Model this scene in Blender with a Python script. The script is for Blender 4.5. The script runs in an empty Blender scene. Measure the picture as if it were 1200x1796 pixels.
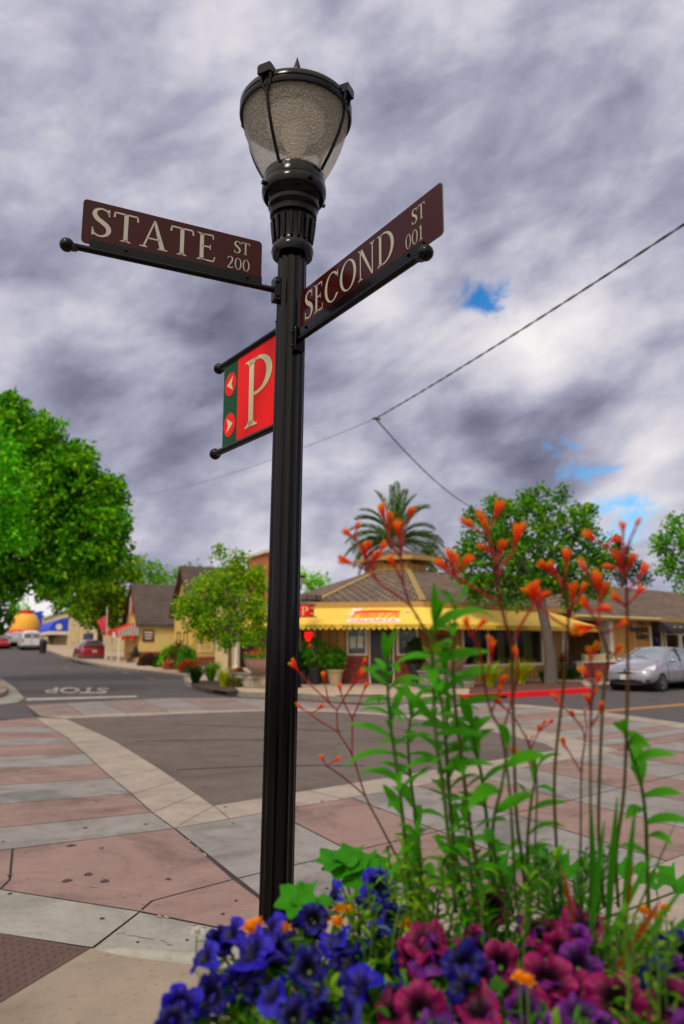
import bpy, bmesh, math, random
from mathutils import Vector, Matrix
from math import sin, cos, pi, radians, atan, atan2, sqrt
random.seed(7)
R = random.uniform
sc = bpy.context.scene
col = sc.collection
# ------------------------------------------------------------------ camera
F = 1300.0; YH = 1128.0; PITCH = atan((YH - 898) / F); CH = 1.6
C_, S_ = cos(PITCH), sin(PITCH)
cam = bpy.data.cameras.new('camera'); co = bpy.data.objects.new('camera', cam); col.objects.link(co)
co.location = (0, 0, CH); co.rotation_euler = (pi / 2 + PITCH, 0, 0)
cam.sensor_fit = 'HORIZONTAL'; cam.sensor_width = 24; cam.lens = F / 1200 * 24
cam.clip_start = 0.05; cam.clip_end = 3000
cam.dof.use_dof = True; cam.dof.focus_distance = 2.95; cam.dof.aperture_fstop = 2.2
sc.camera = co
sc.view_settings.view_transform = 'Standard'; sc.view_settings.look = 'None'
sc.view_settings.exposure = 0.12; sc.view_settings.gamma = 1
sc.cycles.use_denoising = True
sc.cycles.max_bounces = 7; sc.cycles.transparent_max_bounces = 12
sc.cycles.sample_clamp_indirect = 6

def ray(x, y):
    v = (898 - y) / F
    return Vector(((x - 600) / F, C_ - S_ * v, S_ + C_ * v))
def G(x, y, z=0.0):                 # ground point seen at a pixel of the photograph
    r = ray(x, y); t = (z - CH) / r.z
    return Vector((r.x * t, r.y * t, z))
def AT(x, y, Y):                    # point at distance Y seen at a pixel
    r = ray(x, y); t = Y / r.y
    return Vector((r.x * t, Y, CH + r.z * t))
def PD(x, y, d):                    # point at axis depth d
    return Vector((0, 0, CH)) + ray(x, y) * d
def XP(px, Y, z=CH):                # x of pixel column px at distance Y, height z
    return (px - 600) / F * (Y * C_ + (z - CH) * S_)
def COLT(P, d, px):                 # parameter t where P + t d meets pixel column px (eye height)
    k = (px - 600) / F * C_
    return (k * P.y - P.x) / (d.x - k * d.y)
def lin(c):
    out = []
    for v in c[:3]:
        v = v / 255.0
        out.append(v / 12.92 if v <= 0.04045 else ((v + 0.055) / 1.055) ** 2.4)
    return (out[0], out[1], out[2], 1.0)

# ------------------------------------------------------------------ sky and sun
SUN_EL, SUN_AZ = radians(48), radians(-155)     # azimuth from +Y, clockwise; behind the camera, a little to its left
sd = Vector((sin(SUN_AZ) * cos(SUN_EL), cos(SUN_AZ) * cos(SUN_EL), sin(SUN_EL)))
sun = bpy.data.lights.new('sun', 'SUN'); sun.energy = 1.5; sun.angle = radians(11); sun.color = (1.0, 0.93, 0.84)
so = bpy.data.objects.new('sun', sun); col.objects.link(so)
so.rotation_euler = (-sd).to_track_quat('-Z', 'Y').to_euler()

w = bpy.data.worlds.new('World'); sc.world = w; w.use_nodes = True
nt = w.node_tree; nt.nodes.clear()
def N(t, typ, **kw):
    n = t.nodes.new(typ)
    for k, v in kw.items():
        if k == 'inp':
            for i, val in v.items(): n.inputs[i].default_value = val
        else: setattr(n, k, v)
    return n
def MATH(t, op, a, b=None, c=None, clamp=False):
    n = t.nodes.new('ShaderNodeMath'); n.operation = op; n.use_clamp = clamp
    for i, v in enumerate((a, b, c)):
        if v is None: continue
        if isinstance(v, (int, float)): n.inputs[i].default_value = v
        else: t.links.new(v, n.inputs[i])
    return n.outputs[0]
def RAMP(t, fac, stops, interp='LINEAR'):
    n = t.nodes.new('ShaderNodeValToRGB'); e = n.color_ramp.elements; n.color_ramp.interpolation = interp
    while len(e) < len(stops): e.new(0.5)
    for i, (p, c) in enumerate(stops):
        e[i].position = p; e[i].color = c if len(c) == 4 else (*c, 1)
    if fac is not None: t.links.new(fac, n.inputs[0])
    return n.outputs[0]
def SMOOTH(t, v, a, b, to0=0.0, to1=1.0):
    n = t.nodes.new('ShaderNodeMapRange'); n.interpolation_type = 'SMOOTHSTEP'
    n.inputs['From Min'].default_value = a; n.inputs['From Max'].default_value = b
    n.inputs['To Min'].default_value = to0; n.inputs['To Max'].default_value = to1
    t.links.new(v, n.inputs['Value']); return n.outputs[0]
def MIXC(t, fac, a, b, mode='MIX'):
    n = t.nodes.new('ShaderNodeMix'); n.data_type = 'RGBA'; n.blend_type = mode
    for i, v in ((0, fac), (6, a), (7, b)):
        if isinstance(v, (int, float)): n.inputs[i].default_value = v
        elif isinstance(v, tuple): n.inputs[i].default_value = v
        else: t.links.new(v, n.inputs[i])
    return n.outputs[2]
L = nt.links.new
tc = N(nt, 'ShaderNodeTexCoord'); sep = N(nt, 'ShaderNodeSeparateXYZ'); L(tc.outputs['Generated'], sep.inputs[0])
den = MATH(nt, 'ADD', MATH(nt, 'MAXIMUM', sep.outputs[2], 0.0), 0.16)
cx = MATH(nt, 'DIVIDE', sep.outputs[0], den); cy = MATH(nt, 'DIVIDE', sep.outputs[1], den)
cmb = N(nt, 'ShaderNodeCombineXYZ'); L(cx, cmb.inputs[0]); L(cy, cmb.inputs[1]); cmb.inputs[2].default_value = 3.7
def noise(vec, scale, detail, rough, dist=0.0):
    n = N(nt, 'ShaderNodeTexNoise', inp={'Scale': scale, 'Detail': detail, 'Roughness': rough, 'Distortion': dist}); L(vec, n.inputs['Vector']); return n.outputs['Fac']
s0 = N(nt, 'ShaderNodeMapping'); s0.inputs['Rotation'].default_value = (0, radians(24), 0); L(tc.outputs['Generated'], s0.inputs[0])
st = N(nt, 'ShaderNodeMapping'); st.inputs['Scale'].default_value = (0.80, 1, 1.5); L(s0.outputs[0], st.inputs[0])
n1 = noise(cmb.outputs[0], 1.5, 8, 0.52, 0.15)
n2 = noise(cmb.outputs[0], 0.6, 4, 0.5, 0.1)
n3 = noise(st.outputs[0], 6.0, 9, 0.56, 0.25)
n4 = noise(st.outputs[0], 13.0, 8, 0.55, 0.3)
nn = MATH(nt, 'ADD', MATH(nt, 'ADD', MATH(nt, 'MULTIPLY', n1, 0.26), MATH(nt, 'MULTIPLY', n2, 0.22)), MATH(nt, 'ADD', MATH(nt, 'MULTIPLY', n3, 0.40), MATH(nt, 'MULTIPLY', n4, 0.14)))
def around(px, py, rad_px, inner=0.0):    # 1 in the direction of a place in the sky, 0 beyond
    d = ray(px, py).normalized()
    vm = N(nt, 'ShaderNodeVectorMath', operation='DOT_PRODUCT'); L(tc.outputs['Generated'], vm.inputs[0]); vm.inputs[1].default_value = d
    a = rad_px / F
    return SMOOTH(nt, vm.outputs['Value'], cos(a), cos(a * inner))
# large dark and light banks of cloud
bank = nn
for px, py, rad, amt in ((860, 450, 300, 0.05), (1150, 300, 300, 0.045), (560, 1010, 330, 0.05), (880, 560, 80, 0.04), (760, 735, 80, 0.04), (900, 665, 100, 0.05), (1020, 600, 110, 0.02), (1150, 520, 120, 0.02), (880, 760, 90, -0.03), (1080, 700, 90, -0.04), (1010, 660, 260, 0.05), (300, 700, 330, -0.07), (1000, 560, 90, 0.03), (230, 560, 130, 0.04), (760, 620, 200, 0.03), (850, 320, 260, -0.045), (960, 740, 160, -0.05),
                         (200, 250, 330, 0.015), (620, 40, 330, 0.03), (700, 790, 220, -0.035), (1120, 860, 160, 0.06), (40, 1050, 200, 0.20), (400, 940, 260, 0.03), (1130, 540, 150, 0.01)):
    bank = MATH(nt, 'ADD', bank, MATH(nt, 'MULTIPLY', around(px, py, rad), amt))
cloud = RAMP(nt, bank, [(0.35, (0.108, 0.112, 0.165)), (0.43, (0.205, 0.210, 0.295)), (0.50, (0.365, 0.365, 0.47)), (0.57, (0.58, 0.565, 0.64)), (0.68, (0.86, 0.82, 0.82))])
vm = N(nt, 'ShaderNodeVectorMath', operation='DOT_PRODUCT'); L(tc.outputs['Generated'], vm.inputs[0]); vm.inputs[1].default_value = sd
fill_mask = SMOOTH(nt, vm.outputs['Value'], 0.25, 1.0)
fill_sky = MIXC(nt, fill_mask, cloud, (1.5, 1.35, 1.12, 1))     # sky brightening added round the sun, unseen behind the camera, to light the ground
n5 = noise(tc.outputs['Generated'], 26.0, 8, 0.6, 0.6)
gap = None
for px, py, ra, rb in ((853, 522, 46, 34), (1040, 826, 52, 17), (966, 787, 34, 18), (1085, 925, 58, 46), (1105, 880, 40, 16)):
    d = ray(px, py).normalized(); rt = d.cross(Vector((0, 0, 1))).normalized(); upv = rt.cross(d); q2 = []
    for vec, rr_ in ((rt, ra), (upv, rb)):
        vm2 = N(nt, 'ShaderNodeVectorMath', operation='DOT_PRODUCT'); L(tc.outputs['Generated'], vm2.inputs[0]); vm2.inputs[1].default_value = vec
        q2.append(MATH(nt, 'POWER', MATH(nt, 'ABSOLUTE', MATH(nt, 'MULTIPLY', vm2.outputs['Value'], F / rr_)), 2.0))
    dist = MATH(nt, 'ADD', MATH(nt, 'SQRT', MATH(nt, 'ADD', q2[0], q2[1])), MATH(nt, 'MULTIPLY', MATH(nt, 'SUBTRACT', n5, 0.5), 4.2))
    fr_ = N(nt, 'ShaderNodeVectorMath', operation='DOT_PRODUCT'); L(tc.outputs['Generated'], fr_.inputs[0]); fr_.inputs[1].default_value = d
    g_ = MATH(nt, 'MULTIPLY', SMOOTH(nt, dist, 1.25, -0.1), MATH(nt, 'GREATER_THAN', fr_.outputs['Value'], 0.5))
    gap = g_ if gap is None else MATH(nt, 'MAXIMUM', gap, g_)
gap = MATH(nt, 'MULTIPLY', gap, 0.92, clamp=True)
sky = N(nt, 'ShaderNodeTexSky', sky_type='NISHITA'); sky.sun_disc = False; sky.sun_elevation = SUN_EL; sky.sun_rotation = SUN_AZ
hs = N(nt, 'ShaderNodeHueSaturation', inp={'Saturation': 1.6, 'Value': 1.5}); L(sky.outputs[0], hs.inputs['Color'])
b1 = N(nt, 'ShaderNodeBackground', inp={'Strength': 0.10}); L(hs.outputs[0], b1.inputs[0])
b2 = N(nt, 'ShaderNodeBackground', inp={'Strength': 1.0}); L(fill_sky, b2.inputs[0])
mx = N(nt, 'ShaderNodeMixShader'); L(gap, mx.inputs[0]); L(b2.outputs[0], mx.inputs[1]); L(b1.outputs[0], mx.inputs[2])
wo = N(nt, 'ShaderNodeOutputWorld'); L(mx.outputs[0], wo.inputs[0])

# ------------------------------------------------------------------ materials
MATS = {}
def newmat(name):
    m = bpy.data.materials.new(name); m.use_nodes = True; t = m.node_tree
    b = t.nodes['Principled BSDF']; MATS[name] = m
    return m, t, b
def mat(name, c, rough=0.6, var=0.12, scale=6.0, bump=0.0, bscale=60.0, metal=0.0, spec=0.5, coat=0.0, stain=0.0):
    if name in MATS: return MATS[name]
    m, t, b = newmat(name)
    c = lin(c)
    tcn = N(t, 'ShaderNodeTexCoord')
    nz = N(t, 'ShaderNodeTexNoise', inp={'Scale': scale, 'Detail': 7.0, 'Roughness': 0.62}); t.links.new(tcn.outputs['Object'], nz.inputs['Vector'])
    lo = tuple(v * (1 - var) for v in c[:3]) + (1,); hi = tuple(min(1, v * (1 + var)) for v in c[:3]) + (1,)
    out = RAMP(t, nz.outputs['Fac'], [(0.3, lo), (0.7, hi)])
    if stain:
        n2_ = N(t, 'ShaderNodeTexNoise', inp={'Scale': scale * 0.28, 'Detail': 9.0, 'Roughness': 0.7, 'Distortion': 1.0}); t.links.new(tcn.outputs['Object'], n2_.inputs['Vector'])
        out = MIXC(t, 1.0, out, RAMP(t, n2_.outputs['Fac'], [(0.33, (1 - stain,) * 3), (0.5, (1, 1, 1)), (0.68, (1 + stain * 0.5,) * 3)]), 'MULTIPLY')
        n3_ = N(t, 'ShaderNodeTexNoise', inp={'Scale': scale * 9, 'Detail': 3.0}); t.links.new(tcn.outputs['Object'], n3_.inputs['Vector'])
        out = MIXC(t, 1.0, out, RAMP(t, n3_.outputs['Fac'], [(0.28, (0.72, 0.7, 0.7)), (0.40, (1, 1, 1)), (0.62, (1, 1, 1)), (0.75, (1.12, 1.12, 1.12))]), 'MULTIPLY')
    t.links.new(out, b.inputs['Base Color'])
    b.inputs['Roughness'].default_value = rough; b.inputs['Metallic'].default_value = metal
    b.inputs['Specular IOR Level'].default_value = spec; b.inputs['Coat Weight'].default_value = coat
    if bump:
        nb = N(t, 'ShaderNodeTexNoise', inp={'Scale': bscale, 'Detail': 4.0}); t.links.new(tcn.outputs['Object'], nb.inputs['Vector'])
        bp = N(t, 'ShaderNodeBump', inp={'Strength': bump, 'Distance': 0.02}); t.links.new(nb.outputs['Fac'], bp.inputs['Height']); t.links.new(bp.outputs[0], b.inputs['Normal'])
    return m
def leafmat(name, c1, c2, c3=None, trans=0.35, rough=0.5):
    if name in MATS: return MATS[name]
    m, t, b = newmat(name)
    geo = N(t, 'ShaderNodeNewGeometry'); tcn = N(t, 'ShaderNodeTexCoord')
    nz = N(t, 'ShaderNodeTexNoise', inp={'Scale': 0.9, 'Detail': 3.0}); t.links.new(tcn.outputs['Object'], nz.inputs['Vector'])
    f = MATH(t, 'ADD', MATH(t, 'MULTIPLY', geo.outputs['Random Per Island'], 0.55), MATH(t, 'MULTIPLY', nz.outputs['Fac'], 0.45))
    stops = [(0.18, lin(c1)), (0.55, lin(c2))]
    if c3: stops.append((0.85, lin(c3)))
    c = RAMP(t, f, stops)
    t.links.new(c, b.inputs['Base Color']); b.inputs['Roughness'].default_value = rough; b.inputs['Specular IOR Level'].default_value = 0.2
    tr = N(t, 'ShaderNodeBsdfTranslucent'); t.links.new(MIXC(t, 1.0, c, (1.3, 1.35, 0.6, 1), 'MULTIPLY'), tr.inputs[0])
    ms = N(t, 'ShaderNodeMixShader', inp={0: trans}); t.links.new(b.outputs[0], ms.inputs[1]); t.links.new(tr.outputs[0], ms.inputs[2])
    t.links.new(ms.outputs[0], t.nodes['Material Output'].inputs[0])
    return m
def brickmat(name, c1, c2, mortar, bw=0.21, bh=0.07, ms=0.008, rough=0.8, bump=0.5):
    m, t, b = newmat(name)
    uv = N(t, 'ShaderNodeUVMap')
    br = N(t, 'ShaderNodeTexBrick', inp={'Color1': lin(c1), 'Color2': lin(c2), 'Mortar': lin(mortar), 'Scale': 1.0, 'Mortar Size': ms, 'Brick Width': bw, 'Row Height': bh, 'Bias': 0.0})
    t.links.new(uv.outputs[0], br.inputs['Vector'])
    nz = N(t, 'ShaderNodeTexNoise', inp={'Scale': 7.0, 'Detail': 6.0}); t.links.new(uv.outputs[0], nz.inputs['Vector'])
    nz2 = N(t, 'ShaderNodeTexNoise', inp={'Scale': 0.6, 'Detail': 5.0}); t.links.new(uv.outputs[0], nz2.inputs['Vector'])
    c = MIXC(t, 1.0, br.outputs['Color'], RAMP(t, nz.outputs['Fac'], [(0.3, (0.7, 0.7, 0.7)), (0.7, (1.25, 1.22, 1.2))]), 'MULTIPLY')
    c = MIXC(t, 1.0, c, RAMP(t, nz2.outputs['Fac'], [(0.3, (0.75, 0.76, 0.8)), (0.7, (1.15, 1.12, 1.1))]), 'MULTIPLY')
    t.links.new(c, b.inputs['Base Color']); b.inputs['Roughness'].default_value = rough
    bp = N(t, 'ShaderNodeBump', inp={'Strength': bump, 'Distance': 0.02}); t.links.new(MATH(t, 'SUBTRACT', 1.0, br.outputs['Fac']), bp.inputs['Height']); t.links.new(bp.outputs[0], b.inputs['Normal'])
    return m
def boardmat(name, c, pitch=0.30, groove=0.05, dark=0.35):
    m, t, b = newmat(name)
    uv = N(t, 'ShaderNodeUVMap'); sp = N(t, 'ShaderNodeSeparateXYZ'); t.links.new(uv.outputs[0], sp.inputs[0])
    fr = MATH(t, 'FRACT', MATH(t, 'DIVIDE', sp.outputs[0], pitch))
    gr = MATH(t, 'LESS_THAN', fr, groove / pitch)
    idx = MATH(t, 'FLOOR', MATH(t, 'DIVIDE', sp.outputs[0], pitch))
    wn = N(t, 'ShaderNodeTexWhiteNoise', noise_dimensions='1D'); t.links.new(idx, wn.inputs['W'])
    nz = N(t, 'ShaderNodeTexNoise', inp={'Scale': 5.0, 'Detail': 6.0}); t.links.new(uv.outputs[0], nz.inputs['Vector'])
    f = MATH(t, 'ADD', MATH(t, 'MULTIPLY', wn.outputs[0], 0.5), MATH(t, 'MULTIPLY', nz.outputs['Fac'], 0.5))
    cc = lin(c)
    base = RAMP(t, f, [(0.2, tuple(v * 0.8 for v in cc[:3])), (0.8, tuple(min(1, v * 1.2) for v in cc[:3]))])
    t.links.new(MIXC(t, gr, base, tuple(v * dark for v in cc[:3]) + (1,)), b.inputs['Base Color']); b.inputs['Roughness'].default_value = 0.7
    bp = N(t, 'ShaderNodeBump', inp={'Strength': 0.6, 'Distance': 0.02}); t.links.new(MATH(t, 'SUBTRACT', 1.0, gr), bp.inputs['Height']); t.links.new(bp.outputs[0], b.inputs['Normal'])
    return m
def glassmat(name, tint=(200, 210, 215), rough=0.03, clear=0.75):
    m, t, b = newmat(name)
    b.inputs['Base Color'].default_value = (0.010, 0.011, 0.013, 1); b.inputs['Roughness'].default_value = rough; b.inputs['Specular IOR Level'].default_value = 0.5
    tr = N(t, 'ShaderNodeBsdfTransparent', inp={0: lin(tint)}); ms = N(t, 'ShaderNodeMixShader', inp={0: clear})
    t.links.new(b.outputs[0], ms.inputs[1]); t.links.new(tr.outputs[0], ms.inputs[2]); t.links.new(ms.outputs[0], t.nodes['Material Output'].inputs[0])
    return m
def gradmat(name, stops, rough=0.5, trans=0.25, fuzz=0.0):   # colour along the UV v of the part
    m, t, b = newmat(name)
    uv = N(t, 'ShaderNodeUVMap'); sp = N(t, 'ShaderNodeSeparateXYZ'); t.links.new(uv.outputs[0], sp.inputs[0])
    nz = N(t, 'ShaderNodeTexNoise', inp={'Scale': 9.0, 'Detail': 3.0}); t.links.new(uv.outputs[0], nz.inputs['Vector'])
    f = MATH(t, 'ADD', sp.outputs[1], MATH(t, 'MULTIPLY', MATH(t, 'SUBTRACT', nz.outputs['Fac'], 0.5), 0.25))
    c = RAMP(t, f, [(p, lin(k)) for p, k in stops])
    t.links.new(c, b.inputs['Base Color']); b.inputs['Roughness'].default_value = rough; b.inputs['Specular IOR Level'].default_value = 0.25
    b.inputs['Sheen Weight'].default_value = fuzz
    tr = N(t, 'ShaderNodeBsdfTranslucent'); t.links.new(c, tr.inputs[0]); ms = N(t, 'ShaderNodeMixShader', inp={0: trans})
    t.links.new(b.outputs[0], ms.inputs[1]); t.links.new(tr.outputs[0], ms.inputs[2]); t.links.new(ms.outputs[0], t.nodes['Material Output'].inputs[0])
    return m
def lampmat(name, c, strength):
    m, t, b = newmat(name)
    b.inputs['Base Color'].default_value = lin(c); b.inputs['Emission Color'].default_value = lin(c); b.inputs['Emission Strength'].default_value = strength
    return m

# ------------------------------------------------------------------ mesh builder
def frame(P, d, up=Vector((0, 0, 1))):          # local x along d, local y away from the viewer's side, z up
    x = Vector((d.x, d.y, 0)).normalized(); z = Vector((0, 0, 1)); y = z.cross(x)
    return Matrix(((x.x, y.x, z.x, P.x), (x.y, y.y, z.y, P.y), (x.z, y.z, z.z, P.z), (0, 0, 0, 1)))
class MB:
    def __init__(s, M=None):
        s.v = []; s.f = []; s.uv = []; s.mi = []; s.M = M or Matrix.Identity(4); s.cur = 0
    def add(s, vs, fs, uvs=None):
        b = len(s.v); vs = [Vector(p) for p in vs]
        s.v += [s.M @ p for p in vs]
        for k, f in enumerate(fs):
            s.f.append(tuple(b + i for i in f)); s.mi.append(s.cur)
            if uvs is not None: s.uv.append([uvs[i] for i in f])
            else:
                n = Vector((0, 0, 0)); q = [vs[i] for i in f]
                for i in range(len(q)): n += q[i].cross(q[(i + 1) % len(q)])
                a = (abs(n.x), abs(n.y), abs(n.z))
                if a[2] >= a[0] and a[2] >= a[1]: s.uv.append([(p.x, p.y) for p in q])
                elif a[0] >= a[1]: s.uv.append([(p.y, p.z) for p in q])
                else: s.uv.append([(p.x, p.z) for p in q])
        return s
    def box(s, x0, x1, y0, y1, z0, z1):
        v = [(x0, y0, z0), (x1, y0, z0), (x1, y1, z0), (x0, y1, z0), (x0, y0, z1), (x1, y0, z1), (x1, y1, z1), (x0, y1, z1)]
        return s.add(v, [(0, 3, 2, 1), (4, 5, 6, 7), (0, 1, 5, 4), (1, 2, 6, 5), (2, 3, 7, 6), (3, 0, 4, 7)])
    def prism(s, poly, z0, z1):
        n = len(poly); a = sum(poly[i][0] * poly[(i + 1) % n][1] - poly[(i + 1) % n][0] * poly[i][1] for i in range(n))
        if a < 0: poly = poly[::-1]
        v = [(p[0], p[1], z0) for p in poly] + [(p[0], p[1], z1) for p in poly]
        return s.add(v, [tuple(range(n))[::-1], tuple(range(n, 2 * n))] + [(i, (i + 1) % n, n + (i + 1) % n, n + i) for i in range(n)])
    def sheet(s, poly, z=None):
        n = len(poly); a = sum(poly[i][0] * poly[(i + 1) % n][1] - poly[(i + 1) % n][0] * poly[i][1] for i in range(n))
        if a < 0: poly = poly[::-1]
        return s.add([(p[0], p[1], p[2] if z is None else z) for p in poly], [tuple(range(n))])
    def quad(s, a, b, c, d, uv=None): return s.add([a, b, c, d], [(0, 1, 2, 3)], uv)
    def tube(s, pts, rad, n=8, cap=True, vrange=(0, 1)):
        pts = [Vector(p) for p in pts]; k = len(pts)
        if not hasattr(rad, '__len__'): rad = [rad] * k
        vs = []; fs = []; uvs = []; ref = None
        for i, p in enumerate(pts):
            d = (pts[min(i + 1, k - 1)] - pts[max(i - 1, 0)]).normalized()
            if ref is None: ref = d.orthogonal().normalized()
            ref = (ref - d * ref.dot(d)); ref = ref.normalized() if ref.length > 1e-6 else d.orthogonal().normalized()
            q = d.cross(ref)
            for j in range(n):
                a = 2 * pi * j / n; vs.append(p + (ref * cos(a) + q * sin(a)) * rad[i]); uvs.append((j / n, vrange[0] + (vrange[1] - vrange[0]) * i / (k - 1)))
        for i in range(k - 1):
            for j in range(n): fs.append((i * n + j, i * n + (j + 1) % n, (i + 1) * n + (j + 1) % n, (i + 1) * n + j))
        if cap: fs.append(tuple(range(n))[::-1]); fs.append(tuple(range((k - 1) * n, k * n)))
        return s.add(vs, fs, uvs)
    def lathe(s, prof, n=32, c=(0, 0, 0), mod=None, cap=True):
        vs = []; fs = []; uvs = []; k = len(prof)
        for i, (r, z) in enumerate(prof):
            for j in range(n):
                a = 2 * pi * j / n; rr = r * (mod(a) if mod else 1)
                vs.append((c[0] + rr * cos(a), c[1] + rr * sin(a), c[2] + z)); uvs.append((j / n * 6, i / (k - 1)))
        for i in range(k - 1):
            for j in range(n): fs.append((i * n + j, i * n + (j + 1) % n, (i + 1) * n + (j + 1) % n, (i + 1) * n + j))
        if cap and prof[0][0] > 1e-4: fs.append(tuple(range(n))[::-1])
        if cap and prof[-1][0] > 1e-4: fs.append(tuple(range((k - 1) * n, k * n)))
        return s.add(vs, fs, uvs)
    def ball(s, c, r, n=16, sq=(1, 1, 1)):
        m = n // 2; prof = [(max(1e-5, sin(pi * i / m)), -cos(pi * i / m)) for i in range(m + 1)]
        vs = []; fs = []
        for q, z in prof:
            for j in range(n):
                a = 2 * pi * j / n; vs.append((c[0] + q * cos(a) * r * sq[0], c[1] + q * sin(a) * r * sq[1], c[2] + z * r * sq[2]))
        for i in range(m):
            for j in range(n): fs.append((i * n + j, i * n + (j + 1) % n, (i + 1) * n + (j + 1) % n, (i + 1) * n + j))
        return s.add(vs, fs)
    def build(s, name, mat_, parent=None, smooth=0, bevel=0.0, label=None, kind=None):
        me = bpy.data.meshes.new(name)
        vs = s.v
        if parent is not None:
            iv = world_of(parent).inverted(); vs = [iv @ p for p in vs]
        me.from_pydata([tuple(p) for p in vs], [], s.f)
        ul = me.uv_layers.new(name='UVMap'); k = 0
        flat = [c for f in s.uv for p in f for c in p]
        ul.data.foreach_set('uv', flat)
        ms = mat_ if isinstance(mat_, (list, tuple)) else [mat_]
        for m in ms: me.materials.append(m)
        if len(ms) > 1: me.polygons.foreach_set('material_index', s.mi)
        if smooth:
            me.polygons.foreach_set('use_smooth', [True] * len(me.polygons)); me.set_sharp_from_angle(angle=radians(smooth))
        me.update()
        o = bpy.data.objects.new(name, me); col.objects.link(o)
        if parent is not None: o.parent = parent
        if bevel:
            b = o.modifiers.new('bevel', 'BEVEL'); b.width = bevel; b.segments = 2; b.limit_method = 'ANGLE'; b.angle_limit = radians(40)
        if label: o['label'] = label
        if kind: o['kind'] = kind
        return o
def world_of(o):
    m = o.matrix_basis.copy()
    while o.parent is not None:
        o = o.parent; m = o.matrix_basis @ m
    return m
def thing(name, label, cat, loc=(0, 0, 0), rz=0.0, group=None):
    o = bpy.data.objects.new(name, None); col.objects.link(o); o.empty_display_size = 0.2
    o.location = loc; o.rotation_euler = (0, 0, rz); o['label'] = label; o['category'] = cat
    if group: o['group'] = group
    return o
def tag(o, label, cat, group=None):
    o['label'] = label; o['category'] = cat
    if group: o['group'] = group
    return o
def copy_tree(o, parent=None):
    c = o.copy(); col.objects.link(c)
    if parent is not None: c.parent = parent
    for ch in [k for k in bpy.data.objects if k.parent == o]: copy_tree(ch, c)
    return c
def struct(mb, name, m, **kw): return mb.build(name, m, None, kind='structure', **kw)

def text_polys(s, size=1.0, bold=0.0):     # sans lettering as triangles; returns verts, faces, width, height
    cu = bpy.data.curves.new('lettering', 'FONT'); cu.body = s; cu.size = size; cu.offset = bold; cu.resolution_u = 3
    o = bpy.data.objects.new('lettering', cu); col.objects.link(o)
    bpy.context.view_layer.update()
    me = o.evaluated_get(bpy.context.evaluated_depsgraph_get()).to_mesh()
    vs = [v.co.copy() for v in me.vertices]; fs = [tuple(p.vertices) for p in me.polygons]
    o.evaluated_get(bpy.context.evaluated_depsgraph_get()).to_mesh_clear()
    bpy.data.objects.remove(o); bpy.data.curves.remove(cu)
    x0 = min(v.x for v in vs); y0 = min(v.y for v in vs)
    vs = [(v.x - x0, v.y - y0) for v in vs]
    return vs, fs, max(v[0] for v in vs), max(v[1] for v in vs)
# ------------------------------------------------------------------ serif lettering (cap height 1)
def smoothpath(p, n=6):
    out = []
    for i in range(len(p) - 1):
        a = p[max(i - 1, 0)]; b = p[i]; c = p[i + 1]; d = p[min(i + 2, len(p) - 1)]
        for k in range(n):
            t = k / n
            out.append(tuple(0.5 * (2 * b[j] + (c[j] - a[j]) * t + (2 * a[j] - 5 * b[j] + 4 * c[j] - d[j]) * t * t + (-a[j] + 3 * b[j] - 3 * c[j] + d[j]) * t ** 3) for j in range(len(b))))
    out.append(p[-1]); return out
def ribbon(p):
    q = []
    for i in range(len(p)):
        a = p[max(i - 1, 0)]; b = p[min(i + 1, len(p) - 1)]
        dx, dy = b[0] - a[0], b[1] - a[1]; l = sqrt(dx * dx + dy * dy) or 1; nx, ny = -dy / l, dx / l; h = p[i][2] / 2
        q.append(((p[i][0] + nx * h, p[i][1] + ny * h), (p[i][0] - nx * h, p[i][1] - ny * h)))
    return [[q[i][0], q[i][1], q[i + 1][1], q[i + 1][0]] for i in range(len(q) - 1)]
def rc(x0, x1, y0, y1): return [(x0, y0), (x1, y0), (x1, y1), (x0, y1)]
def ring(cx_, cy_, rx, ry, tx, ty, a0=0, a1=360, n=36):
    out = []
    for i in range(n):
        a = radians(a0 + (a1 - a0) * i / n); b = radians(a0 + (a1 - a0) * (i + 1) / n)
        out.append([(cx_ + rx * cos(a), cy_ + ry * sin(a)), (cx_ + rx * cos(b), cy_ + ry * sin(b)),
                    (cx_ + (rx - tx) * cos(b), cy_ + (ry - ty) * sin(b)), (cx_ + (rx - tx) * cos(a), cy_ + (ry - ty) * sin(a))])
    return out
TH, TN, SF = 0.108, 0.05, 0.042
def stem(x, y0=0, y1=1, w_=TH, foot=True, head=True):
    o = [rc(x - w_ / 2, x + w_ / 2, y0, y1)]
    for on, y, s in ((foot, y0, 1), (head, y1, -1)):
        if on:
            o.append([(x - w_ / 2 - 0.085, y), (x + w_ / 2 + 0.085, y), (x + w_ / 2 + 0.085, y + s * SF * .6), (x - w_ / 2 - 0.085, y + s * SF * .6)])
            o.append([(x - w_ / 2 - 0.05, y + s * SF * .6), (x + w_ / 2 + 0.05, y + s * SF * .6), (x + w_ / 2, y + s * 0.085), (x - w_ / 2, y + s * 0.085)])
    return o
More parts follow.
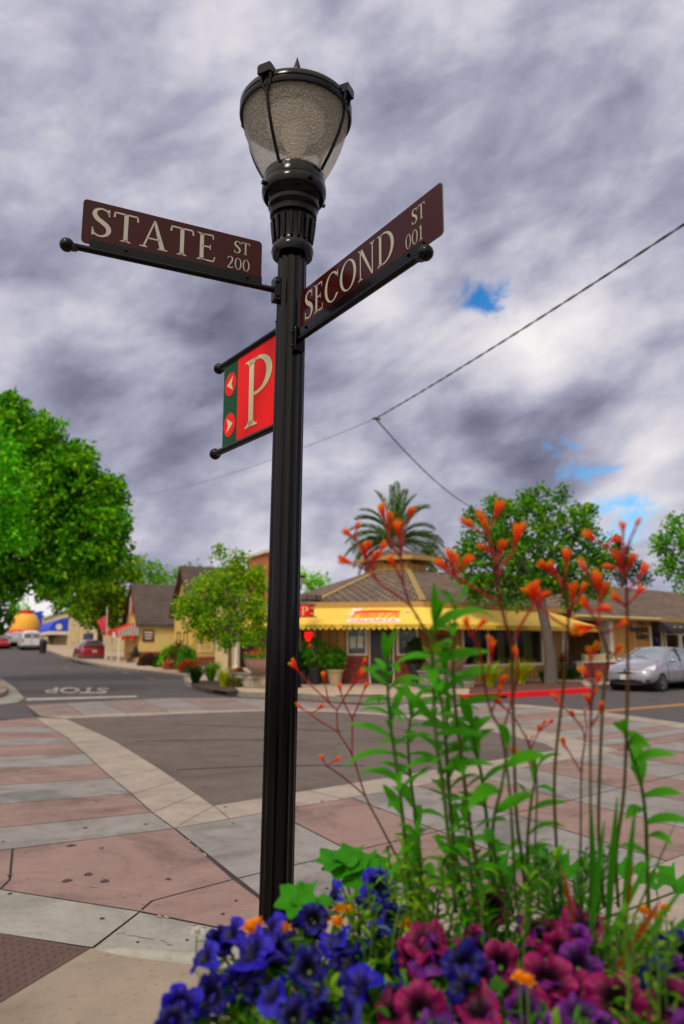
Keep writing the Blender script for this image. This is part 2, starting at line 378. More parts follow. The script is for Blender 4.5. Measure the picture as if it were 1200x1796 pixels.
def glyph(c):
    if c == 'S':
        p = [(.44, .77, .03), (.41, .90, .05), (.27, .975, .055), (.12, .91, .085), (.075, .76, .12), (.15, .61, .14), (.28, .51, .15), (.40, .40, .14), (.445, .25, .12), (.38, .09, .085), (.23, .02, .055), (.08, .09, .05), (.04, .25, .03)]
        return ribbon(smoothpath(p)) + [[(.40, .99), (.455, .99), (.46, .74), (.425, .74)], [(.02, .01), (.07, .03), (.055, .28), (.02, .28)]], .50
    if c == 'T':
        return stem(.33, 0, 1, head=False) + [rc(.02, .64, .945, 1), [(.02, 1), (.055, 1), (.05, .80), (.0, .80)], [(.605, 1), (.64, 1), (.66, .80), (.61, .80)]], .66
    if c == 'A':
        a = [[(.07, 0.03), (.125, 0.03), (.385, .98), (.35, 1)], [(.33, 1), (.40, 1), (.665, .03), (.525, .03)], rc(.17, .53, .315, .365)]
        for x, h in ((.09, .10), (.60, .13)): a.append(rc(x - h, x + h, 0, SF))
        return a, .74
    if c == 'E':
        return stem(.17, 0, 1) + [rc(.17, .50, .95, 1), rc(.17, .53, 0, .05), rc(.17, .42, .50, .55), [(.465, 1), (.50, 1), (.505, .82), (.475, .82)], [(.49, 0), (.525, .0), (.56, .20), (.53, .20)], rc(.40, .425, .43, .62)], .58
    if c == 'C':
        return ring(.46, .5, .42, .515, .13, .045, 42, 322) + [[(.74, .98), (.785, .98), (.785, .72), (.755, .72)], ], .82
    if c == 'O': return ring(.45, .5, .43, .515, .125, .04), .90
    if c == 'N':
        return stem(.15, 0, 1, .05) + stem(.74, 0, 1, .05, foot=False) + [[(.10, 1), (.24, 1), (.765, -.02), (.70, -.02)]], .90
    if c == 'D':
        return stem(.16, 0, 1) + ring(.30, .5, .48, .5, .13, .045, -90, 90) + [rc(.16, .30, .955, 1), rc(.16, .30, 0, .045)], .82
    if c == 'P':
        return stem(.16, 0, 1) + ring(.27, .72, .34, .28, .125, .045, -90, 90) + [rc(.16, .27, .955, 1), rc(.20, .27, .44, .485)], .64
    if c == '0': return ring(.27, .47, .25, .48, .085, .035), .54
    if c == '2':
        p = [(.06, .74, .05), (.11, .88, .05), (.24, .94, .05), (.37, .87, .085), (.40, .72, .10), (.33, .50, .09), (.20, .27, .06), (.07, .07, .04)]
        return ribbon(smoothpath(p)) + [rc(.04, .42, 0, .085), [(.42, 0), (.46, .17), (.43, .17), (.38, .05)]], .50
    if c == '1':
        return [rc(.17, .26, .0, .95), [(.17, .95), (.26, .95), (.17, .84), (.05, .80)], rc(.05, .38, 0, SF)], .42
    return [], .35
def serif(mb, s, x, z, h, M2, y=0.0, space=0.05, sx=1.0, flip=1):   # writes s with its baseline start at (x,z)
    for c in s:
        polys, wd = glyph(c)
        for p in polys:
            mb.add([M2 @ Vector((x + q[0] * h * sx, y, z + q[1] * h)) for q in p], [tuple(range(len(p)))])
        x += (wd + space) * h * sx
    return x
def serif_width(s, h, space=0.05, sx=1.0): return sum((glyph(c)[1] + space) * h * sx for c in s) - space * h * sx

# ------------------------------------------------------------------ street lamp with its signs
black = mat('black_paint', (4, 3, 5), rough=0.15, var=0.2, scale=30, spec=0.2, bump=0.008, bscale=160)
maroon = mat('maroon_sheeting', (50, 5, 5), rough=0.14, var=0.06, scale=10, spec=0.2)
cream = mat('cream_lettering', (160, 155, 144), rough=0.45, var=0.05, scale=20)
alu = mat('sign_edge', (120, 112, 105), rough=0.4, metal=0.6)
signred = mat('sign_red', (224, 16, 6), rough=0.4, var=0.04, spec=0.12)
signgreen = mat('sign_green', (8, 68, 34), rough=0.4, var=0.05, spec=0.12)
cream2 = mat('pale_lettering', (196, 190, 150), rough=0.45, var=0.05)

def lampglass():
    m, t, b = newmat('textured_lamp_glass')
    tcn = N(t, 'ShaderNodeTexCoord')
    vo = N(t, 'ShaderNodeTexVoronoi', inp={'Scale': 120.0}); t.links.new(tcn.outputs['Object'], vo.inputs['Vector'])
    nz = N(t, 'ShaderNodeTexNoise', inp={'Scale': 75.0, 'Detail': 3.0}); t.links.new(tcn.outputs['Object'], nz.inputs['Vector'])
    bp = N(t, 'ShaderNodeBump', inp={'Strength': 1.0, 'Distance': 0.01}); t.links.new(MATH(t, 'ADD', vo.outputs['Distance'], nz.outputs['Fac']), bp.inputs['Height'])
    b.inputs['Base Color'].default_value = lin((216, 211, 200)); b.inputs['Roughness'].default_value = 0.14; b.inputs['Specular IOR Level'].default_value = 0.9
    t.links.new(bp.outputs[0], b.inputs['Normal'])
    tl = N(t, 'ShaderNodeBsdfTranslucent', inp={0: lin((240, 236, 228))}); m1 = N(t, 'ShaderNodeMixShader', inp={0: 0.7}); t.links.new(b.outputs[0], m1.inputs[1]); t.links.new(tl.outputs[0], m1.inputs[2])
    rf = N(t, 'ShaderNodeBsdfTransparent', inp={0: (0.93, 0.91, 0.87, 1)})
    fac = SMOOTH(t, vo.outputs['Distance'], 0.1, 0.7, 0.22, 0.52)
    ms = N(t, 'ShaderNodeMixShader'); t.links.new(fac, ms.inputs[0]); t.links.new(m1.outputs[0], ms.inputs[1]); t.links.new(rf.outputs[0], ms.inputs[2])
    t.links.new(ms.outputs[0], t.nodes['Material Output'].inputs[0])
    return m
PY = 2.86; PX = XP(496, PY)
LEAN = 0.0115
def AX(z): return PX + (z - CH) * LEAN
lamp = thing('street_lamp', 'tall black fluted lamp post with acorn glass head and three signs close by', 'street lamp', (PX, PY, 0))
def zc(y): return AT(600, y, PY).z                # height on the pole axis seen at image row y
RP = 0.0615
LM = Matrix.Translation((PX, PY, 0))
m = MB(LM); nfl = 14
m.lathe([(RP, 0.55), (RP, 1.6), (RP * .99, 2.4), (RP * .97, zc(447))], 112, mod=lambda a: 1 - 0.075 * abs(sin(a * nfl / 2)) ** 0.7 * 1.0)
m.build('pole', black, lamp, smooth=50)
m = MB(LM); m.lathe([(0.21, 0), (0.21, 0.05), (0.19, 0.07), (0.19, 0.16), (0.165, 0.19), (0.15, 0.28), (0.125, 0.42), (0.10, 0.5), (0.105, 0.53), (0.085, 0.56), (0.07, 0.60)], 40)
m.build('pole_base', black, lamp, smooth=40)
z0, z1, z2, z3 = zc(452), zc(432), zc(386), zc(352)
m = MB(LM); m.lathe([(RP * .9, z0 - .005), (.083, z0), (.089, z0 + .018), (.086, z0 + .04), (.079, z1), (.077, z1 + .01), (.082, z2 - .01), (.087, z2)], 48)
for i in range(16):
    a = 2 * pi * i / 16; d = Vector((cos(a), sin(a), 0))
    m.tube([d * .080 + Vector((0, 0, z1 + .008)), d * .084 + Vector((0, 0, (z1 + z2) / 2)), d * .090 + Vector((0, 0, z2 - .012))], [.006, .0085, .007], 8)
m.build('fluted_capital', black, lamp, smooth=40)
m = MB(LM); zt = zc(306) - .01
m.lathe([(.085, z2), (.098, z2 + .006), (.100, z2 + .022), (.093, z2 + .03), (.094, z2 + .036), (.107, z2 + .05), (.108, z2 + .066), (.100, z2 + .074), (.104, z2 + .084), (.118, z2 + .098), (.118, z2 + .104),
         (.126, z3 + .0), (.134, z3 + .012), (.137, z3 + .03), (.136, z3 + .055), (.131, z3 + .062), (.131, z3 + .085), (.126, z3 + .098), (.125, zt), (.110, zt + .01)], 64)
for i in range(4):
    a = 2 * pi * (i + .37) / 4; m.tube([(0.136 * cos(a), .136 * sin(a), z3 + .03), (0.152 * cos(a), .152 * sin(a), z3 + .03)], .009, 8)
m.build('lamp_collar', black, lamp, smooth=35)
zt2 = AT(600, 114, PY - .25).z; zb2 = AT(600, 141, PY - .235).z; zr = (zt2 + zb2) / 2   # rim, from its near edge
gr = []
GT, GB = zr + .0, zt - .015
for i in range(15):
    t = i / 14; z = GB + (GT - GB) * t
    gr.append((0.120 + (0.228 - 0.120) * (1 - (1 - t) ** 1.75), z))
m = MB(LM); m.lathe(gr, 96, cap=False)
m.build('lamp_globe', lampglass(), lamp, smooth=80)
m = MB(LM); hr_ = (zt2 - zb2) / 2; m.lathe([(0.230, zr - hr_ + .008), (.233, zr - hr_), (.239, zr - hr_), (.242, zr - hr_ + .006), (.242, zr - .004), (.238, zr), (.242, zr + .004), (.242, zr + hr_ - .006), (.238, zr + hr_), (.20, zr + hr_ + .01), (.12, zr + hr_ + .03), (.04, zr + hr_ + .045), (.0001, zr + hr_ + .046)], 96)
m.build('lamp_cap', black, lamp, smooth=35)
m = MB(LM); m.lathe([(.225, zr - .02), (.13, zr - .01), (.125, zr - .06), (.0001, zr - .07)], 64, cap=False)
m.build('reflector', mat('reflector_grey', (196, 190, 180), rough=0.6), lamp, smooth=40)
m = MB(LM); zf = zc(99); z_0 = zr + hr_ + .03; m.lathe([(.05, z_0), (.045, z_0 + (zf - z_0) * .25), (.02, z_0 + (zf - z_0) * .38), (.014, z_0 + (zf - z_0) * .5), (.024, z_0 + (zf - z_0) * .62), (.013, z_0 + (zf - z_0) * .8), (.0001, zf)], 24); m.build('finial', black, lamp, smooth=40)
m = MB(LM); m.lathe([(.03, zt), (.035, zt + .09), (.028, zt + .10), (.045, zt + .13), (.062, zt + .20), (.06, zt + .25), (.03, zt + .30), (.0001, zt + .315)], 32); m.build('bulb', mat('frosted_bulb', (205, 195, 180), rough=0.5), lamp, smooth=60)
for i in range(4):                                # four cage bars with forked lugs on the rim
    a = radians(-114 + 90 * i - 2); d = Vector((cos(a), sin(a), 0)); q = Vector((-sin(a), cos(a), 0))
    m = MB(LM); pts = []
    for k in range(13):
        t = k / 12; r = 0.120 + 0.108 * (1 - (1 - t) ** 1.75) + .011; pts.append(d * r + Vector((0, 0, GB + .015 + (zr - hr_ - GB) * t)))
    pts[0] = d * .130 + Vector((0, 0, zt - .004))
    m.tube(pts, .0068, 8)
    top = pts[-3]
    for s in (-1, 1): m.tube([top, d * .241 + q * .018 * s + Vector((0, 0, zr - hr_)), d * .251 + q * .024 * s + Vector((0, 0, zr + hr_ * .8))], .007, 6)
    m.tube([d * .241 - q * .018 + Vector((0, 0, zr - hr_)), d * .241 + q * .018 + Vector((0, 0, zr - hr_))], .006, 6)
    Mo = m.M; m.M = LM @ frame(Vector((0, 0, 0)), q)
    m.box(-.031, .031, -.263, -.238, zr + hr_ * .35, zr + hr_ + .016); m.box(-.026, .026, -.262, -.20, zr + hr_ + .002, zr + hr_ + .022)
    m.M = Mo
    m.build('cage_bar', black, lamp, smooth=40)

def arm_dir(pxy, z):                              # horizontal direction from the pole axis to a ball seen at a pixel
    r = ray(*pxy); t = (z - CH) / r.z; e = Vector((r.x * t, r.y * t, z)); return e - Vector((AX(z), PY, z))
def sval(d, z, px):                               # distance along arm d where its point at height z has image column px
    best = None
    for i in range(-50, 1500):
        s = i / 1000; p = Vector((AX(z), PY, z)) + d * s
        x = 600 + F * p.x / (p.y * C_ + (z - CH) * S_)
        if best is None or abs(x - px) < best[0]: best = (abs(x - px), s)
    return best[1]
def arm(root, z, ln, Mf, rr=.0125, ballr=.026):
    m = MB(Mf); m.tube([(.055, 0, z), (ln, 0, z)], rr, 16); m.build('arm', black, root, smooth=40)
    m = MB(Mf); m.ball((ln + .01, 0, z), ballr, 24); m.lathe([(.019, -.012), (.019, .0)], 16, c=(ln - .012, 0, z)); m.build('ball_end', black, root, smooth=60)
def clamp(root, z, Mf, h=.10):
    m = MB(Mf); m.box(.050, .082, -.022, .022, z - h / 2, z + h / 2)
    for dz in (-.3, .3): m.tube([(.066, -.03, z + h * dz), (.066, .03, z + h * dz)], .008, 8)
    m.build('clamp', black, root, smooth=30, bevel=.003)
def rounded(x0, x1, z0_, z1_, r, n=5):
    o = []
    for cx_, cz_, a0 in ((x1 - r, z0_ + r, -90), (x1 - r, z1_ - r, 0), (x0 + r, z1_ - r, 90), (x0 + r, z0_ + r, 180)):
        for i in range(n + 1):
            a = radians(a0 + 90 * i / n); o.append((cx_ + r * cos(a), cz_ + r * sin(a)))
    return o
def plate(name, root, Mf, poly, th, mt, y=0):
    m = MB(Mf); n = len(poly)
    vs = [(p[0], y - th / 2, p[1]) for p in poly] + [(p[0], y + th / 2, p[1]) for p in poly]
    m.add(vs, [tuple(range(n)), tuple(range(n, 2 * n))[::-1]]); m.add(vs, [((i + 1) % n, i, n + i, n + (i + 1) % n) for i in range(n)])
    mi = [0, 0] + [1] * n; m.mi = mi
    return m.build(name, [mt, alu], root)
E1 = Matrix.Identity(4)
def street_sign(label, z, ball_px, px0, px1, h, words, out_from_pole):
    d3 = arm_dir(ball_px, z); ln = d3.length; d = d3.normalized()
    root = thing('street_name_sign', label, 'street sign', (AX(z), PY, z), 0)
    Mf = frame(Vector((AX(z), PY, 0)), d)
    a, b = sorted((sval(d, z, px0), sval(d, z, px1)))
    arm(root, z, ln - .02, Mf); clamp(root, z, Mf)
    zb = z + .022
    plate('panel', root, Mf, rounded(a, b, zb, zb + h, .016), .004, maroon)
    m = MB(Mf); m.box(a + .0, b - .09 if out_from_pole else b - .03, -.011, -.003, z + .006, z + .040); m.box(a, b - .09 if out_from_pole else b - .03, .003, .011, z + .006, z + .040)
    for x in (a + .06, b - .16): m.tube([(x, -.018, z + .024), (x, .018, z + .024)], .007, 8)
    m.build('channel', black, root, bevel=.002)
    big, small, num = words
    W = b - a
    for side in (-1, 1):                          # lettering on both faces; readable from each side
        # on face y=-: local +x reads left-to-right when seen from -y
        fl = 1 if side == -1 else -1
        M2 = Matrix(((fl, 0, 0, a if fl == 1 else b), (0, 1, 0, 0), (0, 0, 1, 0), (0, 0, 0, 1)))
        m = MB(Mf); hh = h * .66
        avail = W * .68; wd = serif_width(big, hh); sx = avail / wd
        serif(m, big, W * .045, zb + h * .21, hh, M2, y=side * .0035, sx=sx)
        ax = W * .80
        serif(m, small, ax + W * .03, zb + h * .57, h * .30, M2, y=side * .0035, sx=1.05)
        serif(m, num, ax - W * .01, zb + h * .17, h * .30, M2, y=side * .0035, sx=1.08)
        m.build('lettering', cream, root)
    return root, Mf, d
zs1 = zc(515); zs2 = zc(606)
sg1, M1, d1 = street_sign('maroon STATE ST 200 sign on the close lamp post', zs1, (112, 428), 141, 458, .175, ('STATE', 'ST', '200'), False)
sg2, M2_, d2 = street_sign('maroon SECOND ST 001 sign on the close lamp post', zs2, (750, 441), 527, 779, .175, ('SECOND', 'ST', '001'), True)
# parking sign
zt_, zb_ = zc(566), zc(738)
d3 = (arm_dir((385, 646), zt_) + arm_dir((376, 797), zb_)) / 2; ln = d3.length; dp = d3.normalized(); AP_ = AX((zt_ + zb_) / 2); Mp = frame(Vector((AP_, PY, 0)), dp)
ps = thing('parking_sign', 'red and green parking sign with P and two arrows on the close post', 'parking sign', (AP_, PY, zb_))
arm(ps, zt_, ln - .02, Mp, .0155, .027); arm(ps, zb_, ln - .005, Mp, .0155, .027)
clamp(ps, zt_, Mp, .07); clamp(ps, zb_, Mp, .09)
xa, xb = .066, ln - .07; zl, zh = zb_ + .012, zt_ - .012
gw = (xb - xa) * .27
plate('panel', ps, Mp, [(xa, zl), (xb - gw, zl), (xb - gw, zh), (xa, zh)], .004, signred)
plate('green_strip', ps, Mp, [(xb - gw + .0002, zl), (xb, zl), (xb, zh), (xb - gw + .0002, zh)], .004, signgreen)
HP = zh - zl
for side in (-1, 1):
    # seen from the camera the +y or -y face may show: letter both
    fl = 1 if side == -1 else -1
    m = MB(Mp)
    M2 = Matrix(((fl, 0, 0, (xa + (xb - gw)) / 2 - fl * .0), (0, 1, 0, 0), (0, 0, 1, 0), (0, 0, 0, 1)))
    wP = .64 * HP * .78 * 1.22
    serif(m, 'P', -wP / 2, zl + HP * .10, HP * .78, M2, y=side * .0035, sx=1.28)
    m.build('lettering', cream2, ps)
    for k, zf in ((0, .735), (1, .24)):
        cx_ = xb - gw / 2; cz_ = zl + HP * zf; rr = gw * .40
        m = MB(Mp); m.add([(cx_ + rr * cos(2 * pi * i / 28), side * .0032, cz_ + rr * sin(2 * pi * i / 28)) for i in range(28)], [tuple(range(28))]); o = m.build('arrow_disc', signred, ps)
        s = (1 if k == 0 else -1) * (1 if side == 1 else -1)
        m = MB(Mp); m.add([(cx_ + s * rr * .62, side * .0042, cz_), (cx_ - s * rr * .48, side * .0042, cz_ + rr * .62), (cx_ - s * rr * .22, side * .0042, cz_), (cx_ - s * rr * .48, side * .0042, cz_ - rr * .62)], [(0, 1, 2), (0, 2, 3)])
        m.build('arrow', cream2, o)
# the same post across the road, with its own signs
P2 = G(520, 1213)
def moved(src, P, rot, dz=0.0):
    c = copy_tree(src); c.location = (P.x, P.y, src.location.z + dz); c.rotation_euler = (0, 0, rot); return c
l2 = moved(lamp, P2, 0.5); l2['label'] = 'black lamp post by the yellow awning, mostly behind the close post'
a1 = atan2(d1.y, d1.x)
c = moved(sg1, P2, -0.05 - a1); c['label'] = 'small maroon STATE ST sign in front of the shingled restaurant roof'
ap = atan2(dp.y, dp.x)
c = moved(ps, P2, -0.1 - ap); c['label'] = 'small red P parking sign in front of the yellow awning'
# lean of the close post
lamp.matrix_basis = Matrix.Translation((PX, PY, CH)) @ Matrix.Rotation(LEAN, 4, 'Y') @ Matrix.Translation((-PX, -PY, -CH)) @ lamp.matrix_basis
# ------------------------------------------------------------------ ground, paving, kerbs
def rise(Y): return max(0.0, min(1.3, 0.042 * (Y - 60)))
asphalt = mat('asphalt', (76, 70, 72), rough=0.9, var=0.14, scale=3.0, bump=0.25, bscale=220, stain=0.25)
asphalt2 = mat('asphalt_worn', (94, 83, 77), rough=0.9, var=0.14, scale=2.5, bump=0.3, bscale=240, stain=0.3)
grey = mat('paving_grey', (130, 125, 122), rough=0.85, var=0.10, scale=4.0, bump=0.12, bscale=150, stain=0.42)
pink = mat('paving_pink', (131, 106, 99), rough=0.85, var=0.10, scale=4.0, bump=0.12, bscale=150, stain=0.42)
light = mat('paving_light', (150, 138, 127), rough=0.85, var=0.09, scale=4.0, bump=0.12, bscale=150, stain=0.25)
tan = mat('sidewalk_concrete', (136, 122, 107), rough=0.9, var=0.09, scale=3.0, bump=0.2, bscale=200, stain=0.3)
gutter = mat('gutter_concrete', (140, 136, 128), rough=0.88, var=0.12, scale=5.0, bump=0.2, bscale=120, stain=0.35)
joint = mat('joint_dark', (50, 43, 42), rough=0.95, var=0.2)
white_line = mat('road_paint_white', (164, 156, 148), rough=0.8, var=0.2, scale=14, stain=0.5)
yellow_line = mat('road_paint_yellow', (200, 140, 45), rough=0.8, var=0.12, scale=30)
kerbmat = mat('kerb_concrete', (128, 118, 108), rough=0.9, var=0.14, scale=5, stain=0.3)
redpaint = mat('kerb_red_paint', (226, 16, 30), rough=0.55, var=0.12, scale=8, stain=0.2)
brown_pad = mat('warning_pad_brown', (84, 62, 56), rough=0.8, var=0.15, scale=20)

m = MB(); ys = [-80, 0, 30, 60, 91, 130, 900]
for i in range(len(ys) - 1):
    a, b = ys[i], ys[i + 1]; m.quad((-900, a, rise(a)), (900, a, rise(a)), (900, b, rise(b)), (-900, b, rise(b)))
struct(m, 'ground', asphalt)
O = G(306, 1455); U3 = (G(984, 1336) - O).normalized(); V3 = (G(62, 1259) - O).normalized()
def W(s, t): return O + U3 * s + V3 * t
def ST(P):
    d = P - O; det = U3.x * V3.y - U3.y * V3.x
    return ((d.x * V3.y - d.y * V3.x) / det, (U3.x * d.y - U3.y * d.x) / det)
GAP = 0.009
def panel(mb, poly, z=0.010, g=GAP):              # slab shrunk to leave its joints open
    n = len(poly); a = sum(poly[i][0] * poly[(i + 1) % n][1] - poly[(i + 1) % n][0] * poly[i][1] for i in range(n))
    if a < 0: poly = poly[::-1]
    out = []
    for i in range(n):
        p0, p1, p2 = [Vector((q[0], q[1])) for q in (poly[i - 1], poly[i], poly[(i + 1) % n])]
        e1 = (p1 - p0).normalized(); e2 = (p2 - p1).normalized(); n1_ = Vector((-e1.y, e1.x)); n2_ = Vector((-e2.y, e2.x))
        b_ = n1_ + n2_; l = b_.length_squared
        out.append(p1 + b_ * (2 * g / 2 / max(.3, l / 2)) if l > 1e-6 else p1 + n1_ * g)
    mb.sheet([(p.x, p.y, z) for p in out])
AP = [G(*p) for p in ((115, 1261), (200, 1300), (287, 1354), (375, 1415), (975, 1317), (955, 1305), (827, 1276), (687, 1256), (480, 1247), (225, 1257))]
m = MB(); m.sheet([(p.x, p.y, .010) for p in AP]); struct(m, 'intersection_asphalt', asphalt2)
# one dark bed of joint filler under the slabs
greyf = mat('paving_grey_worn', (128, 121, 119), rough=.85, var=.1, scale=4, stain=.35); pinkf_ = mat('paving_pink_worn', (126, 108, 104), rough=.85, var=.1, scale=4, stain=.35)
pan = MB()                                        # materials: 0 grey 1 pink 2 light, 3 and 4 the worn far ones
def P_(k, poly, g=GAP): pan.cur = k; panel(pan, poly, g=g)
A_ = [(306, 1455), (267, 1427), (231, 1394), (196, 1366), (169, 1342), (148, 1322), (129, 1306), (119, 1295), (102, 1285), (83, 1275), (62, 1259)]
B_ = [(0, 1494), (0, 1454), (0, 1412), (0, 1379), (0, 1350), (0, 1329), (0, 1309), (0, 1298), (0, 1285), (0, 1277), (0, 1264)]
far = []
for a, b in zip(A_, B_):
    ga, gb = G(*a), G(*b); far.append((ga, ga + (gb - ga).normalized() * 4.4))
for i in range(10): P_((0, 1, 0, 1, 0, 1, 0, 1, 0, 1)[i], [far[i][0], far[i + 1][0], far[i + 1][1], far[i][1]])
g0 = G(0, 1563); g1 = G(245, 1602); gl = g0 + (g0 - g1).normalized() * .55
c1, c2, c3, c4 = G(410, 1545), G(267, 1583), g1, G(455, 1580)
jl = [G(0, 1483), G(17, 1546), G(0, 1557)]
P_(1, [O, c1, c2, c3, g0, G(17, 1546), far[0][0] + (far[0][1] - far[0][0]) * (1.30 / 4.4)])
P_(1, [G(17, 1546), g0, gl, far[0][0] + (far[0][1] - far[0][0]) * .5, far[0][0] + (far[0][1] - far[0][0]) * (1.30 / 4.4)])
t1 = ST(c1)[1]; s1 = ST(G(517, 1445))[0]; s2 = ST(G(611, 1399))[0]; ds = s2 - s1
P_(1, [c1, c2, c3, G(400, 1634), G(475, 1652), W(0, t1 * 1.62)])
P_(0, [W(0, 0), W(s1, 0), W(s1, t1), W(0, t1)])
bounds = [s1, s2] + [s2 + ds * k for k in range(1, 9)]
for i in range(len(bounds) - 1): P_(1 if i % 2 == 0 else 0, [W(bounds[i], 0), W(bounds[i + 1], 0), W(bounds[i + 1], t1), W(bounds[i], t1)])
P_(0, [W(0, t1), W(s1, t1), W(s1, t1 * 1.62), W(0, t1 * 1.62)])
for i in range(len(bounds) - 1): P_(1 if i % 2 == 0 else 0, [W(bounds[i], t1), W(bounds[i + 1], t1), W(bounds[i + 1], t1 * 2.1), W(bounds[i], t1 * 2.1)])
P_(2, [W(s1, t1 * 2.1), W(11, t1 * 2.1), W(11, t1 * 4.2), W(s1, t1 * 4.2)], g=0)
# light bands round the asphalt
edgeL = [G(*p) for p in A_[::-1]]; innL = [G(115, 1261), G(200, 1300), G(287, 1354), G(375, 1415)]
def polyat(pl, t):
    k = t * (len(pl) - 1); i = min(int(k), len(pl) - 2); return pl[i].lerp(pl[i + 1], k - i)
vt = [ST(p)[1] for p in edgeL]; ea = [(vt[0] - v) / (vt[0] - vt[-1]) for v in vt]; ki = [ST(p)[1] for p in innL]
def inner_at(v):
    for i in range(len(ki) - 1):
        if ki[i] >= v >= ki[i + 1]: return innL[i].lerp(innL[i + 1], (ki[i] - v) / (ki[i] - ki[i + 1]))
    return innL[0] if v > ki[0] else innL[-1]
for i in range(10): P_(2, [edgeL[i], inner_at(ki[0] + (ki[-1] - ki[0]) * ea[i]), inner_at(ki[0] + (ki[-1] - ki[0]) * ea[i + 1]), edgeL[i + 1]], g=.006)
bl = G(402, 1438)
P_(2, [O, bl, G(375, 1415)], g=.004)
sb = ST(bl)[0]; se = 7.4; pA, pB = G(375, 1415), G(975, 1317)
for i in range(5): P_(2, [W(sb + (se - sb) * i / 5, 0), W(sb + (se - sb) * (i + 1) / 5, 0), pA.lerp(pB, (i + 1) / 5), pA.lerp(pB, i / 5)], g=.006)
inR = [G(975, 1317), G(955, 1305), G(827, 1276), G(687, 1256)]; outR = [W(se, 0)] + [p + U3 * .95 for p in inR[1:]]
outR[1] = W(7.85, 1.3)
for i in range(6): P_(2, [polyat(inR, i / 6), polyat(outR, i / 6), polyat(outR, (i + 1) / 6), polyat(inR, (i + 1) / 6)], g=.004)
o0, o3 = outR[0], outR[3]
for i in range(9):                                # crosswalk over the road to the gallery side
    a, b = polyat(outR, i / 9), polyat(outR, (i + 1) / 9)
    P_((1, 0)[i % 2], [a, b, b + U3 * 3.1, a + U3 * 3.1])
    P_(2, [a + U3 * 3.1, b + U3 * 3.1, b + U3 * 3.85, a + U3 * 3.85])
# far crosswalk
Lo = [G(*p) for p in ((70, 1257), (146, 1255), (224, 1252), (295, 1249.5), (370, 1247), (460, 1244.6), (560, 1243.5), (687, 1253))]
Up = [G(*p) for p in ((45, 1238), (114, 1234), (176, 1231), (245, 1227), (310, 1224.5), (400, 1224.5), (520, 1230), (640, 1238))]
for i in range(7): P_((4, 3)[i % 2], [Lo[i], Lo[i + 1], Up[i + 1], Up[i]])
In = [G(*p) for p in ((115, 1261), (170, 1259), (225, 1257), (295, 1254), (370, 1251), (480, 1247), (580, 1250), (687, 1256))]
for i in range(7): P_(2, [In[i], In[i + 1], Lo[i + 1], Lo[i]], g=.004)
fb_, ft_ = [Lo[-1], outR[3], outR[3] + U3 * 2.0, outR[3] + U3 * 3.85], [Up[-1], G(700, 1236), G(760, 1236), G(818, 1233)]
for i in range(3): P_((3, 2, 3)[i], [fb_[i], fb_[i + 1], ft_[i + 1], ft_[i]])
# gutter and sidewalk of the near corner
P_(2, [W(0, t1 * 1.62), W(s1, t1 * 1.62), W(s1, t1 * 2.6), W(0, t1 * 2.6)])
bed = MB(); bed.sheet([(p.x, p.y, .005) for p in (gl, far[0][1], far[-1][1], far[-1][0], Up[0], Up[2], Up[4], Up[6], ft_[1], ft_[2], ft_[3], outR[3] + U3 * 3.9, outR[0] + U3 * 3.9, W(9.5, t1 * 2.1), W(3, t1 * 2.1), W(0, t1 * 2.6), G(400, 1634))]); struct(bed, 'paving_bed', joint)
gut = MB()
q = [G(245, 1603), G(400, 1635), G(475, 1653), W(.2, t1 * 2.7), G(480, 1733), G(335, 1703), G(163, 1667)]
panel(gut, q, g=.006)
panel(gut, [g0, g1, G(162, 1666), G(0, 1641), G(0, 1641) + (gl - g0), gl], g=.006)
struct(gut, 'gutter', gutter)
mw = [grey, pink, light, greyf, pinkf_]
struct(pan, 'crosswalk', mw)
# corner sidewalk: flush at the ramp, lifting to a kerb
sw = MB()
ptl = [G(-260, 1622), G(0, 1642), G(158, 1667), G(335, 1703), G(480, 1733), G(640, 1745)]
sw.add([(p.x, p.y, .011 + .05 * i) for i, p in zip((0, 0, 0, .6, 1.4, 2), ptl)] + [(6, 2.6, .10), (6, -8, .1), (-.6, -8, .011), (-8, -8, .011), (-8, ptl[0].y, .011)], [(0, 1, 2, 8, 9, 10), (2, 3, 4, 5, 6, 7, 8)])
struct(sw, 'sidewalk', tan)
kl = MB(); kp = [G(163, 1667) + Vector((0, 0, -.02)), G(240, 1683) + Vector((0, 0, .01)), G(335, 1700) + Vector((0, 0, .03)), G(480, 1728) + Vector((0, 0, .06)), G(640, 1740) + Vector((0, 0, .09)), Vector((6, 2.65, .1))]
kl.tube(kp, [.03, .045, .05, .055, .06, .06], 10); struct(kl, 'kerb', gutter, smooth=40)
# raised-dot warning pad
pa, pb, pc = G(0, 1642), G(158, 1668), G(0, 1764)
ex = (pb - pa).normalized(); pw = MB(); quad_ = [pb, pb + (pa - pb) * 1.9, pb + (pa - pb) * 1.9 + (pc - pb) * 1.6, pb + (pc - pb) * 1.6]
pw.sheet([(p.x, p.y, .014) for p in quad_])
e1 = (quad_[1] - pb); e2 = (quad_[3] - pb); n1_ = int(e1.length / .052); n2_ = int(e2.length / .052)
for i in range(1, n1_):
    for j in range(1, n2_):
        a = pb + e1 * (i / n1_) + e2 * (j / n2_)
        pw.lathe([(.0155, .0), (.0115, .0055), (.0001, .006)], 9, c=(a.x, a.y, .014))
struct(pw, 'warning_pad', brown_pad, smooth=30)
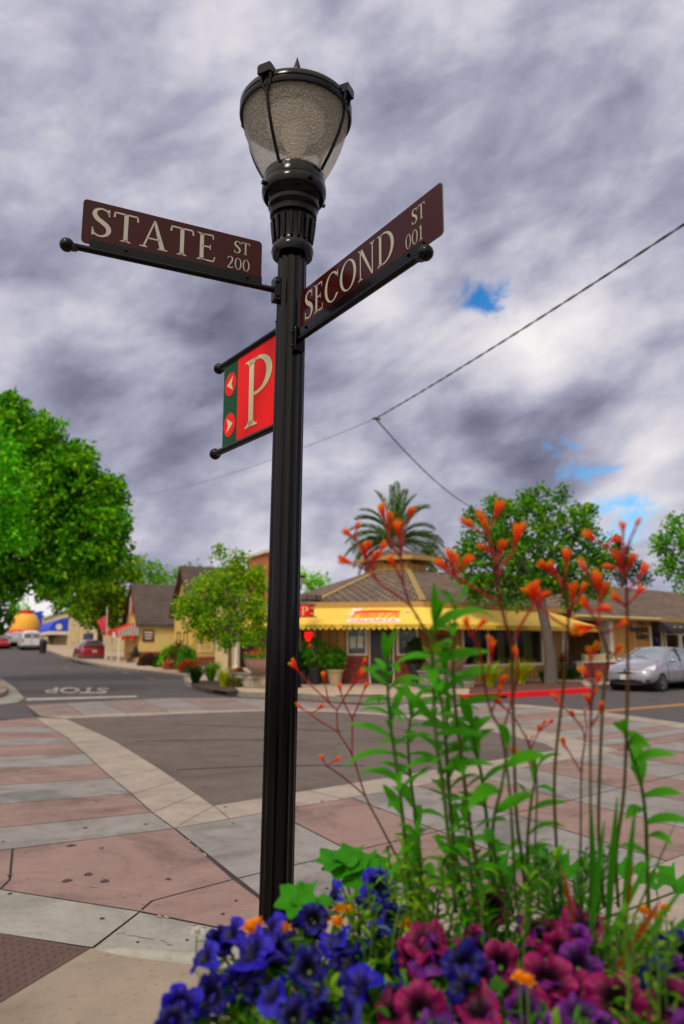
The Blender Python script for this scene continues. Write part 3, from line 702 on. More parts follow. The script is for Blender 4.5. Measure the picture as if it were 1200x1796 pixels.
# markings
mk = MB(); mk.sheet([(p.x, p.y, .004) for p in (G(46, 1229), G(240, 1223), G(240, 1220.5), G(46, 1225))]); struct(mk, 'stop_line', white_line)
vs, fs, tw_, th_ = text_polys('STOP', 1.0, 0.03)
ca, cb, cc_, cd = G(192, 1206.5), G(80, 1205.5), G(78, 1216.5), G(187, 1216.5)     # baseline start, baseline end, top end, top start
mk = MB(); mk.add([((ca.lerp(cb, x / tw_)).lerp(cd.lerp(cc_, x / tw_), y / th_)) + Vector((0, 0, .006)) for x, y in vs], fs); struct(mk, 'stop_marking', white_line)
mk = MB()
def strip(a, b, w_, z=.005):
    d = (b - a).normalized(); n_ = Vector((-d.y, d.x, 0)) * w_ / 2
    mk.sheet([(p.x, p.y, z) for p in (a - n_, b - n_, b + n_, a + n_)])
ya, yb = G(955, 1256), G(1200, 1236); yd = (yb - ya).normalized()
for k in (-.09, .09): strip(ya + Vector((yd.y, -yd.x, 0)) * k, yb + yd * 45 + Vector((yd.y, -yd.x, 0)) * k, .10)
struct(mk, 'centre_line', yellow_line)
mk = MB(); VS = Vector((-.473, .881, 0)).normalized(); US = Vector((U3.x, U3.y, 0)).normalized()
for px, py in ((225, 1181), (270, 1191), (120, 1172)):
    a = G(px, py); strip(a, a + VS * 1.6, .12)
a = G(1120, 1214); strip(a, a + US * 3, .1)
struct(mk, 'parking_marks', white_line)
# tyre scuffs in the middle of the junction
mk = MB(); scuff = mat('tyre_scuff', (60, 54, 54), rough=0.8, var=0.3, scale=9)
for a, b in (((235, 1302), (520, 1300)), ((310, 1352), (640, 1345)), ((300, 1272), (600, 1285))):
    p, q = G(*a), G(*b); pts = [p.lerp(q, i / 10) + Vector((0, .16 * sin(pi * i / 10), 0)) for i in range(11)]
    for i in range(10):
        n_ = (pts[i + 1] - pts[i]).normalized(); n_ = Vector((-n_.y, n_.x, 0)) * .03
        mk.sheet([(v.x, v.y, .0145) for v in (pts[i] - n_, pts[i + 1] - n_, pts[i + 1] + n_, pts[i] + n_)])
struct(mk, 'tyre_scuffs', scuff)

chalk = mat('chalk_scuff', (152, 136, 128), rough=.95, var=.2, scale=30)
mk = MB()
for pl in (((92, 1548), (150, 1556), (200, 1570), (255, 1590)), ((40, 1478), (120, 1474), (215, 1462), (280, 1452)), ((150, 1404), (205, 1406), (252, 1414)), ((600, 1462), (650, 1470), (700, 1477)), ((310, 1462), (332, 1480), (360, 1505)), ((245, 1598), (300, 1618), (360, 1632)), ((560, 1418), (610, 1408)), ((880, 1380), (950, 1376), (1010, 1384)), ((205, 1640), (270, 1652), (330, 1668)), ((250, 1440), (290, 1452))):
    P3 = [Vector(q) for q in smoothpath([tuple(G(*q)) for q in pl], 8)]
    for i in range(len(P3) - 1):
        if R(0, 1) < .5: continue
        n_ = (P3[i + 1] - P3[i]).normalized(); n_ = Vector((-n_.y, n_.x, 0)); w_ = R(.003, .010); o_ = n_ * R(-.015, .015)
        mk.sheet([(v.x, v.y, .0145) for v in (P3[i] - n_ * w_ + o_, P3[i + 1] - n_ * w_ * .6 + o_, P3[i + 1] + n_ * w_ * .6 + o_, P3[i] + n_ * w_ + o_)])
struct(mk, 'chalk_scuffs', chalk)
mk = MB(); gum = mat('gum_spot', (62, 52, 50), rough=.9, var=.2)
for _ in range(90):
    x, y = R(0, 1150), 1330 + 350 * R(0, 1) ** 1.2; q = G(x, y); r_ = R(.006, .022)
    if y > 1640 and x < 200: continue
    mk.sheet([(q.x + r_ * R(.7, 1.2) * cos(k * .7), q.y + r_ * R(.7, 1.2) * sin(k * .7), .0148) for k in range(9)])
for x, y in ((117, 1548), (183, 1549), (125, 1486), (155, 1537)):
    q = G(x, y); mk.sheet([(q.x + .034 * R(.6, 1.2) * cos(k * .7), q.y + .034 * R(.6, 1.2) * sin(k * .7), .0152) for k in range(9)])
struct(mk, 'gum_spots', gum)
# ------------------------------------------------------------------ far corner: kerbs and sidewalk
KH = .14
def kerb(pts, name, mt, wdt=.16, h=KH, side=1):
    m = MB(); n = len(pts); inn = []
    for i, p in enumerate(pts):
        d = (pts[min(i + 1, n - 1)] - pts[max(i - 1, 0)]).normalized(); inn.append(p + Vector((-d.y, d.x, 0)) * wdt * side)
    for i in range(n - 1):
        a, b, c, d = pts[i], pts[i + 1], inn[i + 1], inn[i]; za, zb = h + rise(a.y), h + rise(b.y)
        m.add([(a.x, a.y, rise(a.y) - .02), (b.x, b.y, rise(b.y) - .02), (b.x, b.y, zb), (a.x, a.y, za), (d.x, d.y, za), (c.x, c.y, zb)], [(0, 1, 2, 3), (3, 2, 5, 4)])
    m.add([(pts[0].x, pts[0].y, -.02), (pts[0].x, pts[0].y, h + rise(pts[0].y)), (inn[0].x, inn[0].y, h + rise(pts[0].y)), (inn[0].x, inn[0].y, -.02)], [(0, 1, 2, 3)])
    m.add([(pts[-1].x, pts[-1].y, -.02), (pts[-1].x, pts[-1].y, h + rise(pts[-1].y)), (inn[-1].x, inn[-1].y, h + rise(pts[-1].y)), (inn[-1].x, inn[-1].y, -.02)], [(0, 1, 2, 3)])
    o = struct(m, name, mt); return inn
kb = [G(*p) for p in ((322, 1199), (326, 1203), (340, 1208), (362, 1213), (395, 1219), (430, 1222.5), (470, 1224), (522, 1225), (578, 1230.5), (650, 1233), (740, 1233), (808, 1230))]
street0 = G(325, 1191)
sfar = [street0 + VS * t for t in (90, 60, 38, 18, 0)]
k1 = kerb(sfar + [G(322, 1196)] + kb, 'kerb', kerbmat)
rk = [G(808, 1230), G(860, 1227), G(950, 1221.5), G(1038, 1215.5)]
k2 = kerb(rk, 'red_kerb', redpaint, .24, KH + .02)
rec = [rk[-1], rk[-1] + Vector((.25, .35, 0)), rk[-1] + Vector((.35, 1.4, 0)) , rk[-1] + Vector((.9, 2.0, 0)), rk[-1] + Vector((.9, 2.0, 0)) + US * 45]
k3 = kerb(rec, 'kerb', kerbmat)
m = MB(); poly = k1 + k2[1:] + k3[1:]
zz = lambda p: KH - .012 + rise(p.y)
back = [p + Vector((30, 20, 0)) for p in (k1[0], k1[1], k1[2])]
front = k1 + k2[1:] + k3[1:]
m.add([(p.x, p.y, zz(p)) for p in k1[:5]] + [(p.x + 25, p.y + 12, rise(p.y) + KH - .012) for p in k1[:5]], [(i, i + 1, 6 + i, 5 + i) for i in range(4)])
rest = k1[4:] + k2[1:] + k3[1:]
m.sheet([(p.x, p.y, KH - .012) for p in rest] + [(45, 59, KH - .012), (k1[4].x + 25, k1[4].y + 12, KH - .012)])
struct(m, 'far_sidewalk', mat('far_sidewalk_concrete', (168, 148, 128), rough=0.9, var=0.1, scale=1.5, stain=0.25))
# dark storm drain mouths in the kerbs and the far warning pad
m = MB()
for a, b in (((378, 1212), (398, 1216.5)), ((838, 1225.3), (866, 1223.6))):
    p, q = G(*a, .07), G(*b, .07); d = (q - p).normalized(); n_ = Vector((d.y, -d.x, 0)) * .02
    pass
p_, q_ = kb[3].lerp(kb[4], .4), kb[4]; d_ = (q_ - p_).normalized()
m = MB(frame(p_, d_)); m.box(0, 1.2, -.012, .03, .02, .10); struct(m, 'storm_drain', mat('drain_dark', (18, 16, 16), rough=.9))
p_, q_ = rk[0].lerp(rk[1], .45), rk[1]; d_ = (q_ - p_).normalized()
m = MB(frame(p_, d_)); m.box(0, 1.3, -.012, .03, .02, .10); struct(m, 'storm_drain', MATS['drain_dark'])
ka, kb_ = kb[8], kb[9]; kn = (kb_ - ka).normalized(); kn = Vector((-kn.y, kn.x, 0))
m = MB(); m.sheet([(p.x, p.y, KH + .004) for p in (ka + kn * .2, kb_ + kn * .2, kb_ + kn * 1.0 + (kb_ - ka) * .1, ka + kn * 1.0 + (kb_ - ka) * .1)]); struct(m, 'far_warning_pad', brown_pad)
# near corner on the other side of the street
m = MB(); lc = [G(-10, 1188), G(6, 1205), G(13, 1214), G(8, 1222), G(-30, 1232)]
m.prism([(p.x, p.y) for p in lc] + [(-22, 12), (-46, 34), (-46, 62), (-31, 62)], -.02, KH); struct(m, 'opposite_sidewalk', tan)
k4 = MB(); k4.sheet([(p.x, p.y, .006) for p in (G(0, 1188), G(26, 1207), G(43, 1225), G(30, 1232), G(0, 1236), G(-40, 1236), G(-10, 1223), G(12, 1218), G(14, 1212), G(3, 1203))]); struct(k4, 'gutter', gutter)
# ------------------------------------------------------------------ building helpers
shingle = brickmat('cedar_shingles', (104, 86, 68), (136, 112, 88), (26, 20, 16), bw=.36, bh=.42, ms=.045, bump=1.0)
shingle_dark = brickmat('dark_shingles', (74, 62, 56), (88, 74, 66), (44, 36, 34), bw=.3, bh=.2, ms=.008)
redbrick = brickmat('red_brick', (132, 34, 30), (158, 50, 42), (120, 92, 82))
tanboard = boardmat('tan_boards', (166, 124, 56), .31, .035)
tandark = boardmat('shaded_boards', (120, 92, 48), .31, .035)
yellowwall = mat('cream_yellow_stucco', (204, 178, 108), rough=.8, var=.06, scale=2)
creamwall = mat('cream_stucco', (196, 176, 132), rough=.8, var=.08, scale=2, stain=.15)
whitetrim = mat('white_trim', (206, 198, 186), rough=.6, var=.05)
tantrim = mat('tan_trim', (170, 130, 62), rough=.6, var=.08)
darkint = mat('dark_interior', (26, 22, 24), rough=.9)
awnyel = mat('awning_yellow', (228, 188, 74), rough=.75, var=.05, scale=1.2, stain=.10)
awnred = mat('awning_red', (206, 44, 30), rough=.75, var=.06)
glass = glassmat('window_glass')
glassd = glassmat('dark_window_glass', clear=.3, rough=.02)
darkdoor = mat('dark_door', (30, 24, 26), rough=.4)
purplish = mat('plum_door', (62, 34, 52), rough=.4)
curtain = mat('yellow_curtain', (176, 160, 62), rough=.85, var=.2, scale=12)

def wall(mb, L_, H0, H1, holes, th=.18, y=0.0):   # wall along local x with rectangular openings (x0,x1,z0,z1)
    xs = sorted({0, L_} | {h[0] for h in holes} | {h[1] for h in holes}); zs = sorted({H0, H1} | {h[2] for h in holes} | {h[3] for h in holes})
    solid = lambda i, j: not any(h[0] <= xs[i] + 1e-6 and h[1] >= xs[i + 1] - 1e-6 and h[2] <= zs[j] + 1e-6 and h[3] >= zs[j + 1] - 1e-6 for h in holes)
    for i in range(len(xs) - 1):
        for j in range(len(zs) - 1):
            if not solid(i, j): continue
            x0, x1, a, b = xs[i], xs[i + 1], zs[j], zs[j + 1]
            mb.quad((x0, y, a), (x1, y, a), (x1, y, b), (x0, y, b)); mb.quad((x1, y + th, a), (x0, y + th, a), (x0, y + th, b), (x1, y + th, b))
            if i == 0 or not solid(i - 1, j): mb.quad((x0, y + th, a), (x0, y, a), (x0, y, b), (x0, y + th, b))
            if i == len(xs) - 2 or not solid(i + 1, j): mb.quad((x1, y, a), (x1, y + th, a), (x1, y + th, b), (x1, y, b))
            if j == 0 or not solid(i, j - 1): mb.quad((x0, y + th, a), (x1, y + th, a), (x1, y, a), (x0, y, a))
            if j == len(zs) - 2 or not solid(i, j + 1): mb.quad((x0, y, b), (x1, y, b), (x1, y + th, b), (x0, y + th, b))
def window(parent, M, x0, x1, z0, z1, fm, gm, fw=.08, mull=(), bars=(), y=.06, proud=.05, name='window'):
    m = MB(M); m.box(x0 - fw, x1 + fw, -proud, y + .02, z0 - fw, z0); m.box(x0 - fw, x1 + fw, -proud, y + .02, z1, z1 + fw)
    m.box(x0 - fw, x0, -proud + .003, y + .018, z0, z1); m.box(x1, x1 + fw, -proud + .003, y + .018, z0, z1)
    for q in mull: m.box(q - .04, q + .04, -proud * .6, y + .015, z0, z1)
    for q in bars: m.box(x0, x1, -proud * .4, y + .012, q - .025, q + .025)
    o = m.build(name, fm, parent)
    m = MB(M); m.quad((x0, y, z0), (x1, y, z0), (x1, y, z1), (x0, y, z1)); m.build('pane', gm, o)
    return o
def drapes(parent, M, spans, z0, z1, y, mt=None):
    m = MB(M)
    for a, b in spans:
        n = max(8, int((b - a) / .035)); 
        for i in range(n):
            u0, u1 = a + (b - a) * i / n, a + (b - a) * (i + 1) / n; f = lambda i_: y + .03 * sin(i_ * 1.9)
            m.quad((u0, f(i), z0), (u1, f(i + 1), z0), (u1, f(i + 1), z1), (u0, f(i), z1))
    return m.build('curtain', mt or curtain, parent, smooth=80)
def scallop(mb, a, b, top, drop, pitch=.2):       # scalloped valance hanging from a-b
    d = b - a; n = max(1, int(d.length / pitch))
    for i in range(n):
        p0, p1 = a.lerp(b, i / n), a.lerp(b, (i + 1) / n); k = 6
        loop = [p0 + Vector((0, 0, top)), p0 + Vector((0, 0, top - drop * .55))]
        for j in range(1, k): loop.append(p0.lerp(p1, j / k) + Vector((0, 0, top - drop * (.55 + .45 * sin(pi * j / k)))))
        loop += [p1 + Vector((0, 0, top - drop * .55)), p1 + Vector((0, 0, top))]
        mb.add(loop, [tuple(range(len(loop)))[::-1]])
def letters(mb, s, P, xd, yd, h, y=None, center=False, bold=.02, width=None, off=None):
    vs, fs, tw, th = text_polys(s, 1.0, bold); k = h / th; kx = (width / tw) if width else k
    o = P + (off or Vector((0, 0, 0))); sh = -tw * kx / 2 if center else 0
    mb.add([o + xd * (sh + v[0] * kx) + yd * (v[1] * k) for v in vs], fs)

# ------------------------------------------------------------------ restaurant on the corner
FA = G(562, 1205); FB = G(738, 1207)
rr_ = (AT(985, 1070, FB.y + 9) - FB); 
RD = Vector((US.x, US.y, 0)).normalized()          # along the gallery street
LD = Vector((-.42, .91, 0)).normalized()           # along the other street
FD = (FB - FA); FL = FD.length; FD = FD.normalized()
tR = COLT(FB, RD, 989); RE = FB + RD * tR          # end of the long wall
tL = 8.0; LE = FA + LD * tL
rest = thing('restaurant', 'tan corner restaurant with shingle roof, small roof turret and long yellow awning', 'restaurant', ((FA.x + FB.x) / 2, FA.y, 0))
EV = 3.05
MF = frame(FA, FD); MR = frame(FB, RD); ML = frame(LE, -LD)
fx = lambda px: COLT(FA, FD, px); rx = lambda px: COLT(FB, RD, px)
lx = lambda px: tL - COLT(FA, LD, px)
zF = lambda y: AT(650, y, FA.y).z
m = MB(MF)
w0, w1 = fx(612), fx(641); d0, d1_ = fx(650), fx(689); v0, v1 = fx(700), fx(731)
wz = zF(1146)
wall(m, FL, .10, EV, [(w0, w1, wz, 2.5), (d0, d1_, .10, 2.5), (v0, v1, wz, 2.5)]); m.build('front_wall', tanboard, rest)
m = MB(MF); bz = wz - .10
m.box(fx(592), d0 - .06, -.05, -.002, .10, bz); m.build('brick_base', redbrick, rest); m = MB(MF); m.box(d1_ + .06, FL, -.05, -.002, .10, bz); m.build('brick_base', redbrick, rest)
window(rest, MF, w0, w1, wz, 2.5, whitetrim, glassd); window(rest, MF, v0, v1, wz, 2.5, whitetrim, glassd)
m = MB(MF); m.box(w0 + .04, w0 + .26, .02, .03, wz + .2, wz + .62); m.box(w0 + .32, w1 - .08, .021, .031, wz + .2, wz + .64); m.build('menu_board', [mat('menu_paper', (196, 200, 190), rough=.6, var=.3, scale=14)], rest)
m = MB(MF); m.box(d0 - .05, d0, -.06, .08, .1, 2.5); m.box(d1_, d1_ + .05, -.06, .08, .1, 2.5); m.build('door_frame', whitetrim, rest)
m = MB(MF); m.box(d0, d1_, .07, .11, .1, 2.5); dr = m.build('door', darkdoor, rest)
m = MB(MF); m.box(d1_ - .14, d1_ - .10, .03, .07, .95, 1.25); m.build('handle', mat('brass', (180, 150, 80), rough=.3, metal=.8), dr)
# long wall
m = MB(MR); q0, q1 = rx(813), rx(949); rz = AT(880, 1164, FB.y + 3).z
wall(m, tR, .10, EV, [(q0, q1, rz, 2.55)]); m.build('side_wall', tanboard, rest)
wn = window(rest, MR, q0, q1, rz, 2.55, whitetrim, glass, fw=.11, mull=(rx(857), rx(904)))
rv = lambda a, b: (rx(a), rx(b))
drapes(rest, MR, [rv(816, 826), rv(842, 855), rv(884, 896), rv(907, 921), rv(930, 944)], rz + .02, 2.05, .35)
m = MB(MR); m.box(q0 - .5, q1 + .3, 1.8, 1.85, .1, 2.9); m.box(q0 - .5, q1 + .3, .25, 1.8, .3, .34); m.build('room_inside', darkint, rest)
m = MB(MR); m.box(tR - .16, tR + .02, -.05, .2, .1, EV - .2); m.build('corner_board', whitetrim, rest)
# wall along the other street
m = MB(ML); g0_, g1_ = lx(528), lx(553)
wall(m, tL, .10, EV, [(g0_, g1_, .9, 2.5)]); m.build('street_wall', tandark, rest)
window(rest, ML, g0_, g1_, .9, 2.5, whitetrim, glassd)
# neon shirt in that window
m = MB(ML); c_ = (g0_ + g1_) / 2 + .15; zc_ = 1.78
for poly in ([(-.20, -.36), (.20, -.36), (.20, .22), (-.20, .22)], [(-.20, .22), (-.20, .0), (-.38, .05), (-.36, .26)], [(.20, .22), (.36, .26), (.42, .05), (.20, .0)]):
    m.add([(c_ + a, -.06, zc_ + b) for a, b in poly] + [(c_ + a, -.03, zc_ + b) for a, b in poly], [(0, 1, 2, 3), (7, 6, 5, 4), (0, 4, 5, 1), (1, 5, 6, 2), (2, 6, 7, 3), (3, 7, 4, 0)])
neon = tag(m.build('neon_sign', lampmat('neon_red', (255, 12, 10), 1.2)), 'glowing red neon shape in the window beside the potted shrubs', 'neon sign')
# roof
def off_poly(a, b, n, k): return a + n * k, b + n * k
nF = Vector((FD.y, -FD.x, 0)); nR = Vector((RD.y, -RD.x, 0)); nL = Vector((-LD.y, LD.x, 0))
def meet(p, d, q, e):
    det = d.x * -e.y + e.x * d.y; r = q - p; t = (r.x * -e.y + e.x * r.y) / det; return p + d * t
def corners(k):
    return (LE + nL * k, meet(FA + nL * k, LD, FA + nF * k, FD), meet(FA + nF * k, FD, FB + nR * k, RD), RE + nR * k + RD * .25)
e0, e1_, e2_, e3 = [p + Vector((0, 0, EV + .06)) for p in corners(.38)]
DEP = 7.0
CT = AT(706, 1001, FA.y + DEP); zt0 = CT.z
TF = FD; hw = (745 - 660) / F * (FA.y + DEP) / 2
# turret footprint: front face with two bevelled side faces
t1_ = AT(660, 1001, FA.y + DEP - .3); t1_ = Vector((XP(664, FA.y + DEP - .1, zt0), FA.y + DEP - .1, zt0)); t2_ = Vector((XP(716, FA.y + DEP - .5, zt0), FA.y + DEP - .5, zt0))
t3_ = t2_ + RD * 1.25; t0_ = t1_ + LD * 1.5
tb_ = [t0_ , t1_, t2_, t3_, t3_ + LD * 1.6]
ridgeR = Vector((RE.x + 1.5, RE.y + 5.2, zt0 + .05)); ridgeL = LE + Vector((5.2, 1.5, zt0 + .0))
def slope(name, pts, th=.10):
    m = MB(); a, b = pts[0], pts[1]; xd = (b - a).normalized(); nrm = None
    n = (pts[1] - pts[0]).cross(pts[-1] - pts[0]).normalized(); yd = n.cross(xd)
    uv = [((p - a).dot(xd), (p - a).dot(yd)) for p in pts]
    k = len(pts); lo = [p - n * th for p in pts]
    m.add(pts, [tuple(range(k))], uv); m.add(lo, [tuple(range(k))[::-1]])
    for i in range(k): m.quad(pts[i], lo[i], lo[(i + 1) % k], pts[(i + 1) % k])
    return m.build(name, shingle, rest)
slope('roof', [e1_, e2_, t2_, t1_]); slope('roof', [e2_, e3, ridgeR, t3_, t2_]); slope('roof', [e0, e1_, t1_, t0_, ridgeL])
m = MB(); m.add([e3, e3 + Vector((5.5, 9, 0)), ridgeR], [(0, 1, 2)]); m.add([ridgeR, ridgeR + Vector((4, 6, -1.5)), ridgeL + Vector((3, 9, -1.5)), ridgeL, t0_, t3_], [(0, 1, 2, 3, 4, 5)]); m.build('roof_back', shingle, rest)
m = MB()
hipm = mat('hip_cap_tan', (150, 128, 70), rough=.8, var=.2, scale=9)
for a, b in ((e1_, t1_), (e2_, t2_)):
    n_ = 16
    for i in range(n_):
        p, q = a.lerp(b, i / n_), a.lerp(b, (i + .96) / n_); s_ = (b - a).cross(Vector((0, 0, 1))).normalized() * .12; u_ = Vector((0, 0, .05 + .012 * (i % 2)))
        m.quad(p - s_ + Vector((0, 0, .03)), q - s_ + Vector((0, 0, .03)), q + u_, p + u_); m.quad(p + u_, q + u_, q + s_ + Vector((0, 0, .03)), p + s_ + Vector((0, 0, .03)))
m.build('hip_cap', hipm, rest)
m = MB()
cf = corners(.40); cw = corners(.02)
for i in range(3):
    a, b = cf[i], cf[i + 1]; M0 = m.M; m.M = frame(a, b - a); m.box(0, (b - a).length, -.02, .02, EV - .16, EV + .045); m.M = M0
    m.quad(cw[i] + Vector((0, 0, EV - .02)), cw[i + 1] + Vector((0, 0, EV - .02)), b + Vector((0, 0, EV - .02)), a + Vector((0, 0, EV - .02)))
m.build('fascia', tantrim, rest)
# turret
zte = AT(700, 977, FA.y + DEP).z; ztp = AT(700, 957, FA.y + DEP).z
m = MB(); ring_ = tb_ + [t0_ + RD * 1.6 + LD * .2]
lo = [Vector((p.x, p.y, zt0 - 1.2)) for p in ring_]; hi = [Vector((p.x, p.y, zte)) for p in ring_]
for i in range(len(ring_)): j = (i + 1) % len(ring_); m.quad(lo[i], lo[j], hi[j], hi[i])
cup = m.build('turret', tanboard, rest)
for a, b in ((t1_, t2_), (t2_, t3_)):
    M0 = frame(Vector((a.x, a.y, 0)), b - a); ln_ = (b - a).length; zb0, zb1 = zt0 + .32, zte - .06
    m = MB(M0); m.box(ln_ * .2, ln_ * .88, -.03, .0, zb0, zb1); lv = m.build('louver', darkint, cup)
    m = MB(M0)
    for k in range(6):
        z = zb0 + (zb1 - zb0) * (k + .2) / 6; m.add([(ln_ * .2, -.07, z), (ln_ * .88, -.07, z), (ln_ * .88, -.03, z + .07), (ln_ * .2, -.03, z + .07)], [(0, 1, 2, 3)])
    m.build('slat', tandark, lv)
cen = sum(ring_, Vector((0, 0, 0))) / len(ring_); cen.z = ztp + .05
m = MB(); out_ = [Vector((p.x, p.y, zte - .02)) + (Vector((p.x, p.y, 0)) - Vector((cen.x, cen.y, 0))).normalized() * .42 for p in ring_]
for i in range(len(out_)):
    j = (i + 1) % len(out_); a, b = out_[i], out_[j]; xd = (b - a).normalized()
    m.add([a, b, cen], [(0, 1, 2)], [((p - a).dot(xd), ((p - a) - xd * (p - a).dot(xd)).length) for p in (a, b, cen)])
m.build('turret_roof', shingle, cup)
m = MB()
for i in range(len(out_)):
    j = (i + 1) % len(out_); a, b = out_[i], out_[j]; m.quad(a + Vector((0, 0, -.16)), b + Vector((0, 0, -.16)), b + Vector((0, 0, .02)), a + Vector((0, 0, .02)))
m.add([p + Vector((0, 0, -.16)) for p in out_][::-1], [tuple(range(len(out_)))]); m.build('turret_eave', tantrim, cup)
# awning
AW = 1.30; zA0, zA1 = EV - .17, 2.26
top_ = [p + Vector((0, 0, zA0)) for p in corners(.43)]; bot_ = [p + Vector((0, 0, zA1)) for p in corners(AW + .3)]
top_[3] = RE - RD * 1.4 + nR * .43 + Vector((0, 0, zA0)); bot_[3] = RE + RD * .35 + nR * (AW + .3) + Vector((0, 0, zA1))
m = MB()
for i in range(3):
    n_ = (10, 10, 26)[i]
    for k in range(n_):
        a, b = k / n_, (k + 1) / n_
        sag = lambda t: Vector((0, 0, -.035 * abs(sin(t * n_ / 2 * pi)) * 0))
        m.quad(bot_[i].lerp(bot_[i + 1], a), bot_[i].lerp(bot_[i + 1], b), top_[i].lerp(top_[i + 1], b), top_[i].lerp(top_[i + 1], a))
endw = RE + RD * .3 + nR * .05 + Vector((0, 0, zA1)); m.add([bot_[3], endw, top_[3]], [(0, 1, 2)])
aw = m.build('awning', awnyel, rest)
m = MB()
for i in range(3): scallop(m, bot_[i] - Vector((0, 0, zA1)), bot_[i + 1] - Vector((0, 0, zA1)), zA1, .20, .21)
scallop(m, bot_[3] - Vector((0, 0, zA1)), endw - Vector((0, 0, zA1)), zA1, .2, .21)
m.build('valance', mat('valance_yellow', (216, 172, 50), rough=.75, var=.10, scale=2.5), aw)
# awning emblem and lettering
xa_ = (bot_[2] - bot_[1]).normalized(); ya_ = ((top_[1] + top_[2]) / 2 - (bot_[1] + bot_[2]) / 2); Ls = ya_.length; ya_ = ya_.normalized(); na_ = xa_.cross(ya_).normalized() * .012
def awp(px, v): t = COLT(bot_[1], xa_, px); return bot_[1] + xa_ * t + ya_ * (Ls * v) + na_
red_l = mat('emblem_red', (226, 36, 22), rough=.7); org_l = mat('emblem_orange', (240, 128, 24), rough=.7); wht_l = mat('emblem_white', (222, 214, 206), rough=.7); blu_l = mat('emblem_blue', (130, 150, 190), rough=.7); grn_l = mat('valance_green', (120, 130, 40), rough=.8); pnk_l = mat('emblem_pink', (214, 60, 110), rough=.7)
x0_, x1_ = awp(610, 0), awp(700, 0); wl = (x1_ - x0_).length
shear = xa_ * .28
m = MB(); letters(m, 'FIESTA', awp(611, .36), xa_, (ya_ + shear), Ls * .40, width=wl * .96, bold=.05); m.build('lettering', org_l, aw)
m = MB(); a, b = awp(613, .68), awp(696, .68); up_ = ya_ * Ls
m.cur = 0
n_ = 14
for i in range(n_):
    f = lambda t: .70 + .055 * abs(sin(t * 3.3)) ; t0, t1q = i / n_, (i + 1) / n_
    m.quad(awp(612 + 84 * t0, .66) + na_ * .3, awp(612 + 84 * t1q, .66) + na_ * .3, awp(614 + 84 * t1q, f(t1q) + .06) + na_ * .3, awp(614 + 84 * t0, f(t0) + .06) + na_ * .3)
m.build('emblem', red_l, aw)
m = MB(); m.quad(awp(606, .09), awp(701, .09), awp(702, .29), awp(608, .29)); bn = m.build('banner', wht_l, aw)
m = MB(); letters(m, 'VALLARTA', awp(611, .13) + na_ * .5, xa_, ya_, Ls * .12, width=wl * .93, bold=.02); m.build('lettering', pnk_l, bn)
m = MB(); m.quad(awp(601, .58) + na_ * .2, awp(610, .52) + na_ * .2, awp(628, .92) + na_ * .2, awp(622, .96) + na_ * .2); m.add([awp(612, .86) + na_ * .25 + (xa_ * cos(k * .5) + ya_ * sin(k * .5)) * .10 for k in range(13)], [tuple(range(12))]); m.build('emblem', wht_l, aw)
m = MB(); m.add([awp(711, .68) + (xa_ * cos(k * .524) * .10 + ya_ * sin(k * .524) * .06) for k in range(12)], [tuple(range(12))]); m.build('emblem', blu_l, aw)
vb_ = lambda i, t, z: bot_[i].lerp(bot_[i + 1], t) + Vector((0, 0, z))
m = MB(); n0 = nF * .012
letters(m, 'FIESTA  MEXICAN  FOOD', vb_(1, .12, -.125) + n0, xa_, Vector((0, 0, 1)), .095, width=(bot_[2] - bot_[1]).length * .80, bold=.01); m.build('lettering', grn_l, aw)
m = MB(); xr_ = (bot_[3] - bot_[2]).normalized(); letters(m, 'MEXICAN FOOD', bot_[2] + xr_ * COLT(bot_[2], xr_, 872) + Vector((0, 0, -.125)) + nR * .012, xr_, Vector((0, 0, 1)), .10, width=1.9, bold=.01); m.build('lettering', mat('lettering_olive', (110, 90, 30), rough=.8), aw)

# ------------------------------------------------------------------ passage and gallery
tG = COLT(FB, RD, 1076); tD0, tD1 = COLT(FB, RD, 1143), COLT(FB, RD, 1160); tW0, tW1 = COLT(FB, RD, 1168), COLT(FB, RD, 1190); tE = COLT(FB, RD, 1330)
gal = thing('gallery_building', 'tan board gallery with shingle roof and dark arched awning behind the silver car', 'shop building', (FB + RD * tG))
zG = lambda y, t: AT(600, y, (FB + RD * t).y).z
EG = zG(1083, tG)
GO = FB + RD * (tR + .1); MG = frame(GO, RD); gx = lambda t: t - tR - .1
m = MB(MG)
wall(m, gx(tE), .10, EG, [(0.02, gx(tG) - .12, .1, EG - .18), (gx(tD0), gx(tD1), .1, 2.35), (gx(tW0), gx(tW1), .75, EG - .25), (gx(tW1) + .35, gx(tW1) + 2.6, .75, EG - .25)]); m.build('front_wall', tanboard, gal)
m = MB(MG); m.box(.02, .14, -.04, .19, .1, EG - .2); m.box(gx(tG) - .34, gx(tG) - .05, -.05, .5, .1, EG - .17); m.box(.14, gx(tG) - .34, -.04, .19, EG - .17, EG - .06); m.build('passage_trim', whitetrim, gal)
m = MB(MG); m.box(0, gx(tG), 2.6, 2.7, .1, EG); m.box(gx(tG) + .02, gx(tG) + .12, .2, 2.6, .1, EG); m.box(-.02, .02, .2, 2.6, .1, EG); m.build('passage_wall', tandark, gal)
m = MB(MG); m.box(gx(tD0) - .12, gx(tD0), -.04, .1, .1, 2.45); m.box(gx(tD1), gx(tD1) + .14, -.04, .1, .1, 2.45); m.box(gx(tD0), gx(tD1), -.04, .1, 2.35, 2.45); m.build('door_frame', whitetrim, gal)
m = MB(MG); m.box(gx(tD0), gx(tD1), .06, .1, .1, 2.35); dr = m.build('door', purplish, gal)
m = MB(MG); m.box(gx(tD0) + .15, gx(tD1) - .15, .045, .062, .9, 2.1); m.build('door_glass', glassd, dr)
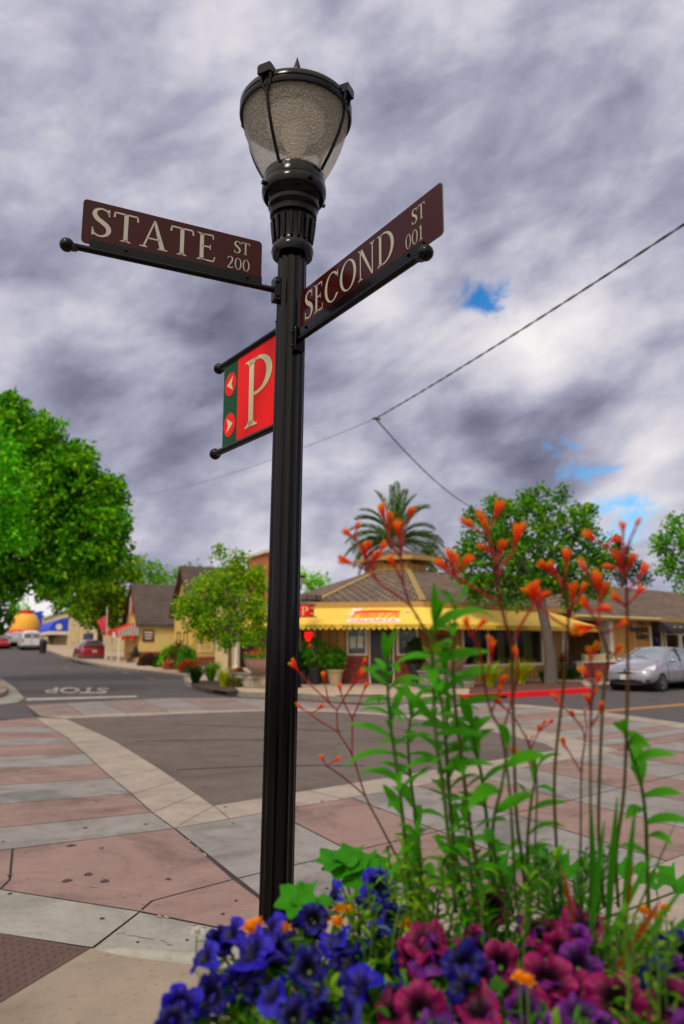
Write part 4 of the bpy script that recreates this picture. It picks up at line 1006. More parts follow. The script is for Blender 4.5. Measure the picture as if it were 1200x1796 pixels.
for a, b in ((gx(tW0), gx(tW1)), (gx(tW1) + .35, gx(tW1) + 2.6)): window(gal, MG, a, b, .75, EG - .25, whitetrim, glass, fw=.12, bars=(EG - .75,))
m = MB(MG); m.box(gx(tW0) - .3, gx(tW1) + 3, 1.5, 1.6, .1, 2.9); m.build('room_inside', mat('warm_interior', (150, 74, 36), rough=.8, var=.5, scale=1.5), gal)
r0 = GO - RD * .1 + nR * .45; r1 = FB + RD * tE + nR * .45
m = MB(); up2 = Vector((-nR.x * 4.3, -nR.y * 4.3, zG(1033, tG + 2) * 1.12 - EG))
a, b = r0 + Vector((0, 0, EG + .06)), r1 + Vector((0, 0, EG + .06)); xd = RD; yd = up2.normalized()
for (p, q, r_, s_) in ((a, b, b + up2, a + up2),): m.add([p, q, r_, s_], [(0, 1, 2, 3)], [((k - a).dot(xd), (k - a).dot(yd)) for k in (p, q, r_, s_)])
m.add([a + up2, b + up2, b + up2 * 1 - nR * 5 - Vector((0, 0, 1.5)), a + up2 - nR * 5 - Vector((0, 0, 1.5))], [(0, 1, 2, 3)]); m.build('roof', shingle, gal)
m = MB(frame(r0, RD)); m.box(0, (r1 - r0).length, -.02, .03, EG - .14, EG + .05); m.box(0, (r1 - r0).length, .03, .45, EG - .02, EG + .01); m.build('fascia', tantrim, gal)
m = MB(frame(r0 + RD * .3, RD)); m.tube([(0, -.07, EG - .02), (COLT(FB, RD, 1147) - tR - .4, -.07, EG - .02)], .06, 8); m.build('rain_gutter', mat('gutter_cream', (206, 182, 120), rough=.5), gal)
# arched dark awning
x0, x1 = COLT(FB, RD, 1143) - tR - .1, COLT(FB, RD, 1187) - tR - .1; m = MB(MG); ztop, zbot = EG - .1, zG(1108, tD0)
n_ = 8; hh = ztop - zbot
for i in range(n_):
    a0, a1 = pi / 2 * i / n_, pi / 2 * (i + 1) / n_
    f = lambda a: (-.05 - 1.0 * sin(a), zbot + hh * cos(a))
    (ya0, za0), (ya1, za1) = f(a0), f(a1); m.quad((x0, ya1, za1), (x1, ya1, za1), (x1, ya0, za0), (x0, ya0, za0))
for x in (x0, x1): m.add([(x, -.05, zbot)] + [(x, -.05 - 1.0 * sin(pi / 2 * i / n_), zbot + hh * cos(pi / 2 * i / n_)) for i in range(n_ + 1)], [tuple(range(n_ + 2))])
m.box(x0, x1, -1.06, -1.05, zbot - .12, zbot); ga = m.build('awning', mat('awning_black', (34, 28, 32), rough=.7, var=.25, scale=4), gal, smooth=40)
m = MB(MG); 
for k in range(3): m.add([(x0 + .55 + k * .62 + .2 * cos(t_ * .52), -1.005 + .0, zbot + hh * .42 + .045 * sin(t_ * .52) * (1 if t_ < 7 else .4)) for t_ in range(12)], [tuple(range(12))])
m.build('emblem', mat('awning_cream', (190, 180, 120), rough=.7), ga)
# gallery lettering
dark_l = mat('lettering_dark', (28, 20, 18), rough=.6)
for s, xr, yb, h in (('315', 1131, 1097, .30), ('Viewpoints', 1137, 1113, .33), ('Gallery', 1138, 1125.5, .34)):
    vs, fs, tw, th = text_polys(s, 1.0, .035); k = h / .72; tt = COLT(FB, RD, xr); m = MB(MG); kx = k * .92
    m.add([(gx(tt) - tw * kx + v[0] * kx, -.03, zG(yb, tt) + v[1] * k) for v in vs], fs); m.build('lettering', dark_l, gal)
# brick planter counter in the passage, its box, gate
tb0, tb1 = COLT(FB, RD, 1020), COLT(FB, RD, 1092); PB = FB + nR * 1.0
tb0, tb1 = COLT(PB, RD, 1020), COLT(PB, RD, 1091)
Mb = frame(PB + RD * tb0, RD); lb_ = tb1 - tb0; zB = AT(1050, 1163, (PB + RD * tb0).y).z
cnt = thing('brick_planter_wall', 'low red brick wall with white cap in front of the dark passage', 'planter wall', PB + RD * tb0)
m = MB(Mb); m.box(0, lb_, 0, .45, .1, zB); m.build('brickwork', redbrick, cnt)
m = MB(Mb); m.box(-.06, lb_ + .05, -.06, .5, zB, zB + .07); m.box(-.10, -.02, -.05, .45, .1, zB); m.build('cap', whitetrim, cnt, bevel=.01)
bx = thing('planter_box', 'cream box with two dark square holes on the low brick wall', 'planter box', PB + RD * (tb0 + .9))
m = MB(Mb); m.box(.35, lb_ * .78, .08, .4, zB + .07, zB + .36); m.build('box', creamwall, bx, bevel=.01)
m = MB(Mb)
for k in (.62, .72): m.box(lb_ * .78 * k / .78 - .0, lb_ * .78 * k / .78 + .12, .07, .1, zB + .15, zB + .29)
m.build('hole', darkint, bx)
iron = mat('wrought_iron', (16, 15, 18), rough=.5)
P0 = FB + nR * .75; ta, tb = COLT(P0, RD, 984), COLT(P0, RD, 1017); Mi = frame(P0 + RD * ta, RD); li = tb - ta; zi = AT(1000, 1147, (P0 + RD * ta).y).z
gt = thing('iron_gate', 'black iron gate with pointed bars beside the low brick wall', 'gate', P0 + RD * ta)
m = MB(Mi); m.box(0, li, -.02, .02, .2, zi * .62); m.build('gate_panel', iron, gt)
m = MB(Mi)
for k in range(8):
    x = li * (k + .5) / 8; hb = zi + .12 * sin(pi * (k + .5) / 8); m.tube([(x, 0, .12), (x, 0, hb), (x, 0, hb + .10)], [.022, .022, .003], 6)
m.tube([(0, 0, zi * .85), (li, 0, zi * .85)], .025, 6); m.tube([(0, 0, .1), (0, 0, zi)], .035, 6); m.tube([(li, 0, .1), (li, 0, zi)], .035, 6); m.build('gate_bars', iron, gt)
# ------------------------------------------------------------------ buildings along the other street
def gable(parent, P, A, la, B, lb, z0, ze, zr, wm, rm, over=.35, trim=None):   # A along the eave, B across the gable
    def q(a, b, z): return P + A * a + B * b + Vector((0, 0, z))
    m = MB()
    def add(pts):
        xd = (pts[1] - pts[0]).normalized(); m.add(pts, [tuple(range(len(pts)))], [((p - pts[0]).dot(xd), p.z) for p in pts])
    add([q(0, 0, z0), q(la, 0, z0), q(la, 0, ze), q(0, 0, ze)]); add([q(la, lb, z0), q(0, lb, z0), q(0, lb, ze), q(la, lb, ze)])
    for a in (0, la): add([q(a, lb, z0), q(a, 0, z0), q(a, 0, ze), q(a, lb / 2, zr), q(a, lb, ze)])
    m.build('wall', wm, parent)
    m = MB(); dz = (zr - ze) / (lb / 2)
    for s in (0, 1):
        b0 = -over if s == 0 else lb + over; lo_ = ze - dz * over
        pts = [q(-over, b0, lo_ + .06), q(la + over, b0, lo_ + .06), q(la + over, lb / 2, zr + .06), q(-over, lb / 2, zr + .06)]
        ed = [p + Vector((0, 0, .16)) for p in pts]
        m.add(ed, [(0, 1, 2, 3)], [(0, 0), (la, 0), (la, lb / 2 * 1.4), (0, lb / 2 * 1.4)])
        m.add(pts, [(3, 2, 1, 0)])
        for i in range(4): m.quad(pts[i], pts[(i + 1) % 4], ed[(i + 1) % 4], ed[i])
    r = m.build('roof', rm, parent)
    if trim:
        m = MB()
        for s in (0, 1):
            b0 = -over if s == 0 else lb + over; lo_ = ze - dz * over
            p0, p1 = q(-over - .03, b0, lo_), q(-over - .03, lb / 2, zr); m.quad(p0, p1, p1 + Vector((0, 0, .26)), p0 + Vector((0, 0, .26)))
        m.build('barge_board', trim, r)
    return q
XD = Vector((.90, .436, 0)); YD = Vector((-.436, .90, 0))
darktrim = mat('dark_red_trim', (92, 34, 26), rough=.6)
signbrown = mat('sign_brown', (86, 44, 34), rough=.6)
# cottage with the red awning
CK = Vector((XP(244, 57), 57, 0))
cot = thing('cottage_shop', 'cream cottage shop with dark gable roof, red awning and brown wall sign', 'shop building', CK)
cl = COLT(CK, XD, 318); ze_, zr_ = AT(600, 1093, 57).z, AT(600, 1029, 60).z
q = gable(cot, CK, XD, cl, YD, 6.2, 0, ze_, zr_, yellowwall, shingle_dark, .3, darktrim)
Mc = frame(CK, XD); Mg = frame(CK + YD * 6.2, -YD)
m = MB(Mc); m.box(0, cl, -.06, 0, 0, .95); m.build('brick_base', redbrick, cot)
m = MB(Mc); m.box(cl * .07, cl * .34, -.08, -.01, 1.72, 2.6); sb_ = m.build('wall_sign', signbrown, cot, bevel=.02)
m = MB(Mc)
for k in range(3): m.box(cl * .10 + .05 * k, cl * .31 - .05 * k, -.09, -.08, 2.35 - k * .22, 2.45 - k * .22)
m.build('lettering', whitetrim, sb_)
m = MB(Mg); m.box(2.1, 3.1, -.12, -.02, 4.0, 5.6); sp_ = m.build('gable_sign', whitetrim, cot)
m = MB(Mg); m.box(2.95, 3.55, -.18, -.125, 3.8, 5.5); m.build('sign_panel', mat('faded_pink', (176, 110, 96), rough=.7), sp_)
for a, b in ((.5, 1.6), (3.0, 4.1), (4.5, 5.8)): window(cot, Mg, a, b, .5, 2.5, tantrim, glassd, name='shop_window')
m = MB(Mg); yb = -1.6
m.add([(-.3, -.05, 3.15), (6.4, -.05, 3.15), (6.4, yb, 2.55), (-.3, yb, 2.55)], [(0, 3, 2, 1)]); m.add([(6.4, -.05, 3.15), (6.4, yb, 2.55), (6.4, -.05, 2.55)], [(0, 1, 2)])
aw2 = m.build('awning', awnred, cot)
m = MB(Mg); n_ = 14
for k in range(n_):
    y0, y1 = -.05 + (yb + .05) * k / n_, -.05 + (yb + .05) * (k + 1) / n_; m.cur = k % 2
    zt_a = 3.15 + (2.55 - 3.15) * k / n_; zt_b = 3.15 + (2.55 - 3.15) * (k + 1) / n_
    m.quad((6.43, y0, 2.15), (6.43, y1, 2.15), (6.43, y1, zt_b), (6.43, y0, zt_a))
m.build('striped_side', [mat('stripe_grey', (120, 108, 104), rough=.8), mat('stripe_pale', (196, 180, 166), rough=.8)], aw2)
m = MB(Mg); m.box(-.3, 6.43, yb - .02, yb, 2.2, 2.56); m.build('valance', awnred, aw2)
for x in (6.3, 3.0, -.1): m = MB(Mg); m.box(x - .06, x + .06, yb + .05, yb + .17, 0, 2.5); m.build('awning_post', whitetrim, cot)
# bay to the right of the cottage
bay = MB(Mc); bay.prism([(cl, 0), (cl + .5, -.7), (cl + 1.9, -.7), (cl + 2.4, 0)], 0, 3.0); bo = bay.build('bay', yellowwall, cot)
bay = MB(Mc); bay.add([(cl - .15, 0, 3.0), (cl + .4, -.95, 3.0), (cl + 2.0, -.95, 3.0), (cl + 2.6, 0, 3.0), (cl + 1.2, .0, 4.1)], [(0, 1, 4), (1, 2, 4), (2, 3, 4)]); bay.build('bay_roof', mat('slate_pale', (128, 118, 118), rough=.8), bo)
window(bo, Mc @ Matrix.Translation((0, -.7, 0)), cl + .75, cl + 1.6, 1.0, 2.5, darktrim, glassd, y=-.012, proud=.04)
# second gabled house
HK = Vector((XP(336, 50), 50, 0))
hse = thing('gabled_house', 'tall yellow gabled house behind the young street tree', 'house', HK)
q = gable(hse, HK, XD, 5.4, YD, 5.0, 0, AT(600, 1072, 51).z, AT(600, 1000, 53).z, mat('yellow_siding', (200, 164, 88), rough=.8, var=.08), shingle_dark, .35, darktrim)
Mh = frame(HK, XD); Mh2 = frame(HK + YD * 5.0, -YD)
for a in (.6, 2.4, 4.0): window(hse, Mh, a, a + .8, 1.1, 2.6, whitetrim, glassd)
for a, z in ((1.0, 1.0), (3.0, 1.0), (2.1, 4.0)): window(hse, Mh2, a, a + .9, z, z + 1.3, darktrim, glassd)
m = MB(Mh); m.box(0, 5.4, -.08, 0, 0, .7); m.build('brick_base', redbrick, hse)
# brick building with white columns
KB = Vector((XP(440, 46), 46, 0))
brk = thing('brick_house', 'orange brick building with white porch columns behind the flower bowl', 'building', KB)
orange_b = brickmat('orange_brick', (176, 84, 40), (192, 104, 54), (150, 120, 90))
Mk = frame(KB, XD); bl_ = COLT(KB, XD, 520) ; zt_b = AT(600, 968, 46).z
m = MB(Mk); m.box(1.0, bl_, 0, 4, 0, zt_b); m.build('wall', orange_b, brk)
m = MB(Mk); m.box(.8, bl_ + .05, -.2, 4.1, zt_b, zt_b + .18); m.build('coping', whitetrim, brk)
m = MB(Mk); m.box(-1.2, 1.0, .6, 3.5, 0, 4.3); m.build('porch_wall', creamwall, brk)
m = MB(Mk)
for x in (-1.0, .85): m.lathe([(.17, 0), (.17, .12), (.12, .16), (.11, 2.7), (.15, 2.78), (.17, 2.9)], 16, c=(x, -.3, .1))
m.build('column', whitetrim, brk, smooth=40)
m = MB(Mk); m.box(-1.4, 1.2, -.6, .6, 3.0, 3.35); m.build('porch_roof', whitetrim, brk)
m = MB(Mk); m.box(-.5, .45, .56, .6, .1, 2.4); m.build('door', darkdoor, brk)
window(brk, Mk, 1.4, 2.0, 1.1, 2.5, whitetrim, glassd)
# long cream storefront with blue awnings
BL = CK + YD * 6.2; a0, a1 = COLT(BL, YD, 176), COLT(BL, YD, 74)
SK = BL + YD * a1; ls = a1 - a0; zs = rise(SK.y)
sto = thing('storefront_building', 'long cream storefront with two blue domed awnings', 'shop building', BL + YD * a0)
Ms = frame(SK, -YD); z_at = lambda y, Y: AT(600, y, Y).z
m = MB(Ms); wt = z_at(1086, SK.y); m.box(0, ls, 0, 8, 0, wt); m.build('wall', creamwall, sto)
m = MB(Ms); m.box(-.1, ls + .1, -.25, 8.1, wt, wt + .3); m.build('cornice', whitetrim, sto)
cS = lambda px: a1 - COLT(BL, YD, px)
for a, b in ((100, 108), (124, 131), (138, 146)): window(sto, Ms, cS(a), cS(b), zs + .4, zs + 2.6, tantrim, glassd)
m = MB(Ms); m.box(cS(150), cS(163), -.3, -.02, z_at(1121, 70), z_at(1108, 70)); m.build('blue_sign', mat('sign_navy', (26, 34, 96), rough=.5), sto)
blue = mat('awning_blue', (14, 62, 200), rough=.6, var=.08)
def dome_awning(parent, M, x0, x1, zb, zt, dep, mt, n=10):
    m = MB(M); prof = [(dep * sin(pi / 2 * i / n), zb + (zt - zb) * cos(pi / 2 * i / n)) for i in range(n + 1)]
    for i in range(n):
        (ya, za), (yb_, zb_) = prof[i], prof[i + 1]; m.quad((x0, -yb_, zb_), (x1, -yb_, zb_), (x1, -ya, za), (x0, -ya, za))
    for x in (x0, x1): m.add([(x, 0, zb)] + [(x, -y_, z_) for y_, z_ in prof], [tuple(range(n + 2))])
    o = m.build('awning', mt, parent, smooth=40)
    m = MB(M); m.box(x0, x1, -dep - .02, -dep + .02, zb - .45, zb); m.box(x0 - .02, x0 + .02, -dep, 0, zb - .45, zb); m.box(x1 - .02, x1 + .02, -dep, 0, zb - .45, zb); m.build('valance', whitetrim, o)
    m = MB(M); xc = x1 - .9
    m.tube([(x1 + .03, -dep * .5, zb + .6), (x1 + .06, -dep * .5, zb + .6)], .42, 16); m.build('emblem', whitetrim, o)
xa0, xa1 = cS(84), cS(118)
dome_awning(sto, Ms, xa0, xa1, z_at(1101, 78), z_at(1068, 76), 2.4, blue)
SK2 = BL + YD * (a1 + .3); a2 = COLT(BL, YD, 47); 
st2 = thing('blue_awning_shop', 'cream shop under the far blue awning, next to the yellow building', 'shop building', SK2)
Ms2 = frame(BL + YD * a2, -YD); l2_ = a2 - a1 - .3; z2_ = z_at(1100, SK2.y + 10)
m = MB(Ms2); m.box(0, l2_, 0, 8, 0, z2_ + 1.5); m.build('wall', creamwall, st2)
dome_awning(st2, Ms2, l2_ * .08, l2_ * .92, z_at(1103, SK2.y + 10), z_at(1073, SK2.y + 8), 2.6, blue)
window(st2, Ms2, l2_ * .3, l2_ * .7, 1.6, 3.2, tantrim, glassd)
# yellow round-fronted building at the end of the street
YB = Vector((XP(33, 120), 122, rise(122)))
yel = thing('yellow_round_building', 'yellow round building with red cap and red skirt awning down the street', 'building', YB)
k_ = 120 / F; yy = lambda y: AT(600, y, 120).z - YB.z
m = MB(Matrix.Translation(YB)); m.lathe([(2.2, -1), (2.2, yy(1112)), (2.3, yy(1112))], 24); m.build('wall', mat('ochre_wall', (206, 150, 40), rough=.8), yel)
m = MB(Matrix.Translation(YB)); m.lathe([(2.35, yy(1106)), (2.3, yy(1098)), (2.05, yy(1088)), (1.55, yy(1079)), (.9, yy(1075))], 32); m.build('dome', mat('dome_yellow', (222, 160, 46), rough=.7), yel, smooth=60)
m = MB(Matrix.Translation(YB)); m.lathe([(1.05, yy(1076)), (1.05, yy(1070)), (.8, yy(1069))], 24); m.build('cap', mat('cap_red', (186, 28, 30), rough=.6), yel)
m = MB(Matrix.Translation(YB)); m.lathe([(2.4, yy(1104)), (2.9, yy(1112))], 32, cap=False); m.build('awning', awnred, yel)

# ------------------------------------------------------------------ cars
def car(name, label, paint, st, P, heading, wheel_r, wx, track, glassm, group=None, kindf='hatch'):
    root = thing(name, label, 'car', (P.x, P.y, P.z), atan2(heading.y, heading.x), group)
    vs = []; n = len(st); k = len(st[0][1])
    for x, ww, zz_ in st:
        row = [(x, w_, z_) for w_, z_ in zip(ww, zz_)]
        full = [(x, -w_, z_) for _, w_, z_ in row[:-1]] + [(x, 0, row[-1][2])] + [(x, w_, z_) for _, w_, z_ in row[:-1][::-1]]
        vs += full
    mcount = 2 * k - 1; fs = []; mi = []
    for i in range(n - 1):
        for j in range(mcount - 1):
            fs.append((i * mcount + j, i * mcount + j + 1, (i + 1) * mcount + j + 1, (i + 1) * mcount + j))
            jj = min(j, mcount - 2 - j); mi.append(glassm(i, jj))
        fs.append((i * mcount + mcount - 1, i * mcount, (i + 1) * mcount, (i + 1) * mcount + mcount - 1)); mi.append(0)
    fs.append(tuple(range(mcount))[::-1]); mi.append(0); fs.append(tuple(range((n - 1) * mcount, n * mcount))); mi.append(0)
    me = bpy.data.meshes.new('carbody'); me.from_pydata(vs, [], fs)
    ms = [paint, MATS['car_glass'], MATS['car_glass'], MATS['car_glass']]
    for q_ in ms: me.materials.append(q_)
    me.polygons.foreach_set('material_index', mi)
    o = bpy.data.objects.new('carbody', me); col.objects.link(o)
    sb = o.modifiers.new('s', 'SUBSURF'); sb.levels = 2; sb.render_levels = 2
    bpy.context.view_layer.update()
    me2 = bpy.data.meshes.new_from_object(o.evaluated_get(bpy.context.evaluated_depsgraph_get()))
    bpy.data.objects.remove(o)
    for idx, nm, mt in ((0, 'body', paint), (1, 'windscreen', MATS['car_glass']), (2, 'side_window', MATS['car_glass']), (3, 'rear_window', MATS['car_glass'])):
        sel = [p for p in me2.polygons if p.material_index == idx]
        if not sel: continue
        used = {}; f2 = []
        for p in sel:
            f2.append(tuple(used.setdefault(v, len(used)) for v in p.vertices))
        md = bpy.data.meshes.new(nm); md.from_pydata([me2.vertices[v].co[:] for v in used], [], f2); md.materials.append(mt)
        md.polygons.foreach_set('use_smooth', [True] * len(md.polygons))
        ob = bpy.data.objects.new(nm, md); col.objects.link(ob); ob.parent = root
    MW = world_of(root)
    tyre, rim = mat('tyre_rubber', (20, 19, 20), rough=.85), mat('alloy_rim', (150, 150, 154), rough=.3, metal=.8, var=.05)
    for x in wx:
        for s in (-1, 1):
            y0 = s * (track - .19); y1 = s * (track + .012)
            M0 = MW @ Matrix.Translation((x, 0, wheel_r)) @ Matrix.Rotation(-pi / 2 * s, 4, 'X')
            m = MB(M0); m.lathe([(wheel_r + .075, 0), (wheel_r + .075, track - .012), (.0001, track - .012)], 36, cap=False); m.build('wheel_arch', mat('arch_black', (10, 10, 11), rough=.9), root)
            m = MB(M0); rr = wheel_r; a, b = track - .2, track + .015
            m.lathe([(rr * .62, a), (rr - .02, a), (rr, a + .03), (rr, b - .03), (rr - .02, b), (rr * .68, b), (rr * .66, b - .02)], 32, cap=False); wh = m.build('wheel', tyre, root, smooth=40)
            m = MB(M0); m.lathe([(rr * .69, b - .004), (rr * .62, b - .008), (rr * .60, b - .03), (rr * .2, b - .02), (.0001, b - .012)], 32, cap=False)
            for i in range(5):
                an = 2 * pi * i / 5; d = Vector((cos(an), sin(an), 0)); e = Vector((-sin(an), cos(an), 0))
                m.add([d * rr * .15 - e * .035 + Vector((0, 0, b - .008)), d * rr * .15 + e * .035 + Vector((0, 0, b - .008)), d * rr * .62 + e * .05 + Vector((0, 0, b - .003)), d * rr * .62 - e * .05 + Vector((0, 0, b - .003))], [(0, 1, 2, 3)])
            m.build('rim', rim, wh, smooth=30)
            m = MB(M0)
            for i in range(5):
                an = 2 * pi * (i + .5) / 5; d = Vector((cos(an), sin(an), 0)); e = Vector((-sin(an), cos(an), 0))
                m.add([d * rr * .26 - e * .02 + Vector((0, 0, b + .001)), d * rr * .26 + e * .02 + Vector((0, 0, b + .001)), d * rr * .52 + e * .055 + Vector((0, 0, b + .001)), d * rr * .52 - e * .055 + Vector((0, 0, b + .001))], [(0, 1, 2, 3)])
            m.build('rim_hole', MATS['arch_black'], wh)
    return root, MW
m_, t_, b_ = newmat('car_glass'); b_.inputs['Base Color'].default_value = (.16, .20, .225, 1); b_.inputs['Roughness'].default_value = .03; b_.inputs['IOR'].default_value = 2.3; b_.inputs['Coat Weight'].default_value = 1.0  # pale base colour stands in for sky reflected in the glass
silver = mat('silver_paint', (158, 157, 168), rough=.24, var=.03, metal=.45, coat=1.0)
redp = mat('red_paint', (150, 10, 28), rough=.25, var=.05, coat=.8)
whitep = mat('white_paint', (206, 206, 210), rough=.3, var=.03, coat=.6)
darkp = mat('dark_paint', (34, 36, 48), rough=.25, var=.05, coat=.8)
lampclear = mat('headlamp', (206, 206, 212), rough=.08, var=.2, scale=20, coat=1.0)
tail = mat('tail_lamp', (168, 12, 18), rough=.15, coat=1.0)
platem = mat('licence_plate', (190, 186, 186), rough=.5, var=.15, scale=25)
blackp = mat('black_trim', (14, 14, 15), rough=.45)
hatch = [
 (2.24, (.50, .58, .58, .52, .42, .22, 0), (.24, .40, .55, .64, .665, .68, .685)),
 (2.12, (.70, .80, .80, .72, .56, .28, 0), (.20, .40, .58, .70, .735, .755, .76)),
 (1.85, (.80, .865, .865, .81, .64, .32, 0), (.19, .42, .64, .80, .85, .875, .88)),
 (1.40, (.83, .872, .872, .84, .68, .34, 0), (.18, .42, .66, .90, .955, .985, .99)),
 (1.12, (.84, .872, .872, .83, .70, .36, 0), (.18, .42, .67, .95, 1.01, 1.045, 1.055)),
 (.98, (.84, .872, .872, .82, .69, .36, 0), (.18, .42, .67, .955, 1.06, 1.105, 1.12)),
 (.20, (.84, .872, .872, .82, .575, .31, 0), (.18, .42, .67, .965, 1.395, 1.435, 1.445)),
 (.05, (.84, .872, .872, .82, .57, .31, 0), (.18, .42, .67, .97, 1.41, 1.465, 1.475)),
 (-.55, (.84, .872, .872, .82, .565, .30, 0), (.18, .42, .68, .99, 1.42, 1.475, 1.485)),
 (-1.25, (.84, .872, .872, .82, .55, .30, 0), (.18, .42, .69, 1.02, 1.36, 1.41, 1.42)),
 (-1.85, (.82, .86, .86, .80, .53, .29, 0), (.20, .42, .70, 1.03, 1.23, 1.275, 1.28)),
 (-2.12, (.76, .83, .83, .77, .58, .3, 0), (.26, .45, .72, .98, 1.04, 1.07, 1.075)),
 (-2.22, (.66, .74, .74, .68, .52, .27, 0), (.32, .48, .70, .86, .90, .91, .915))]
def hatch_glass(i, j):
    if i in (5,) and j >= 4: return 1
    if 5 <= i <= 9 and j == 3: return 2
    if i in (9, 10) and j >= 4: return 3
    return 0
hd = Vector((-RD.x, -RD.y, 0)).normalized(); hd = (Matrix.Rotation(radians(1), 3, 'Z') @ hd)
fw_ = G(1164, 1213.5); lf = Vector((-hd.y, hd.x, 0))
PC = fw_ - hd * 1.37 - lf * .86
pri, MP = car('parked_car', 'silver hatchback parked in front of the gallery', silver, hatch, PC, hd, .315, (1.37, -1.33), .865, hatch_glass)
def patch(root, name, pts, mt, th=.012, smooth=40):   # small moulded panel from a point loop with thickness
    m = MB(world_of(root)); c = sum((Vector(p) for p in pts), Vector((0, 0, 0))) / len(pts)
    n = Vector((0, 0, 0))
    for i in range(len(pts)): n += (Vector(pts[i]) - c).cross(Vector(pts[(i + 1) % len(pts)]) - c)
    n.normalize(); k = len(pts)
    m.add([Vector(p) - n * th for p in pts] + [Vector(p) + n * th * .6 for p in pts] + [c + n * th * 1.6], [(i, (i + 1) % k, k + (i + 1) % k, k + i) for i in range(k)] + [(k + i, k + (i + 1) % k, 2 * k) for i in range(k)])
    return m.build(name, mt, root, smooth=smooth)
for s in (1, -1):
    fl = lambda pts: [(x, y * s, z) for x, y, z in pts] if s == 1 else [(x, y * s, z) for x, y, z in pts][::-1]
    hl = patch(pri, 'headlight', fl([(2.13, .53, .64), (2.03, .74, .62), (1.80, .835, .735), (1.62, .85, .855), (1.72, .79, .865), (1.95, .68, .80), (2.10, .55, .725)]), lampclear, .03)
    patch(hl, 'indicator', fl([(1.74, .862, .80), (1.64, .872, .86), (1.70, .825, .87)]), mat('indicator_red', (196, 60, 60), rough=.15), .02)
    patch(pri, 'fog_lamp', fl([(2.17, .66, .30), (2.09, .80, .30), (2.07, .81, .42), (2.16, .68, .43)]), blackp, .02)
    m = MB(MP); m.ball((.80, s * .97, 1.02), .1, 14, (.8, 1.15, .62)); m.tube([(.82, s * .84, .95), (.80, s * .92, .99)], .03, 6); m.build('wing_mirror', silver, pri, smooth=60)
    for x in (.18, -.82): m = MB(MP); m.tube([(x, s * .875, .80), (x - .10, s * .892, .805), (x - .2, s * .875, .81)], .014, 6); m.build('door_handle', silver, pri, smooth=60)
    for x, z0q, z1q, dx in ((.92, .30, .94, 0), (-.12, .26, .98, 0), (-1.05, .5, 1.0, .12)):
        m = MB(MP); m.tube([(x + dx, s * .871, z0q), (x, s * .879, .55), (x, s * .876, .72), (x + .02, s * .838, z1q)], .006, 5); m.build('door_gap', blackp, pri)
    m = MB(MP); m.tube([(-.14, s * .80, .99), (-.20, s * .70, 1.2), (-.24, s * .575, 1.41)], .035, 6); m.build('door_pillar', blackp, pri, smooth=60)
    m = MB(MP); m.tube([(1.05, s * .80, .985), (.6, s * .70, 1.22), (.15, s * .585, 1.41), (-.6, s * .575, 1.43), (-1.3, s * .56, 1.37), (-1.95, s * .57, 1.14)], .02, 6); m.build('roof_rail', silver, pri, smooth=60)
patch(pri, 'grille', [(2.20, -.54, .615), (2.27, 0, .585), (2.20, .54, .615), (2.17, .54, .675), (2.26, 0, .645), (2.17, -.54, .675)], blackp, .014)
patch(pri, 'lower_grille', [(2.18, -.62, .24), (2.28, 0, .23), (2.18, .62, .24), (2.20, .52, .41), (2.29, 0, .40), (2.20, -.52, .41)], blackp, .014)
m = MB(MP); m.box(2.275, 2.30, -.15, .15, .40, .56); m.build('number_plate', platem, pri, bevel=.004)
m = MB(MP); m.lathe([(.055, 0), (.05, .012), (.0001, .014)], 20, c=(0, 0, 0)); 
for v_ in range(len(m.v)): pass
m = MB(MP @ Matrix.Translation((2.235, 0, .70)) @ Matrix.Rotation(radians(65), 4, 'Y')); m.lathe([(.055, 0), (.05, .012), (.0001, .014)], 20); m.build('badge', mat('badge_blue', (60, 90, 150), rough=.2, metal=.5), pri, smooth=30)
for y in (.15, -.4): m = MB(MP); m.tube([(1.08, y + .1, 1.07), (.98, y - .1, 1.125), (.9, y - .42, 1.15)], .009, 5); m.build('wiper', blackp, pri)
# red sports utility car seen from behind
suvst = [
 (2.25, (.55, .62, .62, .56, .44, .22, 0), (.28, .45, .62, .74, .78, .80, .80)),
 (2.05, (.80, .88, .88, .80, .62, .3, 0), (.25, .48, .72, .90, .95, .97, .97)),
 (1.2, (.86, .92, .92, .88, .70, .35, 0), (.24, .5, .78, 1.04, 1.09, 1.12, 1.12)),
 (1.0, (.86, .92, .92, .87, .70, .35, 0), (.24, .5, .78, 1.06, 1.16, 1.19, 1.2)),
 (.3, (.86, .92, .92, .86, .64, .33, 0), (.24, .5, .78, 1.07, 1.56, 1.62, 1.63)),
 (-.6, (.86, .92, .92, .86, .64, .33, 0), (.24, .5, .8, 1.1, 1.62, 1.68, 1.69)),
 (-1.5, (.86, .92, .92, .86, .62, .32, 0), (.24, .5, .82, 1.13, 1.58, 1.63, 1.64)),
 (-1.72, (.86, .92, .92, .86, .60, .32, 0), (.25, .5, .82, 1.14, 1.53, 1.57, 1.58)),
 (-2.05, (.84, .90, .90, .84, .62, .32, 0), (.28, .5, .82, 1.09, 1.16, 1.18, 1.18)),
 (-2.16, (.80, .86, .86, .80, .62, .32, 0), (.32, .5, .78, 1.0, 1.04, 1.05, 1.05)),
 (-2.2, (.74, .80, .80, .74, .58, .3, 0), (.36, .52, .74, .88, .92, .93, .93))]
def suv_glass(i, j):
    if i == 3 and j >= 4: return 1
    if 3 <= i <= 6 and j == 3: return 2
    if i == 7 and j >= 4: return 3
    return 0
